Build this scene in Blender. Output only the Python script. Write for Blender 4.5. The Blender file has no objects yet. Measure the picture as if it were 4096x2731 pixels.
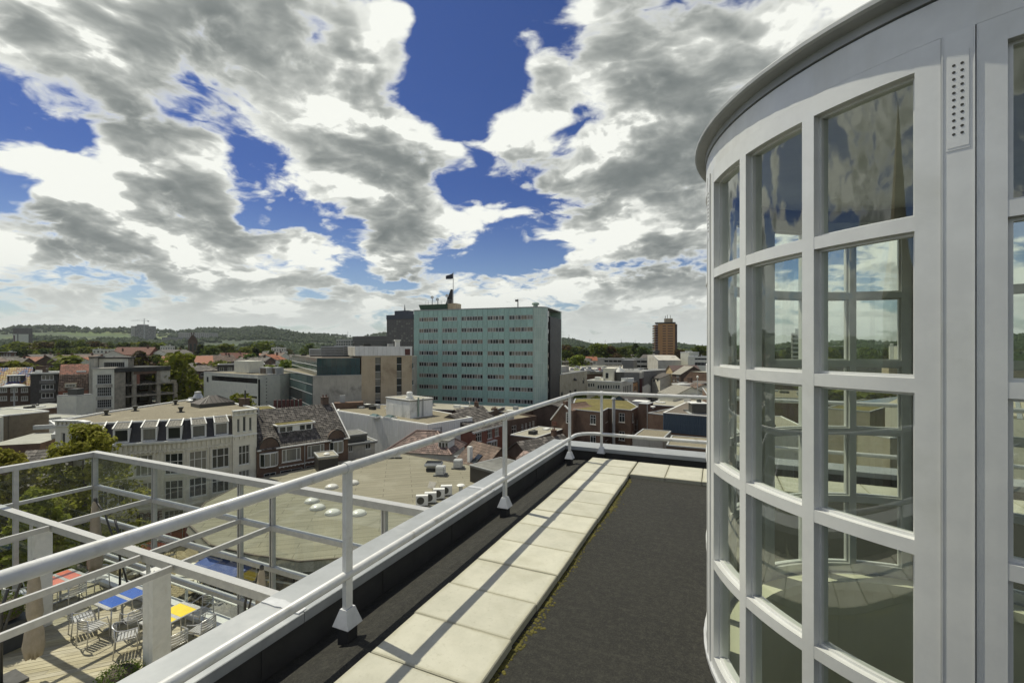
import bpy, bmesh, math, random
from math import sin, cos, tan, atan2, radians, pi, sqrt, floor, exp
from mathutils import Vector, Matrix, noise as mnoise

# ------------------------------------------------------------------ camera, sky, sun, exposure
SC = bpy.context.scene
COL = SC.collection
F, CX, HY = 1830.0, 2048.0, 1390.0           # focal length, centre column and horizon row, in photograph pixels
YAW = radians(24.27)
ZC = 1.75                                    # eye height over the roof (roof surface z = 0)
RT = (cos(YAW), sin(YAW)); FW = (-sin(YAW), cos(YAW))
ZS = -18.8                                   # street level

cam = bpy.data.cameras.new('camera'); cam_o = bpy.data.objects.new('camera', cam); COL.objects.link(cam_o)
cam.sensor_width = 36.0; cam.lens = 36.0 * F / 4096.0
cam.shift_y = (HY - 1365.5) / 4096.0
cam.clip_start = 0.05; cam.clip_end = 20000
cam_o.location = (0, 0, ZC); cam_o.rotation_euler = (radians(90), 0, YAW)
SC.camera = cam_o

SUN = Vector((-0.57, 0.09, 1.0)).normalized()
sun = bpy.data.lights.new('sun', 'SUN'); sun_o = bpy.data.objects.new('sun', sun); COL.objects.link(sun_o)
sun.energy = 4.2; sun.angle = radians(0.5); sun.color = (1.0, 0.95, 0.78)
sun_o.rotation_euler = SUN.to_track_quat('Z', 'Y').to_euler()
sun_o.location = (0, 0, 60)

VS = SC.view_settings
VS.view_transform = 'Standard'; VS.look = 'None'; VS.exposure = 0.0; VS.gamma = 1.0; VS.use_curve_mapping = False
SC.cycles.max_bounces = 10; SC.cycles.transparent_max_bounces = 24; SC.cycles.glossy_bounces = 5
SC.cycles.transmission_bounces = 8; SC.cycles.diffuse_bounces = 3
SC.cycles.use_denoising = True
SC.cycles.sample_clamp_indirect = 6.0
SC.cycles.caustics_reflective = False; SC.cycles.caustics_refractive = False

def pdir(px, py):
    v = Vector((RT[0]*(px-CX)/F + FW[0], RT[1]*(px-CX)/F + FW[1], (HY-py)/F)); v.normalize(); return v

class NT:                                    # terse node building
    def __init__(s, nt): s.nt = nt; s.nt.nodes.clear()
    def n(s, t, **kw):
        o = s.nt.nodes.new(t)
        for k, v in kw.items(): setattr(o, k, v)
        return o
    def link(s, a, b): s.nt.links.new(a, b)
    def put(s, sock, v):
        if isinstance(v, (int, float)): sock.default_value = v
        elif isinstance(v, (tuple, list, Vector)):
            v = tuple(v)
            if sock.type == 'RGBA' and len(v) == 3: v = v + (1,)
            sock.default_value = v
        else: s.link(v, sock)
    def m(s, op, a, b=0.0, c=None, clamp=False):
        o = s.n('ShaderNodeMath', operation=op); o.use_clamp = clamp
        s.put(o.inputs[0], a); s.put(o.inputs[1], b)
        if c is not None: s.put(o.inputs[2], c)
        return o.outputs[0]
    def v(s, op, a, b=(0, 0, 0), scale=None):
        o = s.n('ShaderNodeVectorMath', operation=op)
        s.put(o.inputs[0], a); s.put(o.inputs[1], b)
        if scale is not None: s.put(o.inputs['Scale'], scale)
        return o.outputs['Value'] if op in ('DOT_PRODUCT', 'LENGTH', 'DISTANCE') else o.outputs[0]
    def rng(s, x, a, b, c=0.0, d=1.0, smooth=True):
        o = s.n('ShaderNodeMapRange'); o.interpolation_type = 'SMOOTHSTEP' if smooth else 'LINEAR'
        s.put(o.inputs[0], x); s.put(o.inputs[1], a); s.put(o.inputs[2], b); s.put(o.inputs[3], c); s.put(o.inputs[4], d)
        return o.outputs[0]
    def mix(s, f, a, b, blend='MIX'):
        o = s.n('ShaderNodeMix', data_type='RGBA', blend_type=blend)
        s.put(o.inputs[0], f); s.put(o.inputs[6], a); s.put(o.inputs[7], b)
        return o.outputs[2]
    def noise(s, vec, scale=1.0, detail=4.0, rough=0.5, dist=0.0, lac=2.0, kind='FBM', out=0):
        o = s.n('ShaderNodeTexNoise'); o.noise_type = kind; o.normalize = True
        s.put(o.inputs['Vector'], vec); o.inputs['Scale'].default_value = scale
        o.inputs['Detail'].default_value = detail; o.inputs['Roughness'].default_value = rough
        o.inputs['Distortion'].default_value = dist; o.inputs['Lacunarity'].default_value = lac
        return o.outputs[out]
    def voro(s, vec, scale=1.0, detail=0.0, rough=0.5, feature='F1', out='Distance', smooth=1.0, rnd=1.0):
        o = s.n('ShaderNodeTexVoronoi', feature=feature)
        s.put(o.inputs['Vector'], vec); o.inputs['Scale'].default_value = scale
        o.inputs['Randomness'].default_value = rnd
        if 'Detail' in o.inputs: o.inputs['Detail'].default_value = detail; o.inputs['Roughness'].default_value = rough
        if feature == 'SMOOTH_F1': o.inputs['Smoothness'].default_value = smooth
        return o.outputs[out]

def make_world():
    w = bpy.data.worlds.new('World'); SC.world = w; w.use_nodes = True
    t = NT(w.node_tree)
    out = t.n('ShaderNodeOutputWorld'); bg = t.n('ShaderNodeBackground'); t.link(bg.outputs[0], out.inputs[0])
    bg.inputs[1].default_value = 0.1
    sky = t.n('ShaderNodeTexSky', sky_type='NISHITA'); sky.sun_disc = False
    sky.sun_elevation = math.asin(SUN.z); sky.sun_rotation = atan2(SUN.x, SUN.y) % (2*pi)
    sky.altitude = 100; sky.air_density = 1.0; sky.dust_density = 0.6; sky.ozone_density = 1.5
    tc = t.n('ShaderNodeTexCoord'); D = t.v('NORMALIZE', tc.outputs['Generated'])
    def elev(d):
        sep = t.n('ShaderNodeSeparateXYZ'); t.link(d, sep.inputs[0])
        return sep, t.m('MAXIMUM', sep.outputs[2], 0.0)
    def dens(d, det):                                   # cloud density in a direction: a layer seen from below
        sep, z = elev(d)
        k = t.m('DIVIDE', 1.0, t.m('ADD', z, 0.30))
        comb = t.n('ShaderNodeCombineXYZ')
        t.link(t.m('MULTIPLY_ADD', sep.outputs[0], k, 3.1), comb.inputs[0]); t.link(t.m('MULTIPLY_ADD', sep.outputs[1], k, 7.7), comb.inputs[1])
        t.link(t.m('MULTIPLY', z, 1.6), comb.inputs[2])
        vec = comb.outputs[0]
        warp = t.v('SCALE', t.v('SUBTRACT', t.noise(vec, 3.0, 3, 0.5, out=1), (0.5, 0.5, 0.5)), scale=0.20)
        q = t.v('ADD', vec, warp)
        a = t.noise(q, 2.9, det, 0.54)
        b = t.m('ABSOLUTE', t.m('SUBTRACT', t.noise(q, 8.0, 4 if det > 7 else 3, 0.5), 0.5))   # billows
        return t.m('ADD', t.m('MULTIPLY_ADD', a, 1.75, -0.375), t.m('MULTIPLY', t.m('SUBTRACT', b, 0.10), 0.75))
    sep, z = elev(D)
    d0 = dens(D, 9)
    d1 = dens(t.v('NORMALIZE', t.v('ADD', D, tuple(SUN*0.10))), 6)
    # where the photograph has cloud (+), open blue (-) and heavy grey cloud
    def blobs(lst):
        acc = 0.0
        for px, py, r, amp in lst:
            x = t.m('MULTIPLY', t.rng(t.v('DOT_PRODUCT', D, tuple(pdir(px, py))), cos(atan2(r, F)), 1.0), amp)
            acc = t.m('ADD', acc, x)
        return acc
    bias = t.m('ADD', blobs(CLOUDS), t.m('ADD', t.rng(z, 0.0, 0.25, 0.11, 0.035), t.rng(z, 0.04, 0.17, 0.10, 0.0)))
    c0 = t.m('ADD', d0, bias)
    mask = t.rng(c0, 0.445, 0.62)
    thick = t.rng(t.m('ADD', t.m('MULTIPLY_ADD', bias, 0.20, d1), blobs(GREYS)), 0.36, 1.0, smooth=False)   # cloud between this spot and the sun
    body = t.rng(c0, 0.52, 0.80)
    edge = t.rng(t.m('SUBTRACT', d1, d0), -0.22, 0.22, smooth=False)
    x = t.m('MULTIPLY', body, t.m('MAXIMUM', t.m('MULTIPLY_ADD', thick, 2.1, t.m('MULTIPLY_ADD', edge, 1.5, -0.42)), 0.0))
    shade = t.m('DIVIDE', x, t.m('ADD', x, 0.50))
    cloud = t.mix(shade, (9.5, 9.65, 9.0), (0.32, 0.55, 0.64))
    hor = t.rng(z, 0.0, 0.34)
    blue = t.mix(1.0, sky.outputs[0], t.mix(hor, (0.78, 0.84, 0.90), (0.24, 0.35, 0.66)), 'MULTIPLY')
    cloud = t.mix(t.rng(z, 0.0, 0.17), (7.3, 7.6, 7.2), cloud)
    t.link(t.mix(mask, blue, cloud), bg.inputs[0])
    w.cycles.sampling_method = 'MANUAL'; w.cycles.sample_map_resolution = 512

CLOUDS = [(250, 200, 560, .13), (800, 520, 620, .15), (1180, 300, 300, .10), (1550, 160, 200, .16), (2060, 370, 260, .20), (2700, 300, 620, .16), (1520, 730, 480, .25), (2250, 680, 400, .17),
          (500, 900, 470, .15), (1100, 1120, 320, .08), (1800, 1150, 420, .10), (2550, 1000, 520, .12), (3300, 150, 420, .10),
          (1950, 90, 340, -.22), (1860, 300, 260, -.26), (1660, 430, 200, -.20), (1870, 580, 150, -.22), (2330, 500, 190, -.24), (1060, 740, 190, -.30), (110, 590, 200, -.28), (1110, 50, 190, -.13),
          (660, 310, 150, -.15), (1300, 960, 220, -.22), (1850, 985, 300, -.24), (2130, 960, 180, -.18), (2330, 90, 170, -.14)]
GREYS = [(700, 580, 300, .17), (900, 330, 200, .16), (600, 960, 340, .16), (240, 430, 220, .12), (2950, 250, 420, .16), (1560, 880, 200, .10), (2150, 780, 220, .08), (760, 130, 170, .12), (2600, 1120, 420, .05),
         (1550, 160, 220, -.16), (2060, 330, 240, -.16), (430, 780, 200, -.26), (1050, 560, 150, -.20), (130, 240, 220, -.22), (1200, 480, 220, -.20), (1150, 180, 220, -.14), (500, 360, 120, -.18), (830, 1010, 150, -.18), (1480, 620, 200, -.16), (2450, 450, 220, -.16), (2200, 600, 160, -.12)]
make_world()
# ------------------------------------------------------------------ helpers
R = random.Random(7)
def W(px, d):                                 # photograph column + distance -> plan position
    lat = (px-CX)/F*d
    return (lat*RT[0] + d*FW[0], lat*RT[1] + d*FW[1])
def ZP(py, d): return ZC - (py-HY)/F*d        # photograph row + distance -> height
def G(px, py, z): return W(px, (ZC-z)*F/(py-HY))   # where the ray through a pixel meets height z
def dist_of(xy): return xy[0]*FW[0] + xy[1]*FW[1]

class MB:                                     # collects faces, builds ONE mesh object
    def __init__(s): s.v = []; s.f = []
    def add(s, vs, fs):
        o = len(s.v); s.v += [tuple(p) for p in vs]; s.f += [tuple(o+i for i in f) for f in fs]; return s
    def box(s, x0, x1, y0, y1, z0, z1):
        return s.add([(x0,y0,z0),(x1,y0,z0),(x1,y1,z0),(x0,y1,z0),(x0,y0,z1),(x1,y0,z1),(x1,y1,z1),(x0,y1,z1)],
                     [(0,3,2,1),(4,5,6,7),(0,1,5,4),(1,2,6,5),(2,3,7,6),(3,0,4,7)])
    def cbox(s, x, y, z, w, d, h): return s.box(x-w/2, x+w/2, y-d/2, y+d/2, z, z+h)
    def prism(s, poly, z0, z1, z1f=None):
        n = len(poly)
        t = [z1f(p) if z1f else z1 for p in poly]
        s.add([(p[0],p[1],z0) for p in poly] + [(p[0],p[1],t[i]) for i, p in enumerate(poly)],
              [tuple(range(n-1,-1,-1)), tuple(range(n,2*n))] + [(i,(i+1)%n,n+(i+1)%n,n+i) for i in range(n)]); return s
    def xprism(s, prof, x0, x1):              # profile in (y, z), extruded along x
        n = len(prof)
        s.add([(x0,p[0],p[1]) for p in prof] + [(x1,p[0],p[1]) for p in prof],
              [tuple(range(n)), tuple(range(2*n-1,n-1,-1))] + [(i,n+i,n+(i+1)%n,(i+1)%n) for i in range(n)]); return s
    def yprism(s, prof, y0, y1):              # profile in (x, z), extruded along y
        n = len(prof)
        s.add([(p[0],y0,p[1]) for p in prof] + [(p[0],y1,p[1]) for p in prof],
              [tuple(range(n-1,-1,-1)), tuple(range(n,2*n))] + [(i,(i+1)%n,n+(i+1)%n,n+i) for i in range(n)]); return s
    def bar(s, a, b, w, h, up=(0,0,1)):       # box beam from a to b
        a, b = Vector(a), Vector(b); d = (b-a); d.normalize(); up = Vector(up)
        if abs(d.dot(up)) > .98: up = Vector((0,1,0))
        r = d.cross(up); r.normalize(); u = r.cross(d)
        vs = [p + r*(w/2*i) + u*(h/2*j) for p in (a, b) for i, j in ((-1,-1),(1,-1),(1,1),(-1,1))]
        return s.add(vs, [(0,3,2,1),(4,5,6,7),(0,1,5,4),(1,2,6,5),(2,3,7,6),(3,0,4,7)])
    def tube(s, pts, r, n=8, caps=True):
        pts = [Vector(p) for p in pts]; o = len(s.v); m = len(pts)
        rr = r if isinstance(r, (list, tuple)) else [r]*m
        ref = None
        for i, p in enumerate(pts):
            d = (pts[min(i+1,m-1)] - pts[max(i-1,0)]); d.normalize()
            if ref is None: ref = Vector((0,0,1)) if abs(d.z) < .9 else Vector((1,0,0))
            u = ref - d*ref.dot(d); u.normalize(); w = d.cross(u); ref = u
            for k in range(n):
                a = 2*pi*k/n; s.v.append(tuple(p + (u*cos(a) + w*sin(a))*rr[i]))
        for i in range(m-1):
            for k in range(n):
                s.f.append((o+i*n+k, o+i*n+(k+1)%n, o+(i+1)*n+(k+1)%n, o+(i+1)*n+k))
        if caps: s.f.append(tuple(o+k for k in range(n-1,-1,-1))); s.f.append(tuple(o+(m-1)*n+k for k in range(n)))
        return s
    def lathe(s, prof, n=16, c=(0,0), a0=0.0, a1=2*pi, caps=True):   # profile (r, z) about z
        o = len(s.v); full = abs(a1-a0-2*pi) < 1e-6; m = n if full else n+1
        for r, z in prof:
            for k in range(m):
                a = a0 + (a1-a0)*k/n; s.v.append((c[0]+r*cos(a), c[1]+r*sin(a), z))
        for i in range(len(prof)-1):
            for k in range(n):
                k2 = (k+1)%m
                s.f.append((o+i*m+k, o+i*m+k2, o+(i+1)*m+k2, o+(i+1)*m+k))
        if caps and full:
            if prof[0][0] > 1e-4: s.f.append(tuple(o+k for k in range(n-1,-1,-1)))
            if prof[-1][0] > 1e-4: s.f.append(tuple(o+(len(prof)-1)*m+k for k in range(n)))
        return s
    def mesh(s, name, mat, smooth=False):
        me = bpy.data.meshes.new(name); me.from_pydata(s.v, [], s.f)
        if smooth: me.polygons.foreach_set('use_smooth', [True]*len(me.polygons))
        if mat: me.materials.append(M(mat))
        me.update(); return me
    def build(s, name, mat, parent=None, loc=None, rotz=0.0, smooth=False, **kw):
        return put(s.mesh(name, mat, smooth), name, parent, loc, rotz, **kw)

def put(me, name, parent=None, loc=None, rotz=0.0, **kw):
    o = bpy.data.objects.new(name, me); COL.objects.link(o)
    if parent: o.parent = parent
    if loc: o.location = loc
    if rotz: o.rotation_euler.z = rotz
    return tag(o, **kw)
def tag(o, label=None, cat=None, group=None, kind=None):
    if label: o['label'] = label
    if cat: o['category'] = cat
    if group: o['group'] = group
    if kind: o['kind'] = kind
    return o
def thing(name, label, cat, loc=(0,0,0), rotz=0.0, group=None):
    o = bpy.data.objects.new(name, None); COL.objects.link(o); o.location = loc; o.rotation_euler.z = rotz
    o.empty_display_size = .3
    return tag(o, label, cat, group)
def dup(root, loc, rotz=None, label=None, group=None, scale=None):
    def cp(o, par):
        c = o.copy(); COL.objects.link(c)
        if par: c.parent = par; c.matrix_parent_inverse = o.matrix_parent_inverse.copy()
        for ch in o.children: cp(ch, c)
        return c
    r = cp(root, None); r.location = loc
    if rotz is not None: r.rotation_euler.z = rotz
    if scale is not None: r.scale = scale if isinstance(scale, tuple) else (scale,)*3
    if label: r['label'] = label
    if group: r['group'] = group
    return r
_mesh_cache = {}
def shared(key, mk):                          # mesh data shared between alike pieces
    if key not in _mesh_cache: _mesh_cache[key] = mk()
    return _mesh_cache[key]

# ------------------------------------------------------------------ materials (all procedural)
_mats = {}; MDEF = {}
def M(name):
    if name not in _mats: _mats[name] = MDEF[name](name)
    return _mats[name]
def _new(name):
    m = bpy.data.materials.new(name); m.use_nodes = True; t = NT(m.node_tree)
    o = t.n('ShaderNodeOutputMaterial'); b = t.n('ShaderNodeBsdfPrincipled'); t.link(b.outputs[0], o.inputs[0])
    return m, t, b, o
def _obj(t, world=False):
    if world: return t.n('ShaderNodeNewGeometry').outputs['Position']
    return t.n('ShaderNodeTexCoord').outputs['Object']
def _bump(t, b, h, strength=.3, dist=.01):
    n = t.n('ShaderNodeBump'); n.inputs['Strength'].default_value = strength; n.inputs['Distance'].default_value = dist
    t.link(h, n.inputs['Height']); t.link(n.outputs[0], b.inputs['Normal'])
def _stretch(t, v, s):
    o = t.n('ShaderNodeMapping'); t.link(v, o.inputs[0]); o.inputs['Scale'].default_value = s; return o.outputs[0]
def _objrnd(t): return t.n('ShaderNodeObjectInfo').outputs['Random']
def _rn(t, r, k):                             # decorrelated random numbers
    return t.m('FRACT', t.m('MULTIPLY', r, k))

def plain(c1, c2=None, scale=3.0, rough=.6, metal=0.0, bump=0.0, bscale=60.0, stain=None, sscale=.6, world=False, vary=0.0,
          aniso=None, spec=.5, streak=0.0, streakc=(.1,.09,.07), coat=0.0, isl=0.0):
    """base colour c1..c2 in soft noise, grain bump, optional darker stains with their own shape, optional vertical dirt streaks"""
    def mk(name):
        m, t, b, o = _new(name); v = _obj(t, world)
        if aniso: v = _stretch(t, v, aniso)
        c = c1
        n = t.noise(v, scale, 5, .6)
        c = t.mix(t.rng(n, .3, .7), c1, c2 or tuple(x*.86 for x in c1))
        if stain:
            sn = t.noise(v, sscale, 6, .62, dist=.6)
            c = t.mix(t.rng(sn, .52, .74), c, stain)
        if streak:
            sv = _stretch(t, _obj(t, world), (2.2, 2.2, .16))
            c = t.mix(t.m('MULTIPLY', t.rng(t.noise(sv, 1.6, 5, .65), .5, .78), streak), c, streakc)
        if isl:                               # every loose tile its own shade
            g = t.n('ShaderNodeNewGeometry'); c = t.mix(t.m('MULTIPLY', t.rng(g.outputs['Random Per Island'], .55, 1.0), isl), c, tuple(min(.8, x*3.0+.02) for x in c1))
            c = t.mix(t.m('MULTIPLY', t.rng(g.outputs['Random Per Island'], .45, .0), .6), c, tuple(x*.35 for x in c1))
        if vary:
            r = _objrnd(t)
            h = t.n('ShaderNodeHueSaturation'); h.inputs['Hue'].default_value = .5
            t.put(h.inputs['Value'], t.m('MULTIPLY_ADD', r, 2*vary, 1-vary)); t.put(h.inputs['Color'], c); c = h.outputs[0]
        t.put(b.inputs['Base Color'], c)
        rg = t.m('MULTIPLY_ADD', n, .25, rough-.12, clamp=True); t.put(b.inputs['Roughness'], rg)
        b.inputs['Metallic'].default_value = metal; b.inputs['Specular IOR Level'].default_value = spec
        if coat: b.inputs['Coat Weight'].default_value = coat
        if bump: _bump(t, b, t.noise(v, bscale, 4, .6), bump, .004)
        return m
    return mk
def D(name, mk): MDEF[name] = mk

def brick_mat(c1, c2, mortar, stain=None, bw=.22, bh=.065, rough=.85):
    def mk(name):
        m, t, b, o = _new(name); v = _obj(t)
        # box mapping: walls along x or y
        g = t.n('ShaderNodeNewGeometry'); sp = t.n('ShaderNodeSeparateXYZ'); t.link(v, sp.inputs[0])
        cb = t.n('ShaderNodeCombineXYZ'); t.link(t.m('ADD', sp.outputs[0], sp.outputs[1]), cb.inputs[0]); t.link(sp.outputs[2], cb.inputs[1])
        br = t.n('ShaderNodeTexBrick'); t.link(cb.outputs[0], br.inputs['Vector'])
        br.inputs['Color1'].default_value = c1+(1,); br.inputs['Color2'].default_value = c2+(1,); br.inputs['Mortar'].default_value = mortar+(1,)
        br.inputs['Scale'].default_value = 1.0; br.inputs['Mortar Size'].default_value = .008
        br.inputs['Brick Width'].default_value = bw; br.inputs['Row Height'].default_value = bh; br.inputs['Bias'].default_value = 0
        n = t.noise(v, .7, 6, .65)
        c = t.mix(t.rng(n, .40, .72), br.outputs[0], stain or tuple(x*.6 for x in c1))
        c = t.mix(t.m('MULTIPLY', t.rng(t.noise(v, 9, 3), .3, .7), .35), c, tuple(x*1.5 for x in c2))
        t.put(b.inputs['Base Color'], c); b.inputs['Roughness'].default_value = rough
        _bump(t, b, br.outputs['Fac'], -.4, .01)
        return m
    return mk

def pane_mat(tint=(.03,.035,.035), var=.05, rough=.06, light=.35):
    """window pane: dark glossy glass, each pane with its own darkness (what hangs behind it)"""
    def mk(name):
        m, t, b, o = _new(name); r = _objrnd(t); v = _obj(t)
        fold = t.noise(_stretch(t, v, (9, 9, .25)), 1.2, 2, .5)
        cur = t.mix(fold, (.15,.145,.12), (.34,.33,.28))
        has = t.rng(_rn(t, r, 7.13), 1-light, 1-light+.01)
        c = t.mix(t.m('MULTIPLY', has, .8), tint, cur)
        t.put(b.inputs['Base Color'], c); b.inputs['Roughness'].default_value = rough
        b.inputs['Specular IOR Level'].default_value = .6
        _bump(t, b, t.noise(v, 1.1, 1), .06, .02)
        return m
    return mk

def glass_mat(tint=(.80,.90,.86), ior=1.45, alpha_boost=.0):
    """clear architectural pane: fresnel reflection over straight-through transparency"""
    def mk(name):
        m, t, b, o = _new(name); t.nt.nodes.remove(b)
        g = t.n('ShaderNodeNewGeometry'); f0 = ((ior-1)/(ior+1))**2 * 2
        c = t.m('ABSOLUTE', t.v('DOT_PRODUCT', g.outputs['Normal'], g.outputs['Incoming']))
        fr = t.m('MULTIPLY_ADD', t.m('POWER', t.m('SUBTRACT', 1.0, c), 4.0), 1-f0, f0)   # both faces of the sheet
        tr = t.n('ShaderNodeBsdfTransparent'); tr.inputs[0].default_value = tint+(1,)
        gl = t.n('ShaderNodeBsdfGlossy'); gl.inputs['Roughness'].default_value = 0.0; gl.inputs[0].default_value = (.95,.97,.95,1)
        mx = t.n('ShaderNodeMixShader')
        t.link(t.m('ADD', fr, alpha_boost, clamp=True), mx.inputs[0]); t.link(tr.outputs[0], mx.inputs[1]); t.link(gl.outputs[0], mx.inputs[2])
        t.link(mx.outputs[0], o.inputs[0])
        return m
    return mk

def leaf_mat(c1, c2, c3, trans=.35):
    def mk(name):
        m, t, b, o = _new(name)
        g = t.n('ShaderNodeNewGeometry'); isl = g.outputs['Random Per Island']
        r = _objrnd(t)
        c = t.mix(isl, c1, c2)
        c = t.mix(t.rng(t.noise(_obj(t), .35, 2), .4, .65), c, c3)
        h = t.n('ShaderNodeHueSaturation'); t.put(h.inputs['Hue'], t.m('MULTIPLY_ADD', r, .05, .475)); t.put(h.inputs['Value'], t.m('MULTIPLY_ADD', _rn(t, r, 3.7), .5, .75)); t.put(h.inputs['Color'], c)
        t.put(b.inputs['Base Color'], h.outputs[0]); b.inputs['Roughness'].default_value = .7; b.inputs['Specular IOR Level'].default_value = .15
        tl = t.n('ShaderNodeBsdfTranslucent'); t.link(t.mix(.5, h.outputs[0], (.20,.24,.03)), tl.inputs[0])
        mx = t.n('ShaderNodeMixShader'); mx.inputs[0].default_value = trans
        t.link(b.outputs[0], mx.inputs[1]); t.link(tl.outputs[0], mx.inputs[2]); t.link(mx.outputs[0], o.inputs[0])
        return m
    return mk

def wood_mat(c1, c2, rough=.7):
    def mk(name):
        m, t, b, o = _new(name); r = _objrnd(t)
        v = t.v('ADD', _obj(t), t.v('SCALE', (17.0, 5.0, 3.0), scale=r))
        n = t.noise(_stretch(t, v, (1.2, 22, 22)), 1.5, 6, .65)
        c = t.mix(t.rng(n, .3, .72), c1, c2)
        c = t.mix(t.rng(t.noise(v, 1.3, 4, .6), .5, .75, 0, .55), c, tuple(x*.55 for x in c1))
        h = t.n('ShaderNodeHueSaturation'); t.put(h.inputs['Value'], t.m('MULTIPLY_ADD', _rn(t, r, 5.3), .36, .80)); t.put(h.inputs['Saturation'], t.m('MULTIPLY_ADD', r, .4, .8)); t.put(h.inputs['Color'], c)
        t.put(b.inputs['Base Color'], h.outputs[0]); b.inputs['Roughness'].default_value = rough
        _bump(t, b, n, .25, .004)
        return m
    return mk

# near things
D('white_paint', plain((.72,.72,.69), (.64,.645,.62), 6, .38, bump=.05, bscale=90, stain=(.60,.59,.54), sscale=2.2))
D('rail_paint', plain((.70,.70,.68), (.60,.605,.59), 9, .36, bump=.12, bscale=60, stain=(.44,.42,.37), sscale=7))
D('silver_paint', plain((.74,.75,.73), (.67,.68,.665), 7, .38, metal=.25, bump=.05, bscale=40, stain=(.62,.63,.60), sscale=1.6, streak=.5, streakc=(.55,.54,.48)))
D('zinc', plain((.37,.385,.39), (.31,.325,.33), 5, .5, metal=.25, bump=.06, bscale=40, stain=(.44,.45,.45), sscale=1.9))
D('lead', plain((.60,.61,.62), (.46,.47,.48), 8, .5, metal=.3, bump=.2, bscale=30))
D('bitumen', lambda name: _bitumen(name))
D('bitumen_plain', plain((.035,.034,.031), (.055,.053,.048), 5, .9, bump=.6, bscale=220))
D('paver', lambda name: _paver(name))
D('rubber_black', plain((.02,.02,.02), (.03,.03,.028), 8, .8))
D('galv', plain((.50,.51,.51), (.40,.41,.42), 12, .42, metal=.5, bump=.05))
D('chrome', plain((.62,.62,.61), (.54,.54,.54), 9, .3, metal=.6))
D('glass', glass_mat((.88,.93,.90)))
D('glass_drum', glass_mat((.84,.88,.82), 1.52, .04))
D('moss', plain((.11,.095,.012), (.06,.055,.012), 14, .95, bump=.8, bscale=120))
D('deck_wood', wood_mat((.28,.245,.15), (.47,.43,.30)))
D('ceiling_white', plain((.84,.84,.78), None, 3, .8))
D('alu', plain((.50,.50,.48), (.43,.43,.42), 6, .4, metal=.2, bump=.04, bscale=60))
D('interior_pale', plain((.80,.79,.62), (.74,.73,.57), 2, .6))
D('interior_dark', plain((.05,.05,.045), None, 3, .8))
D('fabric_tan', plain((.50,.435,.34), (.43,.37,.285), 8, .9, bump=.3, bscale=80))
D('dark_metal', plain((.045,.045,.045), (.07,.07,.07), 10, .5, metal=.2))
D('table_red', plain((.75,.19,.10), (.62,.15,.08), 5, .3, coat=.4))
D('table_blue', plain((.045,.13,.47), (.035,.10,.40), 5, .25, coat=.4))
D('table_yellow', plain((.85,.66,.03), (.76,.58,.02), 5, .3, coat=.4))
D('planter', plain((.045,.05,.055), (.06,.065,.07), 6, .5))
D('box_leaf', leaf_mat((.045,.085,.012), (.10,.15,.02), (.03,.06,.01), .25))
D('plane_leaf', leaf_mat((.30,.31,.045), (.46,.44,.085), (.22,.23,.035), .5))
D('tree_leaf', leaf_mat((.035,.062,.014), (.085,.115,.022), (.03,.05,.015), .3))
D('tree_leaf_lime', leaf_mat((.10,.125,.015), (.19,.20,.025), (.07,.09,.012), .35))
D('tree_leaf_dark', leaf_mat((.018,.036,.012), (.04,.06,.018), (.016,.028,.01), .2))
D('tree_leaf_copper', leaf_mat((.065,.035,.018), (.10,.055,.025), (.045,.028,.015), .25))
D('bark', plain((.12,.10,.075), (.07,.058,.045), 6, .9, bump=.8, bscale=20))

def _bitumen(name):
    m, t, b, o = _new(name); v = _obj(t, True)
    n = t.noise(v, 1.1, 6, .62); g = t.noise(v, 75, 4, .8); wv = t.noise(_stretch(t, v, (1.5, 9, 1)), 2.2, 6, .7); gm = t.noise(v, 22, 5, .75)
    c = t.mix(t.rng(n, .3, .72), (.010,.0098,.007), (.019,.0185,.0135))
    c = t.mix(t.m('MULTIPLY', t.rng(wv, .5, .8), .6), c, (.044,.042,.033))
    c = t.mix(t.m('MULTIPLY', t.rng(gm, .42, .72), .75), c, (.042,.041,.031)); c = t.mix(t.rng(gm, .60, .30, 0, .5), c, (.010,.009,.008))
    c = t.mix(t.m('MULTIPLY', t.rng(g, .45, .75), .7), c, (.064,.062,.048))
    b.inputs['Roughness'].default_value = .88
    br = t.n('ShaderNodeTexBrick'); t.link(t.v('ADD', v, t.v('SCALE', t.noise(v, 1.7, 3, out=1), scale=.05)), br.inputs['Vector']); br.inputs['Scale'].default_value = 1; br.inputs['Brick Width'].default_value = 7; br.inputs['Row Height'].default_value = 1.02; br.inputs['Mortar Size'].default_value = .012
    t.put(b.inputs['Base Color'], t.mix(t.m('MULTIPLY', br.outputs['Fac'], .55), c, (.016,.015,.012)))
    _bump(t, b, t.m('ADD', g, t.m('MULTIPLY', n, 2.0)), .8, .012)
    return m

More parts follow.
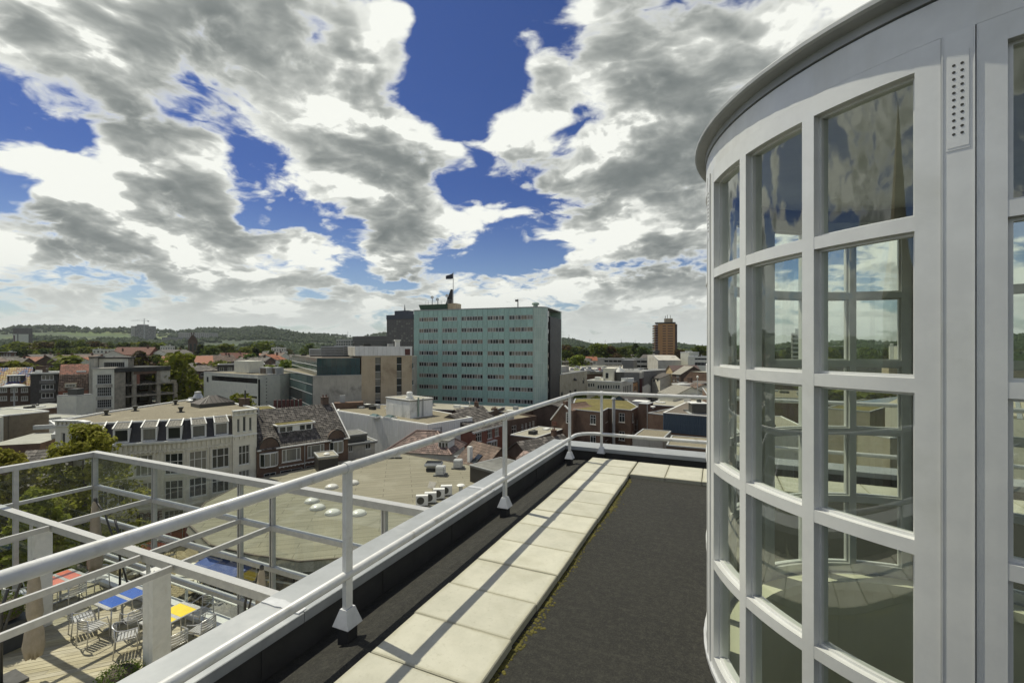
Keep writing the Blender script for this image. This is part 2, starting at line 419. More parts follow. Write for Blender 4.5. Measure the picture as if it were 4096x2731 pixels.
def _paver(name):                             # pale concrete slab: blotches, dirt gathered at its edges, each slab its own shade
    m, t, b, o = _new(name); tc = t.n('ShaderNodeTexCoord'); r = _objrnd(t)
    v = t.v('ADD', tc.outputs['Object'], t.v('SCALE', (31.0, 17.0, 5.0), scale=r))
    c = t.mix(t.rng(t.noise(v, 5, 6, .65), .3, .72), (.53,.515,.42), (.455,.445,.36))
    c = t.mix(t.m('MULTIPLY', t.rng(t.noise(v, 2.2, 5, .6), .5, .75), .8), c, (.39,.375,.285))
    c = t.mix(t.m('MULTIPLY', t.rng(t.noise(v, 38, 3, .7), .55, .75), .45), c, (.34,.32,.24))
    sp = t.n('ShaderNodeSeparateXYZ'); t.link(tc.outputs['Generated'], sp.inputs[0])
    e = t.m('MINIMUM', t.m('MINIMUM', sp.outputs[0], t.m('SUBTRACT', 1.0, sp.outputs[0])), t.m('MINIMUM', sp.outputs[1], t.m('SUBTRACT', 1.0, sp.outputs[1])))
    e = t.rng(t.m('SUBTRACT', e, t.m('MULTIPLY', t.noise(v, 9, 4, .6), .06)), .035, -.02)
    c = t.mix(t.m('MULTIPLY', e, .34), c, (.28,.255,.15))
    h = t.n('ShaderNodeHueSaturation'); t.put(h.inputs['Value'], t.m('MULTIPLY_ADD', r, .16, .90)); t.put(h.inputs['Color'], c)
    t.put(b.inputs['Base Color'], h.outputs[0]); b.inputs['Roughness'].default_value = .85
    _bump(t, b, t.noise(v, 120, 4, .7), .3, .004)
    return m
# ------------------------------------------------------------------ the roof we stand on
XO, XI, YI, YO, ZCO = -2.64, -2.33, 7.28, 7.66, .14     # parapet: outer/inner edges, coping height
DC = Vector((1.31, 3.05)); DR = 1.38                    # glazed rotunda: centre, radius
def build_roof():
    # bitumen sheet with a round hole under the rotunda and a fall towards the parapets
    mb = MB(); x0, x1, y0, y1 = -1.95, 9.0, -6.0, 6.95
    s = 1.55; cx, cy = DC
    def q(a, b, c, d): mb.add([(a,c,0),(b,c,0),(b,d,0),(a,d,0)], [(0,1,2,3)])
    q(x0, cx-s, y0, y1); q(cx+s, x1, y0, y1); q(cx-s, cx+s, y0, cy-s); q(cx-s, cx+s, cy+s, y1)
    n = 48; ring = []; sq = []
    for k in range(n):
        a = 2*pi*k/n; c_, s_ = cos(a), sin(a); m = max(abs(c_), abs(s_))
        ring.append((cx+1.345*c_, cy+1.345*s_, 0)); sq.append((cx+s*c_/m, cy+s*s_/m, 0))
    mb.add(ring+sq, [(k, n+k, n+(k+1)%n, (k+1)%n) for k in range(n)])
    zl = -.12
    mb.add([(x0,y0,0),(x0,y1,0),(XI,y1+.33,zl),(XI,y0,zl)], [(0,1,2,3)])
    mb.add([(x0,y1,0),(x1,y1,0),(x1,y1+.33,zl+.04),(XI,y1+.33,zl)], [(0,1,2,3)])
    roof = mb.build('roof', 'bitumen', kind='structure', label='dark bitumen roof surface with gritty finish')
    up = MB(); up.box(XO+.02, XI+.012, y0, YO-.02, -.5, ZCO-.022); up.box(XI+.012, x1, YI-.012, YO-.02, -.5, ZCO-.0225)
    up.build('parapet_upstand', 'bitumen_plain', roof); r0 = random.Random(6)
    for k in range(11):                       # lapped flashing strips on the upstands
        y_, x_ = -4.6+1.05*k+r0.uniform(-.1,.1), -1.4+.98*k+r0.uniform(-.1,.1)
        MB().box(XI+.012, XI+.0175, y_, y_+.14, -.11, ZCO-.07).build('flashing_lap', 'bitumen_plain', roof)
        MB().box(x_, x_+.14, YI-.0175, YI-.012, -.11, ZCO-.07).build('flashing_lap', 'bitumen_plain', roof)
    wl = MB(); wl.add([(XO+.01,y0,ZS),(XO+.01,YO-.01,ZS),(XO+.01,YO-.01,-.02),(XO+.01,y0,-.02)], [(0,1,2,3)])
    wl.add([(XO+.01,YO-.01,ZS),(x1,YO-.01,ZS),(x1,YO-.01,-.02),(XO+.01,YO-.01,-.02)], [(0,1,2,3)])
    wl.add([(x1,YO-.01,ZS),(x1,y0,ZS),(x1,y0,-.02),(x1,YO-.01,-.02)], [(0,1,2,3)])
    wl.add([(x1,y0,ZS),(XO+.01,y0,ZS),(XO+.01,y0,-.02),(x1,y0,-.02)], [(0,1,2,3)])
    wl.build('outer_wall', 'white_paint', roof)
    # zinc coping in lengths, thin open joints
    ys = [y0, -1.4, .62, 2.02, 4.62, YO]
    for i in range(len(ys)-1):
        a, b_ = ys[i]+.002, ys[i+1]-.002
        end = YI if i == len(ys)-2 else None
        c = MB(); lo, hi = ZCO-.02, ZCO + (.004 if i % 2 else 0)
        c.prism([(XO, a), (XI+.03, a), (XI+.03, (end if end else b_)), (XO, b_)] if end is None else [(XO, a), (XI+.03, a), (XI+.03, YI-.03), (XO, YO)], lo, hi)
        c.box(XI+.03, XI+.034, a, (YI-.03 if end else b_), ZCO-.06, hi-.002); c.box(XO-.004, XO, a, b_, ZCO-.06, hi-.002)
        c.build('coping', 'zinc', roof)
    xs = [XI+.03, 0.35, 2.9, 5.4, x1]
    for i in range(len(xs)-1):
        a, b_ = xs[i]+.002, xs[i+1]-.002
        c = MB(); hi = ZCO + (.003 if i % 2 else 0)
        c.prism([(XO if i == 0 else a, YO), (a, YI-.03), (b_, YI-.03), (b_, YO)][::-1] if i else [(XO+.004, YO), (XI+.034, YI-.03), (b_, YI-.03), (b_, YO)], ZCO-.02, hi-.0015)
        c.box(max(a, XI+.04), b_, YI-.034, YI-.03, ZCO-.06, hi-.003)
        c.build('coping', 'zinc', roof)
    # patched joint
    for yy, w in ((2.02, .05), (4.62, .04), (.62, .075)):
        p = MB(); k = 9; R_ = random.Random(int(yy*10))
        pts = [(XO+.01+(XI-XO+.01)*j/(k-1), yy-w*.5-R_.uniform(0,.015)) for j in range(k)] + [(XO+.01+(XI-XO+.01)*j/(k-1), yy+w*.5+R_.uniform(0,.015)) for j in range(k-1,-1,-1)]
        p.prism(pts, ZCO-.001, ZCO+.009); p.build('joint_patch', 'lead', roof)
    # walkway slabs, each its own piece with a slightly different seat
    rr = random.Random(3)
    def slab(w, d):
        def mk():
            b = MB(); e = .006; h = .05
            b.add([(-w/2,-d/2,0),(w/2,-d/2,0),(w/2,d/2,0),(-w/2,d/2,0),(-w/2,-d/2,h-e),(w/2,-d/2,h-e),(w/2,d/2,h-e),(-w/2,d/2,h-e),
                   (-w/2+e,-d/2+e,h),(w/2-e,-d/2+e,h),(w/2-e,d/2-e,h),(-w/2+e,d/2-e,h)],
                  [(0,3,2,1),(0,1,5,4),(1,2,6,5),(2,3,7,6),(3,0,4,7),(4,5,9,8),(5,6,10,9),(6,7,11,10),(7,4,8,11),(8,9,10,11)])
            return b.mesh('paving_slab', 'paver')
        return shared(('slab', w, d), mk)
    for k in range(-16, 12):
        y = 2.006 + .415*k + .2075
        if y > 6.99: continue
        o = put(slab(.68, .408), 'paving_slab', roof, (-1.437+rr.uniform(-.006,.006), y, rr.uniform(0.0,.006)), rr.uniform(-.006,.006))
        o.rotation_euler.x = rr.uniform(-.006,.006); o.rotation_euler.y = rr.uniform(-.004,.004)
    for k in range(0, 22):
        o = put(slab(.442, .70), 'paving_slab', roof, (-.865+.45*k+rr.uniform(-.003,.003), 6.63, rr.uniform(0.0,.005)), rr.uniform(-.006,.006))
        o.rotation_euler.x = rr.uniform(-.005,.005)
    # moss along the slab edge
    ms = MB()
    for i in range(2600):
        y = rr.uniform(-2, 6.2); g = mnoise.noise(Vector((0, y*1.3, 2.0)))
        if g < -.25: continue
        x = -1.09 + abs(rr.gauss(0, .02 + .07*max(0, g)))
        r = rr.uniform(.004, .014)
        ms.lathe([(r, .0), (r*.8, r*.25), (0.0005, r*.4)], 6, (x, y))
    ms.build('moss', 'moss', label='yellow green moss growing along the slab walkway edge', cat='moss', kind='stuff')
    return roof
ROOF = build_roof()

def build_rail():
    root = thing('guard_rail', 'white tubular guard rail with flat posts along the roof parapet', 'railing', (-2.06, 2.13, 0))
    def path(z):
        pts = [(-2.06, -5.5, z), (-2.06, 6.93, z)]
        r = .32; cx, cy = -2.06+r, 6.93
        for k in range(1, 9):
            a = pi - (pi/2)*k/8; pts.append((cx + r*cos(a), cy + r*sin(a), z))
        pts += [(9.0, 7.25, z)]
        return [(p[0]+2.06, p[1]-2.13, p[2]) for p in pts]
    MB().tube(path(1.02), .0285, 20).build('top_rail', 'rail_paint', root, smooth=True)
    MB().tube(path(.368), .0275, 20).build('lower_rail', 'rail_paint', root, smooth=True)
    posts = [(-2.06, -4.64, 0), (-2.06, -2.38, 0), (-2.06, -.13, 0), (-2.06, 2.13, 0), (-2.06, 4.385, 0), (-2.06, 6.70, 0)] + [(x, 7.25, 1) for x in (-1.70, .6, 2.9, 5.2, 7.5)]
    for x, y, far in posts:
        zb = -.10 + .06
        loc = (x+2.06, y-2.13, 0)
        def mk_post():
            return MB()
        b = MB()
        if far: b.tube([(0,0,.05),(0,0,1.0)], .022, 12)
        else: b.box(-.015, .015, -.027, .027, .08, 1.0)
        p = b.build('post', 'rail_paint', root, loc, smooth=False)
        c = MB(); ax = (0,1,0) if not far else (1,0,0)
        e = Vector(ax)
        c.tube([e*-.022 + Vector((0,0,1.02)), e*.022 + Vector((0,0,1.02))], .0355, 20)
        c.tube([e*-.045 + Vector((0,0,.368)), e*.045 + Vector((0,0,.368))], .037, 20) if False else None
        c.build('clamp_ring', 'rail_paint', p, smooth=False)
        k = MB(); h0, h1 = .07, .17; a, t_ = .062, .026
        k.add([(-a,-a,h0),(a,-a,h0),(a,a,h0),(-a,a,h0),(-t_,-t_*1.4,h1),(t_,-t_*1.4,h1),(t_,t_*1.4,h1),(-t_,t_*1.4,h1)],
              [(0,3,2,1),(4,5,6,7),(0,1,5,4),(1,2,6,5),(2,3,7,6),(3,0,4,7)])
        k.build('base_cowl', 'lead', p)
        f = MB(); f.cbox(0, 0, -.11, .08, .08, .185); f.build('foot', 'rubber_black', p)
build_rail()

# ------------------------------------------------------------------ glazed rotunda
def build_rotunda():
    root = thing('glazed_rotunda', 'round glazed stair pavilion with silver painted window grid', 'pavilion', (DC.x, DC.y, 0))
    d2 = radians
    def arc(mb, r0, r1, z0, z1, a0, a1, n):
        o = len(mb.v)
        for k in range(n+1):
            a = a0 + (a1-a0)*k/n
            for r, z in ((r0,z0),(r1,z0),(r1,z1),(r0,z1)): mb.v.append((r*cos(a), r*sin(a), z))
        for k in range(n):
            i = o+4*k
            for j in range(4):
                mb.f.append((i+j, i+4+j, i+4+(j+1)%4, i+(j+1)%4))
        mb.f.append((o,o+1,o+2,o+3)); e = o+4*n; mb.f.append((e+3,e+2,e+1,e))
    P, ST, PN, MU = 3.03, 2.75, 12.967, 2.0
    bars = [2.173, 1.651, 1.129, .607]; top, sill = 2.637, .085
    ri, ro, rg = 1.300, DR, 1.338
    bh = .047
    # one bay, centred on angle 0
    half = 51.43/2 - P/2
    frame = MB()
    a = -half; cols = []
    arc(frame, ri, ro, .02, 2.712, d2(a+.12), d2(a+ST), 3); a += ST
    for c in range(3):
        cols.append((a, a+PN)); a += PN
        if c < 2: arc(frame, ri, ro, sill-.001, top+.001, d2(a), d2(a+MU), 2); a += MU
    arc(frame, ri, ro, .02, 2.712, d2(a), d2(a+ST-.12), 3)
    arc(frame, ri, ro-.0006, top, 2.7125, d2(-half+ST), d2(half-ST), 30)
    arc(frame, ri, ro-.0006, .02, sill, d2(-half+ST), d2(half-ST), 30)
    lip = MB()
    for c in cols:
        for b in bars: arc(frame, ri, ro-.0008, b-bh, b, d2(c[0]), d2(c[1]), 10)
        # glazing beads round each pane
        lev = [top] + [x for b in bars for x in (b, b-bh)] + [sill]
        for j in range(0, len(lev), 2):
            hi, lo = lev[j], lev[j+1]; e = .45
            arc(lip, rg-.012, rg+.014, lo, lo+.010, d2(c[0]), d2(c[1]), 8); arc(lip, rg-.012, rg+.014, hi-.010, hi, d2(c[0]), d2(c[1]), 8)
            arc(lip, rg-.0125, rg+.0145, lo, hi, d2(c[0]), d2(c[0]+e), 1); arc(lip, rg-.0125, rg+.0145, lo, hi, d2(c[1]-e), d2(c[1]), 1)
    fm = frame.mesh('window_frame', 'silver_paint'); lm = lip.mesh('glazing_bead', 'silver_paint')
    def sheet(h):
        q = MB(); n = 14; a0, a1 = d2(-PN/2), d2(PN/2)
        for k in range(n+1):
            a = a0+(a1-a0)*k/n; q.v += [(rg*cos(a), rg*sin(a), 0), (rg*cos(a), rg*sin(a), h)]
        q.f = [(2*k, 2*k+2, 2*k+3, 2*k+1) for k in range(n)]
        return q.mesh('pane', 'glass_drum', True)
    pane, panet = sheet(.475), sheet(.464)
    post = MB(); arc(post, ri-.02, ro+.003, .0, 2.712, d2(-P/2), d2(P/2), 4)
    arc(post, ro-.02, ro+.006, .02, 2.711, d2(-P/2-.02), d2(-P/2+.10), 1); arc(post, ro-.02, ro+.006, .02, 2.711, d2(P/2-.10), d2(P/2+.02), 1)
    pom = post.mesh('post', 'silver_paint')
    for k in range(7):
        th0 = d2(242.2) + k*2*pi/7
        p = put(pom, 'post', root, rotz=th0)
        w = put(fm, 'window_frame', root, rotz=th0 + pi/7)
        put(lm, 'glazing_bead', w)
        for c in cols:
            mid = d2((c[0]+c[1])/2)
            for j, z in enumerate([bars[0], bars[1], bars[2], bars[3], sill]):
                put(panet if j == 0 else pane, 'pane', w, (0, 0, z-.0005), mid)
        if k in (0, 6, 1):
            v = MB(); arc(v, ro, ro+.0055, 2.36, 2.65, d2(-1.0), d2(1.0), 2); arc(v, ro, ro+.0045, 2.352, 2.36, d2(-1.1), d2(1.1), 2)
            vp = v.build('vent_plate', 'silver_paint', p)
            h = MB()
            for i in range(11):
                for s in (-.38, .38):
                    aa = d2(s); z = 2.40 + .021*i; c = Vector((cos(aa), sin(aa), 0))
                    h.tube([c*(ro+.003)+Vector((0,0,z)), c*(ro+.0062)+Vector((0,0,z))], .0042, 8)
            h.build('vent_hole', 'interior_dark', vp)
    # fascia, shadow groove, eaves rim, roof
    b = MB(); b.lathe([(1.30,2.714),(DR-.002,2.714),(DR-.002,2.835),(1.30,2.835)], 96, caps=False); b.build('fascia', 'silver_paint', root, smooth=False)
    b = MB(); b.lathe([(1.30,2.836),(DR-.012,2.836),(DR-.012,2.842),(DR+.004,2.842),(DR+.004,2.875),(DR+.052,2.882),(DR+.060,2.890),(DR+.060,2.905),(DR+.052,2.914),(1.2,2.93),(.0005,3.0)], 96, caps=False)
    b.build('eaves_roof', 'zinc', root, smooth=False)
    b = MB(); b.lathe([(1.30,2.80),(.0005,2.80)], 48, caps=False); b.build('ceiling', 'ceiling_white', root)
    b = MB(); b.lathe([(ro+.012,-.02),(ro+.012,.02),(1.27,.02),(1.27,-.02)], 72, caps=False); b.build('plinth', 'lead', root)
    b = MB(); b.lathe([(1.29,.019),(1.16,.012),(1.16,-.05),(1.25,-.06),(1.25,-3.4),(.0005,-3.4)], 64, caps=False); b.build('stairwell', 'interior_pale', root, smooth=False)
    pts = [(1.02*cos(a), 1.02*sin(a), -1.35 - .42*(a-d2(20))) for a in [d2(-60+10*i) for i in range(26)]]
    b = MB(); b.tube(pts, .025, 10); b.build('handrail', 'dark_metal', root, smooth=True)
    st = MB()
    for i in range(16):
        a0 = d2(-60+16*i); z = -2.2 - .12*(i-4)
        arc(st, .25, 1.2, z-.05, z, a0, a0+d2(17), 3)
    st.build('stair_flight', 'interior_dark', root)
build_rotunda()
# ------------------------------------------------------------------ terrace two storeys below
ZD = -6.0; DX0, DX1, DY0, DY1 = -19.2, -2.66, -3.0, 8.35
def clip(poly, a, b, c):                      # keep a*x+b*y<=c
    out = []
    for i, p in enumerate(poly):
        q = poly[(i+1)%len(poly)]; fp = a*p[0]+b*p[1]-c; fq = a*q[0]+b*q[1]-c
        if fp <= 0: out.append(p)
        if fp*fq < 0:
            t = fp/(fp-fq); out.append((p[0]+(q[0]-p[0])*t, p[1]+(q[1]-p[1])*t))
    return out
def build_deck():
    sub = MB(); sub.box(DX0-.2, DX1, DY0, DY1+.2, ZS, ZD-.04)
    deck = sub.build('terrace', 'white_paint', kind='structure', label='plank floored roof terrace below the parapet')
    ang = radians(45); dx, dy = cos(ang), sin(ang); nx, ny = -dy, dx
    rr = random.Random(11); w = .145; n = 0
    for i in range(-40, 260):
        base = (DX0, DY0); off = -2.0 + i*(w+.012) - 12
        o = (base[0]+8+nx*off, base[1]+6+ny*off)
        # two boards per row, butted at a random place
        cut = rr.uniform(-4, 8)
        for a, b in ((-30, cut-.003), (cut+.003, 30)):
            poly = [(o[0]+dx*a, o[1]+dy*a), (o[0]+dx*b, o[1]+dy*b), (o[0]+dx*b+nx*w, o[1]+dy*b+ny*w), (o[0]+dx*a+nx*w, o[1]+dy*a+ny*w)]
            for c in ((1,0,DX1-.3),(-1,0,-(DX0+.05)),(0,1,DY1-.25),(0,-1,-1.0)):
                poly = clip(poly, *c)
                if len(poly) < 3: break
            if len(poly) < 3: continue
            # local frame along the board so that the grain follows it
            p0 = poly[0]; loc = [((p[0]-p0[0])*dx+(p[1]-p0[1])*dy, (p[0]-p0[0])*nx+(p[1]-p0[1])*ny) for p in poly]
            m = MB(); m.prism(loc, -.028, rr.uniform(-.002,.002))
            m.build('plank', 'deck_wood', deck, (p0[0], p0[1], ZD), ang); n += 1
    k = MB(); k.box(DX0-.2, DX1, DY1-.24, DY1+.2, ZD-.04, ZD+.10); k.box(DX0-.2, DX0+.04, DY0, DY1-.24, ZD-.04, ZD+.10)
    k.build('kerb', 'white_paint', deck)
    return deck
build_deck()

def build_screen():
    """steel wind screen with glass, its pergola beam, rafters and columns"""
    root = thing('wind_screen', 'white steel framed glass wind screen around the plank terrace', 'glass screen', (DX0+.1, DY1-.08, ZD))
    ox, oy = DX0+.1, DY1-.08
    L = lambda x, y, z: (x-ox, y-oy, z-ZD)
    zt = ZC-3.49; levels = [ZC-4.66, ZC-5.72, ZC-6.85]
    YW = oy; XW = ox
    ps = 0.11
    for x in (XW, -15.75, -11.8, -10.55, -6.9, -3.2):
        b = MB(); b.box(*sum([[x-ox-ps/2, x-ox+ps/2], [-ps/2*(1.5 if x == XW else 1), ps/2], [.1, zt-ZD-.16]], []))
        b.build('post', 'alu', root)
        g = MB(); g.box(x-ox-.012, x-ox+.012, -ps/2*(1.5 if x == XW else 1)-.004, -ps/2*(1.5 if x == XW else 1), .1, zt-ZD-.16); g.build('groove', 'dark_metal', root)
    for y in (6.35, 3.2, 0.2):
        b = MB(); b.box(-ps/2, ps/2, y-oy-ps/2, y-oy+ps/2, .1, zt-ZD-.16); b.build('post', 'alu', root)
    b = MB(); b.box(-.14, DX1-ox, -.10, .10, zt-ZD-.16, zt-ZD); b.build('top_rail', 'alu', root)
    b = MB(); b.box(-.10, .10, DY0-oy, -.101, zt-ZD-.16, zt-ZD-.001); b.build('top_rail', 'alu', root)
    for z in levels:
        b = MB(); b.box(.056, DX1-ox, -.075, .05, z-ZD-.06, z-ZD+.06); b.box(.056, DX1-ox, .05, .07, z-ZD-.02, z-ZD+.03); b.build('transom', 'alu', root)
        b = MB(); b.box(-.045, .05, DY0-oy, -.09, z-ZD-.05, z-ZD+.05); b.build('transom', 'alu', root)
    # glass between the posts
    xs = [XW, -15.75, -11.8, -10.55, -6.9, -3.2]; zz = [ZD+.11] + levels[::-1] + [zt-.16]
    for i in range(len(xs)-1):
        for j in range(len(zz)-1):
            z0_, z1_ = zz[j]-ZD+(.06 if j else 0), zz[j+1]-ZD-(.06 if j < 3 else 0); xa, xb = xs[i]-ox+.06, xs[i+1]-ox-.06
            MB().add([(xa,0,z0_),(xb,0,z0_),(xb,0,z1_),(xa,0,z1_)], [(0,1,2,3)]).build('pane', 'glass', root)
    ys = [DY0, .2, 3.2, 6.35, oy]
    for i in range(len(ys)-1):
        for j in range(len(zz)-1):
            z0_, z1_ = zz[j]-ZD+(.05 if j else 0), zz[j+1]-ZD-(.05 if j < 3 else 0); ya, yb = ys[i]-oy+.06, ys[i+1]-oy-.09
            MB().add([(0,ya,z0_),(0,yb,z0_),(0,yb,z1_),(0,ya,z1_)], [(0,1,2,3)]).build('pane', 'glass', root)
    # low pipe rail outside the glass
    b = MB(); b.tube([(0, .26, .52), (DX1-ox, .26, .52)], .035, 10)
    for x in (-17.9, -14.6, -11.2, -8.0): b.box(x-ox-.03, x-ox+.03, .23, .29, .1, .5)
    b.build('foot_rail', 'white_paint', root, smooth=False)

    pg = thing('pergola', 'white pergola beam and rafters resting on two square columns', 'pergola', (-17.23, 6.25, ZD))
    ox, oy = -17.23, 6.25
    zb = ZC-4.58
    b = MB(); b.box(-19.1-ox, DX1-ox, 5.90-oy, 6.02-oy, zb-ZD-.19, zb-ZD); b.box(-19.1-ox, DX1-ox, 5.87-oy, 6.05-oy, zb-ZD-.02, zb-ZD+.005); b.build('beam', 'alu', pg)
    for x in (-15.8, -11.72, -10.55, -7.0):
        b = MB(); b.box(x-ox-.035, x-ox+.035, 6.053-oy, 8.2-oy, zb-ZD-.13, zb-ZD-.01); b.build('rafter', 'alu', pg)
    for x in (-15.8, -11.72, -10.55, -7.0):
        b = MB(); b.box(x-ox-.035, x-ox+.035, -1.0-oy, 5.867-oy, zb-ZD-.15, zb-ZD-.025); b.build('rafter', 'alu', pg)
    for x in (-17.23, -11.74, -6.25):
        b = MB(); b.box(x-ox-.19, x-ox+.19, -.22, .16, 0, 2.62); c = b.build('column', 'white_paint', pg)
        j = MB(); j.box(x-ox+.02, x-ox+.026, -.2215, -.2195, 0, 2.6); j.build('joint', 'galv', c)
        p = MB(); p.box(x-ox-.21, x-ox+.21, -.26, .20, 2.622, 2.655); p.build('cap_plate', 'white_paint', c)
        s = MB()
        for dx_ in (-.05, .12): s.tube([(x-ox+dx_, -.15, 2.655), (x-ox+dx_, -.15, 2.72)], .012, 8); s.tube([(x-ox+dx_, -.15, 2.66), (x-ox+dx_, -.15, 2.68)], .024, 6)
        s.box(x-ox+.02, x-ox+.07, -.26, -.20, 2.655, 2.98); s.build('bracket', 'galv', c)
build_screen()

# furniture ---------------------------------------------------------
def cafe_table(name, label, mat, x0, x1, y0, y1, rot=0):
    cx, cy = (x0+x1)/2, (y0+y1)/2; w, d = x1-x0, y1-y0
    t = thing(name, label, 'table', (cx, cy, ZD), rot, 'coloured terrace tables')
    b = MB(); e = .10; h = .72
    prof = [(-w/2+e*.3,-d/2),(w/2-e*.3,-d/2),(w/2,-d/2+e*.3),(w/2,d/2-e*.3),(w/2-e*.3,d/2),(-w/2+e*.3,d/2),(-w/2,d/2-e*.3),(-w/2,-d/2+e*.3)]
    b.prism(prof, h, h+.025); tp = b.build('table_top', 'chrome', t)
    for ya, yb in ((-d/2+.10, -.05), (.05, d/2-.10)):
        q = MB(); q.box(-w/2+.03, w/2-.03, ya, yb, h+.025, h+.029); q.build('colour_panel', mat, tp)
    # woven pale strips
    q = MB()
    for k in range(int(w/.03)):
        x = -w/2+.03+k*.03
        for ya, yb in ((-d/2+.01, -d/2+.095), (-.045, .045), (d/2-.095, d/2-.01)): q.box(x, x+.016, ya, yb, h+.025, h+.030)
    q.build('woven_strip', 'white_paint', tp, kind='stuff')
    for sx in (-1, 1):
        l = MB(); l.tube([(sx*(w/2-.12), -d/2+.12, 0), (sx*(w/2-.1), -d/2+.14, h)], .018, 8); l.build('leg', 'chrome', t, smooth=True)
        l = MB(); l.tube([(sx*(w/2-.12), d/2-.12, 0), (sx*(w/2-.1), d/2-.14, h)], .018, 8); l.build('leg', 'chrome', t, smooth=True)
    l = MB(); l.bar((0,-d/2+.1,.03), (0,d/2-.1,.03), .07, .04); l.tube([(0,0,.04),(0,0,h)], .03, 10); l.build('pedestal', 'galv', t)
    return t
cafe_table('cafe_table', 'terrace table with cobalt blue top between metal chairs', 'table_blue', -15.72, -14.88, 6.70, 7.76)
cafe_table('cafe_table', 'terrace table with bright yellow top beside white column', 'table_yellow', -13.49, -12.72, 6.72, 7.80)
cafe_table('cafe_table', 'terrace table with salmon red top near the screen corner', 'table_red', -18.75, -17.85, 6.62, 7.5, radians(0))

def cafe_chair(label, loc, rot):
    t = thing('cafe_chair', label, 'chair', loc, rot, 'aluminium chairs on the plank terrace')
    s = MB()
    for k in range(6): s.box(-.20, .20, -.19+.066*k, -.14+.066*k, .435, .45)
    s.build('seat', 'chrome', t)
    # bent tube: arms run round the back in one loop
    arm = [(-.26,-.22,.0),(-.265,-.20,.45),(-.265,-.16,.645),(-.26,.05,.665),(-.24,.20,.70),(-.13,.285,.755),(0,.305,.765),(.13,.285,.755),(.24,.20,.70),(.26,.05,.665),(.265,-.16,.645),(.265,-.20,.45),(.26,-.22,.0)]
    MB().tube(arm, .0135, 8).build('frame', 'chrome', t, smooth=True)
    for sx in (-1, 1):
        MB().tube([(sx*.22,.27,.0),(sx*.215,.235,.44),(sx*.21,.245,.74)], .013, 8).build('leg', 'chrome', t, smooth=True)
    MB().tube([(-.25,-.19,.43),(.25,-.19,.43),(.22,.22,.43),(-.22,.22,.43),(-.25,-.19,.43)], .011, 6).build('seat_rail', 'chrome', t)
    for k in range(4):
        z = .50+.062*k; pts = []
        b = MB(); n = 8
        for i in range(n+1):
            u = -1+2*i/n; x = .215*u; y = .245 + .055*(1-u*u)
            pts.append((x, y))
        for i in range(n):
            (xa, ya), (xb, yb) = pts[i], pts[i+1]
            b.add([(xa,ya,z),(xb,yb,z),(xb,yb,z+.042),(xa,ya,z+.042),(xa,ya+.008,z),(xb,yb+.008,z),(xb,yb+.008,z+.042),(xa,ya+.008,z+.042)],
                  [(0,1,2,3),(7,6,5,4),(0,4,5,1),(3,2,6,7)])
        b.build('back_slat', 'chrome', t)
    return t
ch0 = cafe_chair('slatted aluminium chair pushed to the blue table from the near side', (-14.98, 6.45, ZD), radians(185))
for lab, x, y, a in (('slatted aluminium chair at the blue table turned towards the red one', -15.75, 6.55, 165),
                     ('slatted aluminium chair facing the blue table from its yellow table side', -14.42, 7.10, -100),
                     ('slatted aluminium chair facing the blue table, second from column', -14.40, 7.62, -80),
                     ('slatted aluminium chair at the yellow table partly behind the white column', -13.75, 6.62, 150),
                     ('slatted aluminium chair drawn up to the yellow table side by the parapet', -12.35, 6.9, -95),
                     ('slatted aluminium chair at the yellow table nearest the glass screen', -12.30, 7.55, -80),
                     ('slatted aluminium chair behind the yellow table with empty seat', -13.1, 8.0, 5),
                     ('slatted aluminium chair tucked under the red table edge', -17.55, 7.05, -85),
                     ('slatted aluminium chair behind the red table by the screen', -17.95, 7.78, 10),
                     ('slatted aluminium chair alone beside the white column and planter', -19.0, 6.35, 170)):
    dup(ch0, (x, y, ZD), radians(a), lab)

def parasol(label, base, top, folded, h, mast):
    """cantilever parasol, canopy tied shut"""
    t = thing('closed_parasol', label, 'parasol', (base[0], base[1], ZD), 0, 'tied up tan parasols')
    bx, by = 0, 0; fx, fy = folded[0]-base[0], folded[1]-base[1]
    MB().tube([(0,0,0),(0,0,h*.62),(fx*.2,fy*.2,h*.8)], .032, 10).build('mast', 'dark_metal', t, smooth=True)
    MB().tube([(-fx*.45,-fy*.45,.05),(0,0,h*.40),(fx*.6,fy*.6,h*.85),(fx,fy,h)], .026, 10).build('arm', 'dark_metal', t, smooth=True)
    # canopy: pleated sleeve, waisted at the tie
    b = MB(); n = 28; prof = [(.035,h-.02),(.06,h-.12),(.09,h-.5),(.115,h-.95),(.125,h-1.2),(.095,h-1.38),(.14,h-1.6),(.165,h-1.95),(.13,h-2.2),(.02,h-2.18)]
    o = len(b.v)
    for j, (r, z) in enumerate(prof):
        for k in range(n):
            a = 2*pi*k/n; q = r*(1+.20*(1 if k % 2 else -1)*(0.3 if j in (0, 5) else 1)) + .012*sin(3*a+j)
            b.v.append((fx+q*cos(a), fy+q*sin(a), z+.02*sin(5*a)*(j > 6)))
    for j in range(len(prof)-1):
        for k in range(n): b.f.append((o+j*n+k, o+j*n+(k+1)%n, o+(j+1)*n+(k+1)%n, o+(j+1)*n+k))
    c = b.build('canopy', 'fabric_tan', t, smooth=True)
    MB().lathe([(.108,h-1.41),(.116,h-1.38),(.108,h-1.35)], 20, (fx, fy), caps=False).build('tie', 'dark_metal', c, smooth=True)
    MB().cbox(0, 0, 0, .7, .7, .07).build('base', 'dark_metal', t)
    MB().lathe([(.05,h-.03),(.05,h+.05),(.02,h+.08)], 10, (fx, fy)).build('cap', 'dark_metal', t)
parasol('tied tan parasol standing between the white column and parapet', (-15.0, 4.75, 0), None, (-14.55, 5.15), 2.75, None)
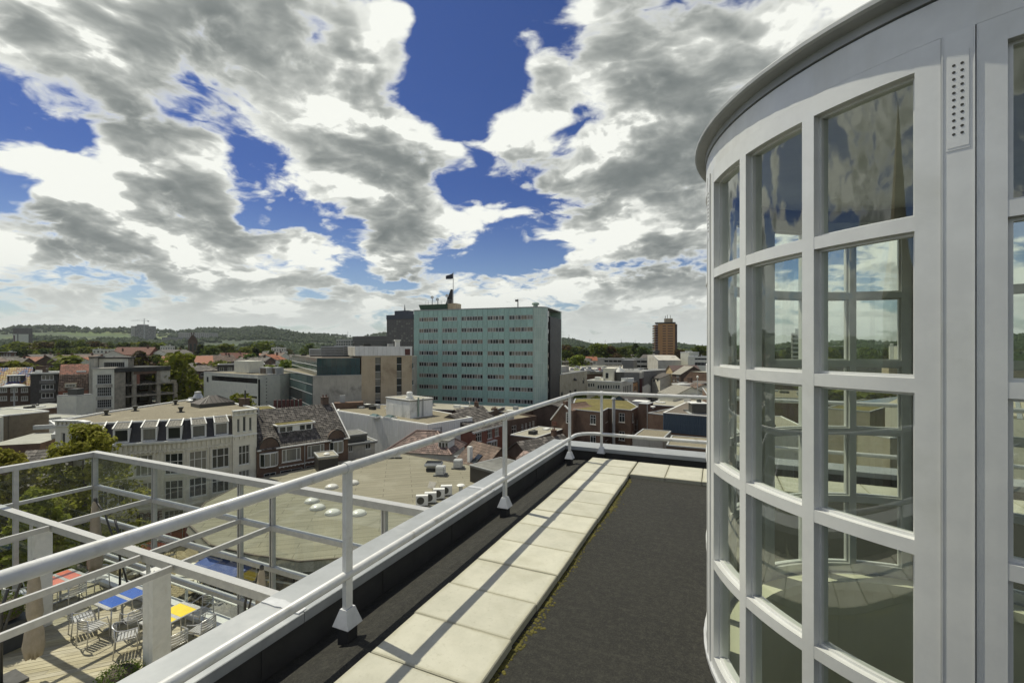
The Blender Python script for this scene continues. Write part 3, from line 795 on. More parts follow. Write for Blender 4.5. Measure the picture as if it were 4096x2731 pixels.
parasol('tied tan parasol hanging beside the red table', (-17.05, 8.0, 0), None, (-17.9, 7.75), 2.95, None)
parasol('tied tan parasol behind the yellow table by the parapet coping', (-10.6, 7.55, 0), None, (-10.2, 7.7), 2.35, None)

def clipped_bush(name, label, loc, r, h, planter, n=2600):
    t = thing(name, label, 'plant', loc, 0)
    z0 = 0
    if planter:
        p = MB(); a, b_ = .30, .40; hh = .75; p.add([(-a,-a,0),(a,-a,0),(a,a,0),(-a,a,0),(-b_,-b_,hh),(b_,-b_,hh),(b_,b_,hh),(-b_,b_,hh)], [(0,3,2,1),(4,5,6,7),(0,1,5,4),(1,2,6,5),(2,3,7,6),(3,0,4,7)])
        p.build('planter', 'planter', t); z0 = .75
    rr = random.Random(int(loc[0]*10)); b = MB()
    for i in range(n):
        v = Vector((rr.gauss(0,1), rr.gauss(0,1), rr.gauss(0,1))); v.normalize()
        k = rr.uniform(.72, 1.04)*(1+.10*mnoise.noise(v*3))
        p = Vector((v.x*r*k, v.y*r*k, z0 + h*.5 + v.z*h*.5*k)); s = rr.uniform(.014, .03)
        u = Vector((rr.gauss(0,1), rr.gauss(0,1), rr.gauss(0,1))); u.normalize(); w_ = u.cross(v); w_.normalize() if w_.length > .01 else None
        b.add([p-u*s, p+w_*s*.6, p+u*s*1.2, p-w_*s*.6], [(0,1,2,3)])
    b.build('foliage', 'box_leaf', t)
    c = MB(); c.lathe([(r*.75, z0+.06),(r*.85, z0+h*.45),(r*.5, z0+h*.85),(.001, z0+h*.92)], 10); c.build('stems', 'bark', t)
clipped_bush('potted_box_bush', 'clipped dark box bush in tall grey planter on the planks', (-16.75, 5.35, ZD), .44, .62, True)
clipped_bush('box_bush', 'bright green clipped bush at the foot of the white column', (-11.95, 5.62, ZD), .50, .8, False, 3200)
# ------------------------------------------------------------------ town: materials and building helpers
D('cream', plain((.72,.69,.575), (.66,.63,.52), 1.5, .8, stain=(.50,.47,.38), sscale=.5, streak=.25, streakc=(.35,.33,.27)))
D('white_render', plain((.70,.69,.58), (.62,.61,.52), 1.0, .8, stain=(.52,.52,.47), sscale=.4, streak=.3, streakc=(.32,.31,.27)))
D('grey_render', plain((.47,.45,.38), (.40,.38,.32), .6, .85, stain=(.22,.21,.18), sscale=.25, streak=.55, streakc=(.12,.11,.09)))
D('pale_concrete', plain((.50,.48,.42), (.42,.40,.35), .5, .85, stain=(.30,.28,.23), sscale=.2, streak=.5, streakc=(.20,.18,.14)))
D('tan_concrete', plain((.50,.42,.29), (.43,.35,.24), .4, .85, stain=(.27,.21,.14), sscale=.18, streak=.45, streakc=(.22,.16,.10)))
D('sand_stone', plain((.46,.42,.31), (.39,.35,.25), .7, .85, stain=(.31,.27,.19), sscale=.3, streak=.2))
D('ruin_concrete', plain((.36,.32,.25), (.24,.22,.18), 1.2, .9, stain=(.13,.11,.09), sscale=.5, streak=.7, bump=.4, bscale=8))
D('gravel', plain((.25,.22,.15), (.16,.14,.095), 9, .95, bump=.7, bscale=30, stain=(.30,.27,.19), sscale=.35))
D('gravel_pale', plain((.36,.34,.27), (.28,.26,.20), 7, .95, bump=.5, bscale=30, stain=(.22,.20,.15), sscale=.35))
D('felt_grey', plain((.20,.20,.18), (.15,.15,.135), 1.4, .9, stain=(.10,.10,.09), sscale=.3))
D('felt_brown', plain((.15,.125,.095), (.11,.092,.07), 1.4, .9, stain=(.19,.165,.13), sscale=.3))
D('felt_dark', plain((.055,.055,.05), (.035,.035,.033), 2, .9, stain=(.08,.08,.07), sscale=.4))
D('felt_white', plain((.36,.36,.30), (.30,.30,.25), .8, .8, stain=(.24,.24,.19), sscale=.3))
D('moss_roof', plain((.16,.135,.03), (.10,.085,.025), 1.6, .95, bump=.7, bscale=10, stain=(.22,.18,.05), sscale=.5))
D('coping_white', plain((.78,.78,.74), (.70,.70,.66), 3, .5))
D('coping_grey', plain((.42,.43,.42), (.35,.36,.35), 3, .5))
D('tile_dark', plain((.085,.075,.065), (.055,.048,.042), 3.5, .75, stain=(.17,.155,.135), sscale=2.2, isl=.55, vary=.1))
D('tile_brown', plain((.13,.085,.06), (.085,.058,.043), 3, .78, stain=(.18,.15,.12), sscale=1.5, isl=.22, vary=.12))
D('tile_red', plain((.29,.095,.038), (.20,.066,.03), 2.5, .75, stain=(.19,.085,.05), sscale=.8, isl=.22, vary=.15))
D('tile_rust', plain((.20,.075,.045), (.13,.052,.035), 2.5, .78, stain=(.10,.05,.035), sscale=.8, isl=.22, vary=.15))
D('tile_mauve', plain((.17,.115,.095), (.12,.082,.07), 4, .7, stain=(.22,.17,.145), sscale=2, isl=.35, vary=.1))
D('slate', plain((.028,.027,.028), (.05,.047,.046), 8, .6, stain=(.075,.07,.06), sscale=3, bump=.4, bscale=14))
D('shingle_grey', plain((.33,.31,.26), (.20,.19,.16), 9, .8, stain=(.12,.11,.09), sscale=4))
D('brick_brown', brick_mat((.115,.066,.042), (.15,.086,.054), (.14,.12,.095), (.07,.042,.03)))
D('brick_dark', brick_mat((.085,.055,.038), (.11,.07,.05), (.12,.10,.08), (.052,.036,.027)))
D('brick_red', brick_mat((.19,.062,.038), (.25,.085,.05), (.20,.16,.13), (.13,.05,.035)))
D('brick_tan', brick_mat((.20,.165,.11), (.15,.125,.085), (.22,.19,.14), (.11,.09,.065)))
D('brick_orange', brick_mat((.50,.265,.10), (.44,.225,.085), (.42,.27,.15), (.40,.21,.09)))
D('grey_siding', plain((.21,.205,.19), (.17,.165,.15), 2, .8, streak=.2))
D('dark_siding', plain((.08,.075,.068), (.06,.056,.05), 2, .8))
D('blue_metal', plain((.055,.085,.12), (.045,.07,.10), 1.5, .55, metal=.1, streak=.25))
D('panel_white', plain((.78,.78,.74), (.72,.72,.685), .6, .55, stain=(.48,.49,.46), sscale=.3, vary=.045, streak=.3, streakc=(.34,.35,.32)))
D('panel_aqua', plain((.37,.555,.49), (.335,.515,.455), .5, .28, stain=(.305,.47,.415), sscale=.25, vary=.08, spec=.6, streak=.12, streakc=(.17,.30,.27)))
D('panel_aqua_light', plain((.48,.61,.53), (.43,.56,.49), .5, .22, vary=.08, spec=.7))
D('petrol_glass', plain((.010,.040,.045), (.016,.055,.06), .4, .08, spec=.8, vary=.25))
D('petrol_glass_light', plain((.07,.12,.115), (.10,.15,.14), .5, .12, spec=.8, vary=.3))
D('black_glass', plain((.012,.012,.013), (.02,.02,.02), .5, .1, spec=.7, vary=.3))
D('black_panel', plain((.022,.02,.018), (.032,.029,.027), .8, .5, vary=.2))
D('green_metal', plain((.03,.075,.05), (.025,.06,.04), 2, .55))
D('navy_panel', plain((.028,.034,.062), (.022,.028,.05), .2, .5))
D('tower_brown', plain((.10,.085,.075), (.08,.068,.06), .2, .7, vary=.1))
D('pane', pane_mat(light=.30))
D('pane_dark', pane_mat(light=0.0))
D('pane_light', pane_mat(light=.75))
D('blind', plain((.24,.215,.165), (.21,.19,.145), 3, .8, vary=.12))
D('frame_white', plain((.72,.72,.67), (.66,.66,.61), 4, .5))
D('frame_dark', plain((.05,.05,.045), (.07,.07,.06), 4, .5))
D('maroon', plain((.085,.012,.016), (.06,.01,.013), 4, .4))
D('door_red', plain((.10,.03,.022), (.08,.025,.02), 2, .6))
D('yellow_paint', plain((.70,.50,.03), (.60,.42,.025), 2, .6))
D('blue_awning', plain((.03,.07,.24), (.025,.055,.20), 2, .7))
D('canvas_white', plain((.72,.70,.60), (.64,.62,.53), 3, .85))
D('red_cloth', plain((.36,.05,.03), (.28,.04,.025), 3, .8))
D('sign_white', plain((.70,.70,.66), None, 2, .5))
D('sign_blue', plain((.05,.16,.26), None, 2, .5))
D('sign_black', plain((.03,.03,.03), None, 2, .5))
D('sign_brown', plain((.12,.055,.03), None, 2, .5))
D('dome_plastic', plain((.72,.71,.64), (.64,.63,.56), 3, .25, spec=.6))
D('ochre_render', plain((.52,.40,.22), (.46,.34,.18), 1, .8))
D('copper_green', plain((.28,.36,.30), (.22,.29,.25), 2, .6))

def RB(pa, d, pb):                             # distance at column pb on a front that faces the viewer squarely
    return d*sqrt((1+((pa-CX)/F)**2)/(1+((pb-CX)/F)**2))
class Fac:
    """one facade plane: local x runs along it, y goes into the building, z up from z0; addressed in metres or by photograph pixel"""
    def __init__(s, a, b, z0=ZS):
        s.A = Vector(W(*a)); s.B = Vector(W(*b)); s.z0 = z0
        d = s.B - s.A; s.L = d.length; s.e = d.normalized(); s.rot = atan2(d.y, d.x)
    def x(s, px):
        k = (px-CX)/F; r = Vector((k*RT[0]+FW[0], k*RT[1]+FW[1]))
        det = s.e.x*(-r.y) + r.x*s.e.y
        return (-s.A.x*(-r.y) + r.x*(-s.A.y)) / det
    def d(s, px): p = s.A + s.e*s.x(px); return dist_of(p)
    def z(s, px, py): return ZP(py, s.d(px)) - s.z0
    def h(s, x0, y0, x1, y1):                 # pixel box -> hole in local metres
        m = (x0+x1)/2
        return (s.x(x0), s.x(x1), s.z(m, y1), s.z(m, y0))
    def root(s, name, label, cat='building', group=None):
        return thing(name, label, cat, (s.A.x, s.A.y, s.z0), s.rot, group)

def skin(par, x, y, rot, L, z0, z1, holes, mat, t=.16, name='wall', x0=0.0):
    """wall sheet with real openings and reveals"""
    xs = sorted({x0, L} | {v for h in holes for v in h[:2]}); zs = sorted({z0, z1} | {v for h in holes for v in h[2:]})
    xs = [v for v in xs if x0 <= v <= L]; zs = [v for v in zs if z0 <= v <= z1]
    b = MB(); inside = lambda a, c: any(h[0] < a < h[1] and h[2] < c < h[3] for h in holes)
    # merge cells along x per row to save faces
    for j in range(len(zs)-1):
        zc = (zs[j]+zs[j+1])/2; i = 0
        while i < len(xs)-1:
            if inside((xs[i]+xs[i+1])/2, zc): i += 1; continue
            k = i
            while k+1 < len(xs)-1 and not inside((xs[k+1]+xs[k+2])/2, zc): k += 1
            a, c = xs[i], xs[k+1]
            b.add([(a,0,zs[j]),(c,0,zs[j]),(c,0,zs[j+1]),(a,0,zs[j+1])], [(0,1,2,3)]); i = k+1
    for h in holes:
        a, c, lo, hi = h
        b.add([(a,0,lo),(c,0,lo),(c,0,hi),(a,0,hi),(a,t,lo),(c,t,lo),(c,t,hi),(a,t,hi)], [(0,4,5,1),(1,5,6,2),(2,6,7,3),(3,7,4,0)])
    b.add([(x0,0,z0),(x0,t,z0),(x0,t,z1),(x0,0,z1)], [(0,1,2,3)]); b.add([(L,0,z0),(L,t,z0),(L,t,z1),(L,0,z1)], [(3,2,1,0)])
    b.add([(x0,0,z1),(L,0,z1),(L,t,z1),(x0,t,z1)], [(0,1,2,3)])
    o = b.build(name, mat, par, (x, y, 0), rot); return o

def win(par, x, y, rot, hole, vs=(), hs=(), ft=.06, bt=.04, fmat='frame_white', pmat='pane', sill=True, rec=.07, name='window'):
    w, h = hole[1]-hole[0], hole[3]-hole[2]; key = ('win', round(w,2), round(h,2), tuple(vs), tuple(hs), ft, bt, fmat, sill, rec)
    w, h = round(w,2), round(h,2)
    def mk():
        b = MB(); y0, y1 = rec, rec+.05
        b.box(0, ft, y0, y1, 0, h); b.box(w-ft, w, y0, y1, 0, h); b.box(ft, w-ft, y0, y1, 0, ft); b.box(ft, w-ft, y0, y1, h-ft, h)
        for v in vs: b.box(w*v-bt/2, w*v+bt/2, y0+.004, y1-.004, ft, h-ft)
        for q in hs: b.box(ft, w-ft, y0+.007, y1-.007, h*q-bt/2, h*q+bt/2)
        if sill: b.box(-.06, w+.06, -.06, y0-.001, -.07, -.001)
        return b.mesh('window', fmat)
    c, s_ = cos(rot), sin(rot)
    o = put(shared(key, mk), name, par, (x + hole[0]*c, y + hole[0]*s_, hole[2]), rot)
    pm = shared(('wpane', w, h, pmat, rec), lambda: MB().box(.01, w-.01, rec+.03, rec+.045, .01, h-.01).mesh('pane', pmat))
    put(pm, 'pane', o); return o

def openings(par, x, y, rot, L, z0, z1, holes, mat, style=None, t=.16, name='wall', **kw):
    w = skin(par, x, y, rot, L, z0, z1, holes, mat, t, name)
    for h in holes: win(par, x, y, rot, h, **{**(style or {}), **kw})
    return w

def flat_roof(par, poly, z, mat, cop='coping_white', ch=.25, cw=.3, name='roof'):
    n = len(poly); c = MB(); P = [Vector(p) for p in poly]
    area = sum(P[i].x*P[(i+1)%n].y - P[(i+1)%n].x*P[i].y for i in range(n)); sg = 1 if area > 0 else -1
    inn = []; ins = []
    for i in range(n):
        a, b_, d = P[i-1], P[i], P[(i+1)%n]
        e1 = (b_-a).normalized(); e2 = (d-b_).normalized(); n1 = Vector((-e1.y, e1.x))*sg; n2 = Vector((-e2.y, e2.x))*sg
        m = n1+n2; m = m/ max(.25, m.dot(n1)); inn.append(b_ + m*cw); ins.append(b_ + m*.03)
    MB().prism([tuple(p) for p in ins], z-.25, z+.015).build(name, mat, par)
    P = [p - (q-p)*(.02/cw) for p, q in zip(P, inn)]
    lo, hi = z-.05, z+ch
    vs = [(p.x,p.y,lo) for p in P] + [(p.x,p.y,hi) for p in P] + [(p.x,p.y,hi) for p in inn] + [(p.x,p.y,lo) for p in inn]
    fs = []
    for i in range(n):
        j = (i+1)%n; fs += [(i,j,n+j,n+i), (n+i,n+j,2*n+j,2*n+i), (2*n+i,2*n+j,3*n+j,3*n+i)]
    c.add(vs, fs); c.build('roof_edge', cop, par)
    if abs(area) > 90 and ('gravel' in mat or 'felt' in mat):      # small roof clutter: vent pipes, hatches, boxes
        q = random.Random(int(abs(area)*7)); ctr = sum(ins, Vector((0, 0)))/n
        for k in range(min(7, 2+int(abs(area)/70))):
            e = q.randrange(n); p = ctr + ((ins[e]+(ins[(e+1)%n]-ins[e])*q.random())-ctr)*q.uniform(.15, .8)
            h = q.uniform(.4, 1.0)
            if k % 3 == 0: MB().cbox(p.x, p.y, z+.01, q.uniform(.8, 1.6), q.uniform(.7, 1.2), h*.8).build('roof_box', q.choice(('coping_grey', 'coping_white', 'felt_dark')), par)
            elif k % 3 == 1: MB().lathe([(.12, z), (.12, z+h), (.22, z+h), (.22, z+h+.1), (.001, z+h+.2)], 8, (p.x, p.y)).build('vent_pipe', q.choice(('galv', 'frame_dark')), par)
            else: MB().cbox(p.x, p.y, z+.01, q.uniform(.9, 2.4), .9, .22).build('roof_hatch', q.choice(('coping_white', 'felt_grey')), par)

def tiles(par, o, u, v, nu, nv, mat, amp=.03, step=.03, name='roof_tiles', kind='stuff'):
    """pan tiles laid in courses: o eave corner, u vector along the eave, v vector up the slope; nu x nv tiles"""
    o, u, v = Vector(o), Vector(u), Vector(v); nrm = u.cross(v); nrm.normalize()
    if nrm.z < 0: nrm = -nrm
    du, dv = u/nu, v/nv; b = MB(); rr = random.Random(nu*31+nv)
    prof = ((0, 0), (.28, 1), (.60, .15), (1.0, 0))
    for j in range(nv):
        for i in range(nu):
            p = o + du*i + dv*j; k = rr.uniform(-.25, .25)*step
            lo = [p + du*a + nrm*(amp*h_ + step + k) for a, h_ in prof]; hi = [p + du*a + dv*1.04 + nrm*(amp*h_ + k*.3) for a, h_ in prof]
            ed = [p + du*a + nrm*(amp*h_*.3) for a, h_ in prof]
            b.add(lo+hi+ed, [(0,1,5,4),(1,2,6,5),(2,3,7,6),(8,9,1,0),(9,10,2,1),(10,11,3,2)])
    ob = b.build(name, mat, par)
    if kind: ob['kind'] = kind
    return ob

def gable(par, x0, x1, y0, y1, ze, zr, mat, wall='brick_brown', axis='x', ov=.25, tile=None, gables=True):
    """gable roof over a rectangle; axis = direction of the ridge"""
    b = MB(); t = .12
    if axis == 'x':
        ym = (y0+y1)/2
        for s, ya in ((1, y0-ov), (-1, y1+ov)):
            zz = ze - ov*(zr-ze)/(ym-y0)
            b.add([(x0-ov,ya,zz),(x1+ov,ya,zz),(x1+ov,ym,zr),(x0-ov,ym,zr),(x0-ov,ya,zz-t),(x1+ov,ya,zz-t),(x1+ov,ym,zr-t),(x0-ov,ym,zr-t)],
                  [(0,1,2,3),(7,6,5,4),(0,4,5,1),(1,5,6,2),(3,2,6,7),(0,3,7,4)])
        r = b.build('roof', mat, par)
        g = MB(); g.xprism([(y0,ze-.01),(y1,ze-.01),(ym,zr-t-.01)], x0+.01, x1-.01)
    else:
        xm = (x0+x1)/2
        for s, xa in ((1, x0-ov), (-1, x1+ov)):
            zz = ze - ov*(zr-ze)/(xm-x0)
            b.add([(xa,y0-ov,zz),(xa,y1+ov,zz),(xm,y1+ov,zr),(xm,y0-ov,zr),(xa,y0-ov,zz-t),(xa,y1+ov,zz-t),(xm,y1+ov,zr-t),(xm,y0-ov,zr-t)],
                  [(0,1,2,3),(7,6,5,4),(0,4,5,1),(1,5,6,2),(3,2,6,7),(0,3,7,4)])
        r = b.build('roof', mat, par)
        g = MB(); g.yprism([(x0,ze-.01),(x1,ze-.01),(xm,zr-t-.01)], y0+.01, y1-.01)
    if gables: g.build('gable_wall', wall, par)
    if tile:
        tw, th = tile
        if axis == 'x':
            ym = (y0+y1)/2; zz = ze - ov*(zr-ze)/(ym-y0)
            for ya, sg in ((y0-ov, 1), (y1+ov, -1)):
                u = Vector((x1-x0+2*ov, 0, 0)); v = Vector((0, ym-ya, zr-zz)); n = v.length
                tiles(par, (x0-ov, ya, zz+.01), u, v, max(2, int(u.length/tw)), max(2, int(n/th)), mat)
        else:
            xm = (x0+x1)/2; zz = ze - ov*(zr-ze)/(xm-x0)
            for xa in (x0-ov, x1+ov):
                u = Vector((0, y1-y0+2*ov, 0)); v = Vector((xm-xa, 0, zr-zz)); n = v.length
                tiles(par, (xa, y0-ov, zz+.01), u, v, max(2, int(u.length/tw)), max(2, int(n/th)), mat)
    return r
def chimney(par, x, y, z0, h, w=.7, d=.5, mat='brick_brown', pots=2):
    b = MB(); b.cbox(x, y, z0, w, d, h); b.cbox(x, y, z0+h, w+.1, d+.1, .08); c = b.build('chimney', mat, par)
    for k in range(pots):
        MB().lathe([(.10, z0+h+.08), (.085, z0+h+.4)], 8, (x-w/2+w*(k+.5)/pots, y)).build('chimney_pot', 'tile_rust', c)
    return c
def block(par, name, mat, x0, x1, y0, y1, z0, z1, **kw): return MB().box(x0, x1, y0, y1, z0, z1).build(name, mat, par, **kw)
def lettering(par, text, size, loc, rot, mat, depth=.02, name='lettering', align='LEFT', spacing=1.0):
    cu = bpy.data.curves.new(name, 'FONT'); cu.body = text; cu.size = size; cu.extrude = depth; cu.align_x = align; cu.space_character = spacing
    tmp = bpy.data.objects.new(name, cu); COL.objects.link(tmp); bpy.context.view_layer.update()
    me = bpy.data.meshes.new_from_object(tmp.evaluated_get(bpy.context.evaluated_depsgraph_get())); bpy.data.objects.remove(tmp)
    me.materials.clear(); me.materials.append(M(mat))
    o = put(me, name, par, loc); o.rotation_euler = (radians(90), 0, rot); return o
# ------------------------------------------------------------------ ground, hills
def m_ground(name):
    m, t, b, o = _new(name); v = _obj(t, True)
    n = t.noise(v, .02, 6, .6); q = t.noise(v, .12, 4, .6)
    c = t.mix(t.rng(n, .42, .6), (.055,.055,.05), (.05,.065,.022))
    c = t.mix(t.rng(q, .5, .75), c, (.12,.115,.10))
    t.put(b.inputs['Base Color'], c); b.inputs['Roughness'].default_value = .95
    return m
D('ground', m_ground)
def m_hill(name):
    m, t, b, o = _new(name); v = _obj(t, True)
    f = t.voro(_stretch(t, v, (.0022, .0045, 0)), 1.0, feature='F1', out='Color')
    sep = t.n('ShaderNodeSeparateXYZ'); t.link(f, sep.inputs[0])
    c = t.mix(sep.outputs[0], (.075,.125,.012), (.12,.14,.025))
    c = t.mix(t.rng(sep.outputs[1], .45, .55), c, (.045,.075,.02))
    c = t.mix(t.rng(t.noise(v, .003, 5, .6), .42, .54), c, (.028,.045,.016))
    c = t.mix(t.m('MULTIPLY', t.rng(t.noise(v, .05, 4, .7), .4, .7), .5), c, (.02,.032,.012))
    t.put(b.inputs['Base Color'], c); b.inputs['Roughness'].default_value = .95
    return m
D('hill', m_hill)
D('far_wood', leaf_mat((.022,.040,.009), (.055,.078,.014), (.020,.034,.009), .1))
# square paving
D('street_slab', plain((.34,.285,.165), (.28,.23,.13), 2.5, .9, stain=(.23,.19,.11), sscale=.5, vary=.14))
def hill_h(x, y):
    """terrain height over the street: flat town, wooded ridge from about a kilometre out"""
    d = x*FW[0]+y*FW[1]; lat = x*RT[0]+y*RT[1]; r = sqrt(x*x+y*y)
    if r < 700: return 0.0
    px = CX + F*lat/max(d, 1)
    t = min(1, max(0, (r-700)/2600)); s = t*t*(3-2*t)
    az = atan2(lat, max(d, .01))
    prof = 106 + 11*sin(az*9+1.0) + 11*sin(az*23+.5) + 5*sin(az*61) - 72*min(1, max(0, (az+.10)/.30))
    prof *= 1 - .18*max(0, -az-.55)
    return s*prof + 26*s*mnoise.fractal(Vector((x*.0011, y*.0011, 3.3)), 1.0, 2.0, 4) + 8*t*mnoise.noise(Vector((x*.004, y*.004, 1.0)))
def build_ground():
    b = MB(); nr, na = 46, 130; o = 0; amin, amax = radians(-75), radians(75)
    rs = [0.0] + [60*(7000/60)**(k/(nr-2)) for k in range(nr-1)]
    # ground sheet: polar grid round the viewer, whole circle, to the horizon
    na = 180
    for r in rs:
        for k in range(na):
            a = 2*pi*k/na; x, y = r*cos(a), r*sin(a)
            b.v.append((x, y, ZS + (hill_h(x, y) if r > 650 else 0)))
    for i in range(nr-1):
        for k in range(na): b.f.append((i*na+k, i*na+(k+1)%na, (i+1)*na+(k+1)%na, (i+1)*na+k))
    town = MB(); hills = MB()
    cut = next(i for i, r in enumerate(rs) if r > 640)
    g = MB(); g.v = b.v[:(cut+1)*na]; g.f = [f for f in b.f if max(f) < (cut+1)*na]
    g.build('ground', 'ground', kind='structure')
    h = MB(); h.v = b.v[cut*na:]; h.f = [tuple(i-cut*na for i in f) for f in b.f if min(f) >= cut*na]
    h.build('hills', 'hill', smooth=True, kind='structure')
    # woods on the hills: one mass of crowns
    rr = random.Random(5); w = MB(); ico = [(0,0,1.0),(.85,0,.35),(.26,.81,.40),(-.69,.5,.32),(-.69,-.5,.38),(.26,-.81,.33),(.69,.5,-.5),(-.26,.81,-.5),(-.85,0,-.5),(-.26,-.81,-.5),(.69,-.5,-.5)]
    fs = [(0,1,2),(0,2,3),(0,3,4),(0,4,5),(0,5,1),(1,6,2),(2,6,7),(2,7,3),(3,7,8),(3,8,4),(4,8,9),(4,9,5),(5,9,10),(5,10,1),(1,10,6)]
    n = 0; tries = 0
    while n < 34000 and tries < 500000:
        tries += 1
        az = rr.uniform(-.93, .98); r = 620*(4200/620)**rr.random()
        d, lat = r*cos(az), r*sin(az); x, y = lat*RT[0]+d*FW[0], lat*RT[1]+d*FW[1]
        den = mnoise.fractal(Vector((x*.0016+4, y*.0026, 7.7)), 1.0, 2.0, 4)
        band = .16 if r < 1500 else (.15 if r < 2700 else .17)
        if -.56 < az < -.12 and r > 1500: band -= .17
        if den + band < rr.uniform(-.06, .08): continue
        z = ZS + hill_h(x, y); s = rr.uniform(3.2, 6.2)*(1 + r/6000); hgt = s*rr.uniform(.8, 1.25)
        a = rr.uniform(0, 6.28); ca, sa = cos(a), sin(a)
        w.add([(x+s*(p[0]*ca-p[1]*sa)*rr.uniform(.8,1.15), y+s*(p[0]*sa+p[1]*ca)*rr.uniform(.8,1.15), z+hgt*(.7+p[2]*rr.uniform(.85,1.1))) for p in ico], fs); n += 1
    w.build('woodland', 'far_wood', kind='stuff', label='dark woods covering the far ridge', cat='woodland')
build_ground()

def build_square():
    """paved market square: slabs laid on the street, the best visible ones as pieces"""
    z = ZS+.004
    base = MB(); base.prism([W(150, 34), W(1250, 27), W(1500, 40), W(1350, 62), W(1000, 60), W(180, 52)], ZS-.02, ZS+.006)
    sq = base.build('market_square', 'felt_brown', kind='structure', label='sandy slab paving of the market square')
    ang = radians(31); ux, uy = cos(ang), sin(ang); s, dd = .60, .30; rr = random.Random(2)
    c = Vector(G(640, 2230, ZS)); me = None; cand = []
    for i in range(-38, 39):
        for j in range(-60, 61):
            u, v = i*s + (s/2 if j % 2 else 0), j*dd
            x, y = c.x+u*ux-v*uy, c.y+u*uy+v*ux
            d = dist_of((x, y)); lat = x*RT[0]+y*RT[1]
            if d < 20: continue
            px = CX+F*lat/d; py = HY+F*(ZC-ZS)/d
            if 380 < px < 1000 and 2095 < py < 2520: cand.append((abs(px-640)*.6+abs(py-2260), x, y, u, v))
    cand.sort()
    def slab():
        b = MB(); e = .012; h = .035; w, d_ = s-.02, dd-.02
        b.add([(-w/2,-d_/2,0),(w/2,-d_/2,0),(w/2,d_/2,0),(-w/2,d_/2,0),(-w/2+e,-d_/2+e,h),(w/2-e,-d_/2+e,h),(w/2-e,d_/2-e,h),(-w/2+e,d_/2-e,h)],
              [(4,5,6,7),(0,1,5,4),(1,2,6,5),(2,3,7,6),(3,0,4,7)])
        return b
    me = slab().mesh('street_slab', 'street_slab'); rest = MB(); tmpl = slab(); ca, sa = cos(ang), sin(ang)
    for k, (q, x, y, u, v) in enumerate(cand):
        dz = rr.uniform(-.004, .004)
        if k < 290: put(me, 'street_slab', sq, (x, y, ZS+.006+dz), ang)
        else: rest.add([(x+p[0]*ca-p[1]*sa, y+p[0]*sa+p[1]*ca, ZS+.006+dz+p[2]) for p in tmpl.v], tmpl.f)
    o = rest.build('street_slabs', 'street_slab', sq); o['kind'] = 'stuff'
build_square()
# ------------------------------------------------------------------ buildings round the square
def sub(root, f):                              # facade plane expressed in an unrotated root
    return (f.A.x-root.location.x, f.A.y-root.location.y, f.rot)
def loc2(root, p): return (p[0]-root.location.x, p[1]-root.location.y)
def place(o, x, y, z, rot): o.location = (x, y, z); o.rotation_euler.z = rot; return o

def roof_vent(label, px, py, z, r=.28, h=.55, kind='pot', group='roof vents on the gravel roof', name='roof_vent'):
    x, y = G(px, py, z)
    t = thing(name, label, 'vent', (x, y, z), 0, group)
    if kind == 'pot':
        MB().lathe([(r*1.5,0),(r*1.5,.05),(r*.55,.08),(r*.55,h*.5)], 12).build('base', 'felt_dark', t)
        MB().lathe([(r*.6,h*.5),(r*1.1,h),(r*1.1,h+.04),(.001,h+.06)], 12).build('cowl', 'frame_dark', t)
    elif kind == 'mushroom':
        MB().lathe([(r*.5,0),(r*.5,h)], 14).build('stem', 'galv', t, smooth=False)
        MB().lathe([(r,h),(r*1.05,h+.06),(r*.8,h+.14),(.001,h+.17)], 18).build('cap', 'coping_white', t, smooth=False)
    elif kind == 'cowl':
        MB().lathe([(r*.6,0),(r*.6,h*.4),(r*1.3,h*.4),(r*.8,h*.8),(r*.8,h),(.001,h*1.05)], 16).build('cowl', 'galv', t)
        MB().lathe([(r*.9,-.02),(r*.9,.1),(r*.6,.12)], 16).build('flange', 'galv', t)
    return t

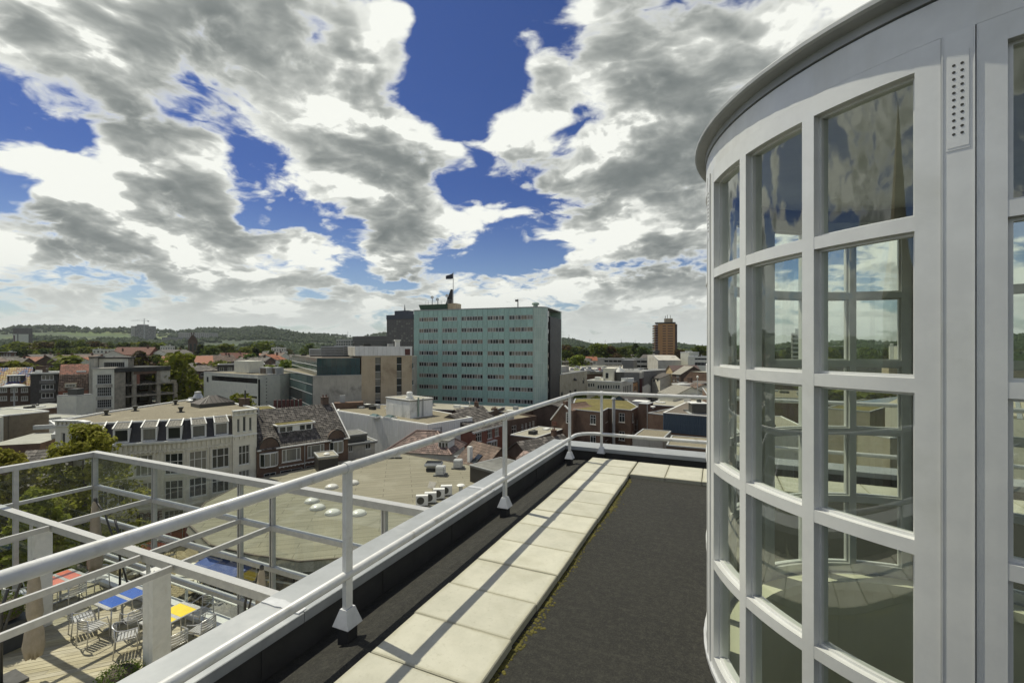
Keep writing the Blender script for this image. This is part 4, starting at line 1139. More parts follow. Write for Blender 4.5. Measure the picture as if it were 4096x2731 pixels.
def build_hotel():
    o = W(352, 48.1)
    root = thing('white_hotel', 'cream white corner hotel with slate mansard and dormers on the square', 'building', (o[0], o[1], ZS))
    segs = [((221,49.2),(323,49.0),12.65), ((323,49.0),(352,48.1),12.65), ((352,48.1),(745,51.1),10.15), ((745,51.1),(932,54.2),10.15), ((932,53.9),(1027,56.0),13.0)]
    fs = [Fac(a, b) for a, b, _ in segs]
    S3 = dict(vs=(.30,.70), hs=(.60,), ft=.08, bt=.07, pmat='pane', rec=.10)
    def rows(f, spans, zs, **kw):
        return [(f.x(a), f.x(b), z0, z1) for a, b in spans for z0, z1 in zs]
    A, B, C = (6.55, 8.85), (3.72, 5.85), (.35, 2.55)
    # main facade
    for f, spans, shop in ((fs[2], [(372,430),(452,515),(540,610),(658,732)], [(380,520),(545,640),(655,735)]), (fs[3], [(757,828),(848,917)], [(757,828),(848,917)])):
        x, y, r = sub(root, f)
        h1 = rows(f, spans, (A, B)); h2 = rows(f, shop, (C,))
        skin(root, x, y, r, f.L, 0, 10.15, h1+h2, 'cream', .2)
        for h in h1: win(root, x, y, r, h, **S3)
        for h in h2: win(root, x, y, r, h, vs=(.25,.5,.75), hs=(.75,), ft=.08, pmat='pane_dark', name='shop_window')
        # pilasters, string courses, cornice, frieze
        c, s = cos(r), sin(r)
        for a, b in spans:
            for px in (a-8, b+8):
                u = f.x(px)
                MB().box(-.10, .10, -.09, -.001, 3.0, 9.1).build('pilaster', 'cream', root, (x+u*c, y+u*s, 0), r)
                MB().box(-.15, .15, -.13, -.001, 6.05, 6.4).build('pilaster_block', 'cream', root, (x+u*c, y+u*s, 0), r)
        b = MB(); b.box(0, f.L, -.12, -.001, 9.12, 9.24); b.box(0, f.L, -.10, -.001, 6.18, 6.30); b.box(0, f.L, -.20, -.001, 2.9, 3.1); b.box(0, f.L, -.10, -.001, 3.42, 3.52); b.build('string_course', 'cream', root, (x, y, 0), r)
        b = MB(); b.box(-.02, f.L+.02, -.38, .2, 10.15, 10.30); b.box(-.02, f.L+.02, -.28, .2, 10.02, 10.149); b.build('cornice', 'coping_white', root, (x, y, 0), r)
        b = MB(); n = int(f.L/.42)
        for k in range(n):
            u = (k+.5)*f.L/n; b.box(u-.12, u+.12, -.12, -.001, 9.35, 9.98); b.box(u-.09, u+.09, -.16, -.001, 8.98, 9.115)
        ob = b.build('frieze_blocks', 'cream', root, (x, y, 0), r); ob['kind'] = 'stuff'
        # slate mansard
        b = MB(); b.add([(0,.02,10.31),(f.L,.02,10.31),(f.L,.85,12.35),(0,.85,12.35)], [(0,1,2,3)]); b.build('mansard', 'slate', root, (x, y, 0), r)
        sl = MB(); nv = 9
        for j in range(nv):
            k = 0; t0, t1 = j/nv, (j+1)/nv
            off = .2 if j % 2 else 0
            while k*.4 < f.L:
                a_, b_ = max(0, k*.4-off), min(f.L, k*.4+.39-off)
                if b_ > a_: sl.add([(a_,.02+.83*t0-.03,10.31+2.04*t0),(b_,.02+.83*t0-.03,10.31+2.04*t0),(b_,.02+.83*t1-.006,10.31+2.04*t1),(a_,.02+.83*t1-.006,10.31+2.04*t1)], [(0,1,2,3)])
                k += 1
        ob = sl.build('slate_course', 'slate', root, (x, y, 0), r); ob['kind'] = 'stuff'
        b = MB(); b.box(0, f.L, .80, 1.05, 12.33, 12.50); b.build('roof_edge', 'coping_white', root, (x, y, 0), r)
    for f, px in ((fs[2],380),(fs[2],484),(fs[2],596),(fs[2],696),(fs[3],796),(fs[3],886)):
        x, y, r = sub(root, f); u = f.x(px); c, s = cos(r), sin(r); lx, ly = x+u*c, y+u*s
        b = MB(); w = .62; z0, z1 = 10.36, 11.82
        b.box(-w-.09, -w, .0, .9, z0, z1); b.box(w, w+.09, .0, .9, z0, z1); b.box(-w, w, .0, .9, z0-.04, z0+.06); b.box(-w, w, .0, .3, z1-.08, z1)
        d = b.build('dormer', 'coping_white', root, (lx, ly, 0), r)
        MB().box(-w+.0, w-.0, .10, .13, z0+.06, z1-.08).build('pane', 'pane_light' if px in (596,796) else 'pane', d)
        b = MB(); b.box(-w, -w+.07, .06, .10, z0+.06, z1-.08); b.box(w-.07, w, .06, .10, z0+.06, z1-.08); b.box(-w+.07, w-.07, .06, .10, z0+.06, z0+.13); b.box(-w+.07, w-.07, .06, .10, z1-.15, z1-.08); b.build('sash', 'frame_white', d)
        sh = MB()
        for j in range(4):
            for k in range(5):
                xa = -w-.05+k*(2*w+.1)/5; ya, za = -.06+.26*j, z1+.02+.17*j
                sh.add([(xa,ya,za+.03),(xa+.25,ya,za+.03),(xa+.25,ya+.28,za+.20),(xa,ya+.28,za+.20),(xa,ya,za),(xa+.25,ya,za)], [(0,1,2,3),(4,5,1,0)])
        ob = sh.build('shingle_cap', 'shingle_grey', d); ob['kind'] = 'stuff'
        for sx in (-1, 1):
            MB().bar((sx*(w+.08), -.10, z1+.06), (sx*(w+.02), .95, z1+.74), .12, .10).build('bargeboard', 'coping_white', d)
    # corner towers
    for i in (0, 1, 4):
        f = fs[i]; x, y, r = sub(root, f); top = segs[i][2]
        if i == 4: hs_ = rows(f, [(955,999)], (A, B)); up = [(949,959,10.5,12.1),(972,984,10.5,12.3),(997,1007,10.5,12.1)]
        elif i == 0: hs_ = rows(f, [(252,290)], (A, B)); up = [(246,260,9.6,11.4),(280,294,9.6,11.4)]
        else: hs_, up = [], []
        uh = [(f.x(a), f.x(b), z0, z1) for a, b, z0, z1 in up]
        lo = rows(f, [(950,1003)] if i == 4 else ([(250,300)] if i == 0 else []), (C,))
        skin(root, x, y, r, f.L, 0, top, hs_+uh+lo, 'cream', .2)
        for h in hs_: win(root, x, y, r, h, vs=(.33,.67), hs=(.6,), ft=.07, bt=.06, rec=.1)
        for h in uh+lo: win(root, x, y, r, h, ft=.05, pmat='pane_dark', rec=.1, sill=h in uh)
        b = MB(); b.box(-.05, f.L+.05, -.30, .25, top, top+.14); b.box(-.02, f.L+.02, -.18, .2, top-.5, top-.42); b.box(-.02, f.L+.02, -.12, -.001, 10.0, 10.14); b.build('cornice', 'coping_white', root, (x, y, 0), r)
        b = MB(); n = int(f.L/.45)
        for k in range(n): u = (k+.5)*f.L/n; b.box(u-.12, u+.12, -.14, -.001, top-.40, top-.05)
        for k in range(n): u = (k+.5)*f.L/n; b.box(u-.10, u+.10, -.12, -.001, 9.65, 9.98)
        ob = b.build('frieze_blocks', 'cream', root, (x, y, 0), r); ob['kind'] = 'stuff'
    # roof and hidden back walls
    pts = [W(226,49.8), W(352,49.2), W(745,52.2), W(938,54.9), W(1022,57.5), W(1022,60.5), W(925,66.8), W(799,73.0), W(408,56.4), W(262,51.2)]
    poly = [loc2(root, p) for p in pts]
    MB().prism(poly, 11.6, 12.40).build('roof', 'gravel', root)
    b = MB(); bp = poly[5:]+[poly[0]]
    for i in range(len(bp)-1): b.add([(bp[i][0],bp[i][1],0),(bp[i+1][0],bp[i+1][1],0),(bp[i+1][0],bp[i+1][1],12.55),(bp[i][0],bp[i][1],12.55)], [(0,1,2,3)])
    b.build('rear_wall', 'white_render', root)
    b = MB()
    for i in range(len(bp)-1): b.bar((bp[i][0],bp[i][1],12.5), (bp[i+1][0],bp[i+1][1],12.5), .25, .2)
    b.build('rear_edge', 'coping_white', root)
    inner = MB(); inner.prism([loc2(root, W(p, d)) for p, d in ((240,50.2),(352,49.3),(745,52.4),(1015,57.6),(925,66.0),(420,56.6))], 0, 11.5); inner.build('core', 'interior_dark', root)
    # lettering on the cafe front
    f = fs[2]; x, y, r = sub(root, f); u = f.x(548)
    lettering(root, 'CAFE', 1.0, (x+u*cos(r)+.16*sin(r), y+u*sin(r)-.16*cos(r), 2.0), r, 'sign_brown', .05)
    # rooftop furniture
    z = ZS+12.40
    for i, (px, py) in enumerate(((425,1660),(541,1643),(702,1618),(723,1648))):
        roof_vent(('dark pot vent on the hotel roof nearest the plane tree','dark pot vent second from the plane tree on the hotel roof','dark pot vent beside the silver cowls on the hotel roof','dark pot vent in the middle of the hotel gravel, before the lantern')[i], px, py, z, .30, .62)
    c = MB(); p = loc2(root, G(977, 1624, z)); c.cbox(p[0], p[1], 12.3, 1.15, .8, 1.1); c.cbox(p[0], p[1], 13.4, 1.3, .95, .12); ch = c.build('chimney', 'brick_dark', root)
    MB().tube([(p[0]+.2,p[1],13.5),(p[0]+.2,p[1],14.6)], .12, 10).build('flue', 'frame_dark', ch)
    g = G(852, 1622, z); t = thing('roof_lantern', 'dark hipped glass roof lantern on the gravel hotel roof', 'roof lantern', (g[0], g[1], z), fs[3].rot+.2)
    MB().cbox(0, 0, 0, 4.4, 3.0, .5).build('kerb', 'frame_dark', t)
    b = MB(); b.add([(-2.25,-1.55,.5),(2.25,-1.55,.5),(2.25,1.55,.5),(-2.25,1.55,.5),(-.5,0,1.45),(.5,0,1.45)], [(0,1,5,4),(1,2,5),(2,3,4,5),(3,0,4)]); b.build('glazing', 'tower_brown', t)
    b = MB()
    for k in range(9):
        x0 = -2.2+4.4*k/8; xe = max(-.5, min(.5, x0)); b.bar((x0,-1.55,.52), (xe,0,1.47), .05, .05); b.bar((x0,1.55,.52), (xe,0,1.47), .05, .05)
    ob = b.build('glazing_bar', 'frame_dark', t); ob['kind'] = 'stuff'
    roof_vent('tall silver cowl behind the hotel roof lantern', 792, 1606, z, .55, 1.5, 'cowl', 'silver cowls on the hotel roof')
    roof_vent('short silver cone cowl behind the hotel roof', 768, 1606, z, .6, .6, 'cowl', 'silver cowls on the hotel roof')
build_hotel()

def build_tile_house():
    f = Fac((1027,55.8), (1392,63.8)); root = f.root('brick_house', 'brown brick terrace house with steep dark pantile roof', 'house')
    L = f.L; H = 7.95; ridge = 12.15; dy = 5.4
    hs = [f.h(1128,1793,1204,1844), f.h(1230,1778,1298,1827)]
    lo = [(h[0]-.2, h[1]+.2, h[2]-3.2, h[2]-1.0) for h in hs] + [(.8, 2.2, hs[0][2]-3.2, hs[0][2]-1.0)]
    w = skin(root, 0, 0, 0, L, 0, H, hs+lo, 'brick_brown', .18)
    for h in hs: win(root, 0, 0, 0, h, vs=(.22,.78), hs=(), ft=.10, bt=.09, pmat='pane_light')
    for h in lo: win(root, 0, 0, 0, h, vs=(.5,), ft=.08, pmat='pane_dark')
    for h in hs:
        b = MB(); b.box(h[0]-.4, h[1]+.5, -.10, -.001, h[2]-.55, h[2]-.47)
        for k in range(7): b.box(h[0]-.35+k*(h[1]-h[0]+.7)/6.5, h[0]-.2+k*(h[1]-h[0]+.7)/6.5, -.08, -.001, h[2]-.63, h[2]-.551)
        ob = b.build('sill_band', 'coping_white', root); ob['kind'] = 'stuff'
    # bay windows with round brick gables over the eave
    for px, py0, py1, hw, gz in ((1076,1812,1861,1.02,1.55), (1346,1765,1806,.95,1.45)):
        u = f.x(px); z0, z1 = f.z(px, py1), f.z(px, py0)
        b = MB(); prof = [(-hw,0),(-hw*.62,-.45),(hw*.62,-.45),(hw,0)]
        b.prism([(u+p[0], p[1]) for p in prof], z0-.15, z0)
        bay = b.build('bay_window', 'coping_white', root); MB().prism([(u+p[0]*1.06, p[1]*1.1) for p in prof], z1, z1+.12).build('bay_roof', 'coping_white', bay)
        for (xa, ya), (xb, yb) in zip(prof, prof[1:]):
            MB().add([(u+xa*.97,ya*.97,z0),(u+xb*.97,yb*.97,z0),(u+xb*.97,yb*.97,z1),(u+xa*.97,ya*.97,z1)], [(0,1,2,3)]).build('pane', 'pane_light', bay)
        b = MB()
        for (xa, ya), (xb, yb) in zip(prof, prof[1:]):
            for t in (0, .5, 1):
                if t == .5 and abs(xb-xa) < .8: continue
                b.bar((u+xa+(xb-xa)*t, ya+(yb-ya)*t, z0), (u+xa+(xb-xa)*t, ya+(yb-ya)*t, z1), .07, .07)
        b.build('mullion', 'coping_white', bay)
        n = 14; arch = [(u-1.15*1.06, H-.35)] + [(u-1.2*cos(pi*k/n), H-.1+gz*sin(pi*k/n)) for k in range(n+1)] + [(u+1.15*1.06, H-.35)]
        MB().yprism(arch, -.12, .5).build('round_gable', 'brick_dark', root)
        rim = MB(); rim.tube([(u-1.22*cos(pi*k/n), -.14, H-.1+(gz+.03)*sin(pi*k/n)) for k in range(n+1)], .07, 6); rim.build('gable_rim', 'felt_dark', root)
        MB().xprism([(-.14,H+.0),(1.5,H+gz*.9),(1.5,H)], u-1.0, u+1.0).build('gable_saddle', 'tile_dark', root)
    for a, b_ in ((0,f.x(1042)), (f.x(1102),f.x(1322)), (f.x(1372),L)):
        MB().box(a, b_, -.35, .05, H-.04, H+.12).build('gutter', 'coping_white', root)
    MB().tube([(f.x(1218),-.08,.2),(f.x(1218),-.08,H)], .05, 8).build('downpipe', 'coping_grey', root)
    # roof
    MB().xprism([(-.25,H+.02),(dy,ridge),(2*dy,H+.02)], 0, L).build('roof_deck', 'felt_dark', root)
    u = Vector((L,0,0)); v = Vector((0,dy+.3,ridge-H+.15))
    tiles(root, (0,-.3,H), u, v, int(L/.27), int(v.length/.33), 'tile_dark', .05, .045)
    tiles(root, (0,2*dy+.3,H), u, Vector((0,-dy-.3,ridge-H+.15)), int(L/.4), int(v.length/.45), 'tile_dark')
    b = MB(); n = int(L/.35)
    for k in range(n): b.xprism([(dy-.13,ridge+.04),(dy-.06,ridge+.16),(dy+.06,ridge+.16),(dy+.13,ridge+.04)], k*L/n, (k+.93)*L/n)
    ob = b.build('ridge_tiles', 'tile_dark', root); ob['kind'] = 'stuff'
    b = MB(); b.bar((L+.06,-.35,H-.02), (L+.06,dy,ridge+.15), .14, .22); b.bar((L+.06,2*dy+.3,H-.02), (L+.06,dy,ridge+.15), .14, .22); b.build('verge', 'coping_white', root)
    MB().box(0, .02, 0, 2*dy, 0, H).build('party_wall', 'brick_brown', root); MB().box(.0, L, 2*dy-.1, 2*dy, 0, H).build('rear_wall', 'brick_brown', root); MB().box(L-.02, L, .2, 2*dy-.1, 0, H).build('side_wall', 'brick_brown', root)
    # box dormer with moss on its roof
    x0, x1 = f.x(1132), f.x(1270); ya = 1.75; zb = H+1.45
    b = MB(); b.box(x0, x1, ya, ya+2.2, zb, zb+1.0); dm = b.build('dormer', 'coping_white', root)
    MB().box(x0-.35, x1+.3, ya-.35, ya+2.6, zb+1.0, zb+1.14).build('dormer_roof', 'coping_white', dm)
    MB().box(x0-.15, x1+.1, ya-.15, ya+2.5, zb+1.141, zb+1.19).build('moss_cover', 'moss_roof', dm)
    w_ = x1-x0
    for a, b_ in ((.02,.21),(.22,.41),(.60,.78),(.79,.97)):
        win(dm, 0, ya-.075, 0, (x0+w_*a, x0+w_*b_, zb+.12, zb+.86), ft=.06, pmat='pane_dark', sill=False, rec=.02)
    # skylight, chimneys
    sx = f.x(1317); sy = 3.0; sz = H + (sy)*(ridge-H)/dy
    n = Vector((0, -(ridge-H), dy)).normalized(); 
    b = MB(); b.bar((sx-.55, sy-.4, sz-.4*(ridge-H)/dy+.08), (sx-.55, sy+.4, sz+.4*(ridge-H)/dy+.08), .1, .14); b.bar((sx+.55, sy-.4, sz-.4*(ridge-H)/dy+.08), (sx+.55, sy+.4, sz+.4*(ridge-H)/dy+.08), .1, .14)
    b.bar((sx-.55, sy-.4, sz-.4*(ridge-H)/dy+.08), (sx+.55, sy-.4, sz-.4*(ridge-H)/dy+.08), .1, .14, tuple(n)); b.bar((sx-.55, sy+.4, sz+.4*(ridge-H)/dy+.08), (sx+.55, sy+.4, sz+.4*(ridge-H)/dy+.08), .1, .14, tuple(n))
    sk = b.build('skylight', 'frame_dark', root)
    MB().add([(sx-.5,sy-.37,sz-.37*(ridge-H)/dy+.14),(sx+.5,sy-.37,sz-.37*(ridge-H)/dy+.14),(sx+.5,sy+.37,sz+.37*(ridge-H)/dy+.14),(sx-.5,sy+.37,sz+.37*(ridge-H)/dy+.14)], [(0,1,2,3)]).build('pane', 'pane_dark', sk)
    chimney(root, L-1.0, dy+.2, ridge-.4, 1.5, .9, .7, 'brick_dark', 2)
    MB().tube([(f.x(1077),dy-.9,ridge-.8),(f.x(1077),dy-.9,ridge+.55)], .10, 8).build('vent_pipe', 'galv', root)
build_tile_house()

def build_small_flat():
    f = Fac((1393,66.5), (1500,69)); root = f.root('flat_house', 'small grey rendered flat roofed annex next to the pantile house')
    H = f.z(1450,1770)
    hs = [f.h(1391+4,1776,1411,1806), f.h(1461,1761,1484,1795)]
    openings(root, 0, 0, 0, f.L, 0, H, hs, 'grey_render', dict(vs=(.5,), ft=.08, pmat='pane_dark'))
    MB().box(0, f.L, .17, 6, 0, H-.3).build('core', 'grey_render', root)
    flat_roof(root, [(-.3,-.3),(f.L+.3,-.3),(f.L+.3,6),(-.3,6)], H, 'felt_grey', 'coping_grey', .12, .25)
    block(root, 'roof_box', 'frame_dark', .1, f.x(1474), .6, 4.5, H+.05, H+1.15)
    flat_roof(root, [(0,.5),(f.x(1476),.5),(f.x(1476),4.6),(0,4.6)], H+1.2, 'felt_grey', 'coping_grey', .06, .15, 'roof_box_top')
build_small_flat()

def build_pavilion():
    """low many-sided hall in the middle of the square with a broad felt roof"""
    zt = 6.80-1.75                                # roof height over the street (z = -13.75)
    zr = ZC-15.5
    P = [G(x, y, zr) for x, y in ((1896,1862),(1596,1811),(1340,1846),(1054,1907),(955,1941),(821,2008),(754,2093),(840,2176),(1000,2214),(1200,2242))] + [W(1560,34.5), W(2050,44)]
    c = (sum(p[0] for p in P)/len(P), sum(p[1] for p in P)/len(P))
    root = thing('market_hall', 'low hall with broad sand coloured felt roof and skylight domes', 'building', (c[0], c[1], ZS))
    Q = [(p[0]-c[0], p[1]-c[1]) for p in P]; zt = zr-ZS
    def m_sheet(name):
        m, t, b, o = _new(name); v = _obj(t)
        mp = t.n('ShaderNodeMapping'); t.link(v, mp.inputs[0]); mp.inputs['Rotation'].default_value = (0,0,radians(-38))
        br = t.n('ShaderNodeTexBrick'); t.link(mp.outputs[0], br.inputs['Vector']); br.inputs['Scale'].default_value = 1; br.inputs['Brick Width'].default_value = 6; br.inputs['Row Height'].default_value = .92; br.inputs['Mortar Size'].default_value = .03
        br.inputs['Color1'].default_value = (.262,.245,.178,1); br.inputs['Color2'].default_value = (.218,.205,.148,1); br.inputs['Mortar'].default_value = (.09,.08,.052,1)
        st = _stretch(t, mp.outputs[0], (.15, 4, 1)); n = t.noise(st, 1.5, 5, .65); q = t.noise(v, .22, 6, .6)
        cc = t.mix(t.m('MULTIPLY', t.rng(n, .42, .72), .7), br.outputs[0], (.165,.15,.098)); cc = t.mix(t.m('MULTIPLY', t.rng(q, .5, .72), .7), cc, (.30,.285,.215))
        t.put(b.inputs['Base Color'], cc); b.inputs['Roughness'].default_value = .93; _bump(t, b, br.outputs['Fac'], -.5, .02)
        return m
    D('sheet_roof', m_sheet)
    sc = lambda k: [(x*k, y*k) for x, y in Q]
    n = len(Q); b = MB()
    ring = [[(x, y, zt) for x, y in sc(.90)], [(x, y, zt-.04) for x, y in sc(1.0)], [(x, y, zt-.75) for x, y in sc(1.015)]]
    v = ring[0]+ring[1]
    b.add(v, [tuple(range(n))][:1] + [(i, n+i, n+(i+1)%n, (i+1)%n) for i in range(n)])
    b.build('roof', 'sheet_roof', root)
    for i in range(n):
        j = (i+1)%n; e = MB(); a0, a1, a2, a3 = ring[1][i], ring[1][j], ring[2][j], ring[2][i]
        e.add([a0, a1, a2, a3], [(0,1,2,3)]); e.build('fascia', 'gravel_pale', root)
        k = MB(); k.bar(a0, a1, .14, .10); k.build('roof_trim', 'felt_brown', root)
    w = sc(.93); soff = MB(); soff.add([(x,y,zt-.76) for x, y in sc(1.012)], [tuple(range(n-1,-1,-1))]); soff.build('soffit', 'dark_siding', root)
    for i in range(n):
        j = (i+1)%n; a, d = Vector(w[i]), Vector(w[j]); L = (d-a).length; m = max(1, int(L/2.2))
        for k in range(m):
            p, q = a+(d-a)*(k/m), a+(d-a)*((k+1)/m)
            MB().add([(p.x,p.y,.3),(q.x,q.y,.3),(q.x,q.y,zt-.77),(p.x,p.y,zt-.77)], [(0,1,2,3)]).build('pane', 'black_glass', root)
            MB().bar((p.x,p.y,0), (p.x,p.y,zt-.77), .10, .10).build('mullion', 'coping_grey', root)
        MB().bar((a.x,a.y,.15), (d.x,d.y,.15), .12, .3).build('plinth', 'felt_dark', root)
        MB().bar((a.x,a.y,zt*.55), (d.x,d.y,zt*.55), .09, .12).build('transom', 'coping_grey', root)
    z = zr
    def at(px, py): return G(px, py, z)
    dome = None
    for px, py in ((1410,1934),(1326,1950),(1248,2006),(1270,2033),(1331,2053),(1434,2056)):
        p = at(px, py)
        if dome is None:
            dome = thing('skylight_dome', 'white skylight dome closest to the flared roof ventilator', 'skylight', (p[0], p[1], z), 0, 'skylight domes on the market hall')
            MB().lathe([(.72,0),(.72,.10),(.66,.11)], 24).build('kerb', 'coping_grey', dome); MB().lathe([(.70,.10),(.62,.24),(.42,.36),(.2,.42),(.001,.44)], 24).build('dome', 'dome_plastic', dome, smooth=True)
        else: dup(dome, (p[0], p[1], z), label={1326:'white skylight dome behind the rail post, towards the brick house',1248:'white skylight dome closest to the white hotel',1270:'white skylight dome next to the one closest to the hotel',1331:'white skylight dome in the middle of the row facing the terrace',1434:'white skylight dome closest to the air conditioner row'}[px])
    # roof plant
    p = at(1735, 1880); t = thing('roof_ventilator', 'flared grey roof ventilator on the sand coloured felt roof', 'ventilator', (p[0],p[1],z), .4)
    MB().cbox(0,0,0,1.7,1.3,.35).build('base','felt_dark',t); b = MB(); b.add([(-.7,-.5,.35),(.7,-.5,.35),(.7,.5,.35),(-.7,.5,.35),(-1.1,-.8,.75),(1.1,-.8,.75),(1.1,.8,.75),(-1.1,.8,.75),(-.95,-.65,1.05),(.95,-.65,1.05),(.95,.65,1.05),(-.95,.65,1.05)],[(0,1,5,4),(1,2,6,5),(2,3,7,6),(3,0,4,7),(4,5,9,8),(5,6,10,9),(6,7,11,10),(7,4,8,11)]); b.build('hood','coping_grey',t); MB().cbox(0,0,.7,1.85,1.25,.02).build('grille','frame_dark',t)
    lou = None
    for px, py, lab in ((1762,1900,'louvred box ventilator standing beside the flared ventilator'), (1832,1872,'louvred box ventilator near the roof edge of the market hall')):
        p = at(px, py)
        if lou is None:
            lou = thing('louvred_ventilator', lab, 'ventilator', (p[0],p[1],z), .35, 'louvred boxes on the market hall')
            MB().cbox(0,0,0,1.5,1.3,.18).build('kerb','felt_grey',lou); MB().cbox(0,0,.18,1.0,1.0,.95).build('case','coping_grey',lou)
            for k in range(5): MB().box(-.45,.45,-.56,-.50,.27+.17*k,.37+.17*k).build('louvre','coping_white',lou)
            for k in range(5): MB().box(.50,.56,-.45,.45,.27+.17*k,.37+.17*k).build('louvre','coping_white',lou)
        else: dup(lou, (p[0],p[1],z), label=lab)
    ac = None
    for px, py in ((1688,2022),(1722,2010),(1756,1994),(1786,1980)):
        p = at(px, py)
        if ac is None:
            ac = thing('air_conditioner', 'last air conditioner in the row counted from the mushroom vent', 'air conditioner', (p[0],p[1],z), radians(30), 'air conditioner row on the market hall')
            MB().cbox(0,0,.1,1.15,.5,.95).build('case','coping_white',ac); MB().lathe([(.36,0),(.36,.02),(.10,.02)],20).build('fan_grille','frame_dark',ac)
            g = ac.children[-1]; g.rotation_euler = (radians(90),0,0); g.location = (-.12,-.25,.58)
            for sx in (-.4,.4): MB().cbox(sx,0,0,.08,.5,.1).build('foot','frame_dark',ac)
        else: dup(ac, (p[0],p[1],z), label=('third','second','first')[(1722,1756,1786).index(px)]+' air conditioner in the row counted from the mushroom vent')
    p = at(1729, 1975); t = thing('satellite_dish', 'dark satellite dish on a post beside the air conditioners', 'satellite dish', (p[0],p[1],z), radians(20))
    MB().cbox(0,0,0,.9,.7,.08).build('slab','pale_concrete',t); MB().tube([(0,0,.08),(0,0,.75)],.03,8).build('mast','galv',t)
    MB().lathe([(.001,0),(.25,.03),(.5,.12)],24,caps=False).build('dish','frame_dark',t); d = t.children[-1]; d.location = (0,-.05,.95); d.rotation_euler = (radians(62),0,radians(-25))
    MB().bar((0,-.1,.8),(-.12,-.55,.85),.02,.02).build('feed_arm','galv',t)
    roof_vent('white mushroom vent near the parapet on the market hall', 1843, 1972, z, .42, .8, 'mushroom', 'mushroom vents')
    p = at(1576, 1832); t = thing('twin_fan', 'small white twin fan unit at the far edge of the felt roof', 'ventilator', (p[0],p[1],z), .5)
    for k, s in ((0,.5),(1,-.6)): MB().tube([(s-.35,0,.35),(s+.35,0,.35)],.3,14).build('fan_drum','coping_white',t)
    MB().cbox(0,0,0,2.2,.7,.07).build('tray','felt_dark',t)
    # dark boxes on and beside the roof
    f = Fac((1274,56.2),(1352,57.4),zr); t = f.root('plant_room', 'black clad plant box on the felt roof before the brick house', 'plant room'); h = 1.95
    MB().box(0,f.L,0,3.2,0,h-.03).build('box','black_panel',t); flat_roof(t, [(-.05,-.05),(f.L+.05,-.05),(f.L+.05,3.25),(-.05,3.25)], h, 'gravel_pale', 'coping_grey', .1, .15); MB().lathe([(.3,h),(.4,h+.15),(.2,h+.3),(.001,h+.32)],12,(f.L*.5,1.2)).build('vent_cap','coping_white',t)
    f = Fac((1880,53),(1985,50),zr); t = f.root('stair_head', 'black clad stair head at the edge of the felt roof', 'plant room'); MB().box(0,f.L,0,5,0,1.88).build('box','black_panel',t); flat_roof(t, [(-.05,-.05),(f.L+.05,-.05),(f.L+.05,5.05),(-.05,5.05)], 1.92, 'felt_grey', 'coping_grey', .05, .12)
    # awnings and cafe terrace along the hall
    a = MB(); p, q = Vector(G(850,2213,ZS+4.1)), Vector(G(1010,2262,ZS+4.1)); r = Vector((-.45,-.9)); p2, q2 = p+r*1.5, q+r*1.5
    a.add([(p.x,p.y,ZS+4.1),(q.x,q.y,ZS+4.1),(q2.x,q2.y,ZS+3.5),(p2.x,p2.y,ZS+3.5),(p.x,p.y,ZS+4.04),(q.x,q.y,ZS+4.04),(q2.x,q2.y,ZS+3.2),(p2.x,p2.y,ZS+3.2)], [(0,1,2,3),(3,2,6,7),(7,6,5,4),(0,3,7,4),(1,5,6,2)])
    a.build('awning', 'blue_awning', label='dark blue awning on the market hall front', cat='awning')
    for i, (px, py, w_) in enumerate(((1150,2290,2.2),(1130,2275,1.6))):
        p = G(px, py, ZS+3.0); t = thing('yellow_awning', ('bright yellow canopy under the felt roof edge', 'second yellow canopy tucked behind the first one')[i], 'awning', (p[0],p[1],ZS), radians(20))
        MB().add([(-w_/2,-.8,2.7),(w_/2,-.8,2.7),(w_/2,.8,3.3),(-w_/2,.8,3.3),(-w_/2,-.8,2.64),(w_/2,-.8,2.64),(w_/2,.8,3.24),(-w_/2,.8,3.24)],[(0,1,2,3),(7,6,5,4),(0,4,5,1),(1,5,6,2),(2,6,7,3),(3,7,4,0)]).build('cloth','yellow_paint',t)
        for sx in (-1,1): MB().tube([(sx*(w_/2-.1),-.7,0),(sx*(w_/2-.1),-.7,2.7)],.03,8).build('pole','galv',t)
build_pavilion()

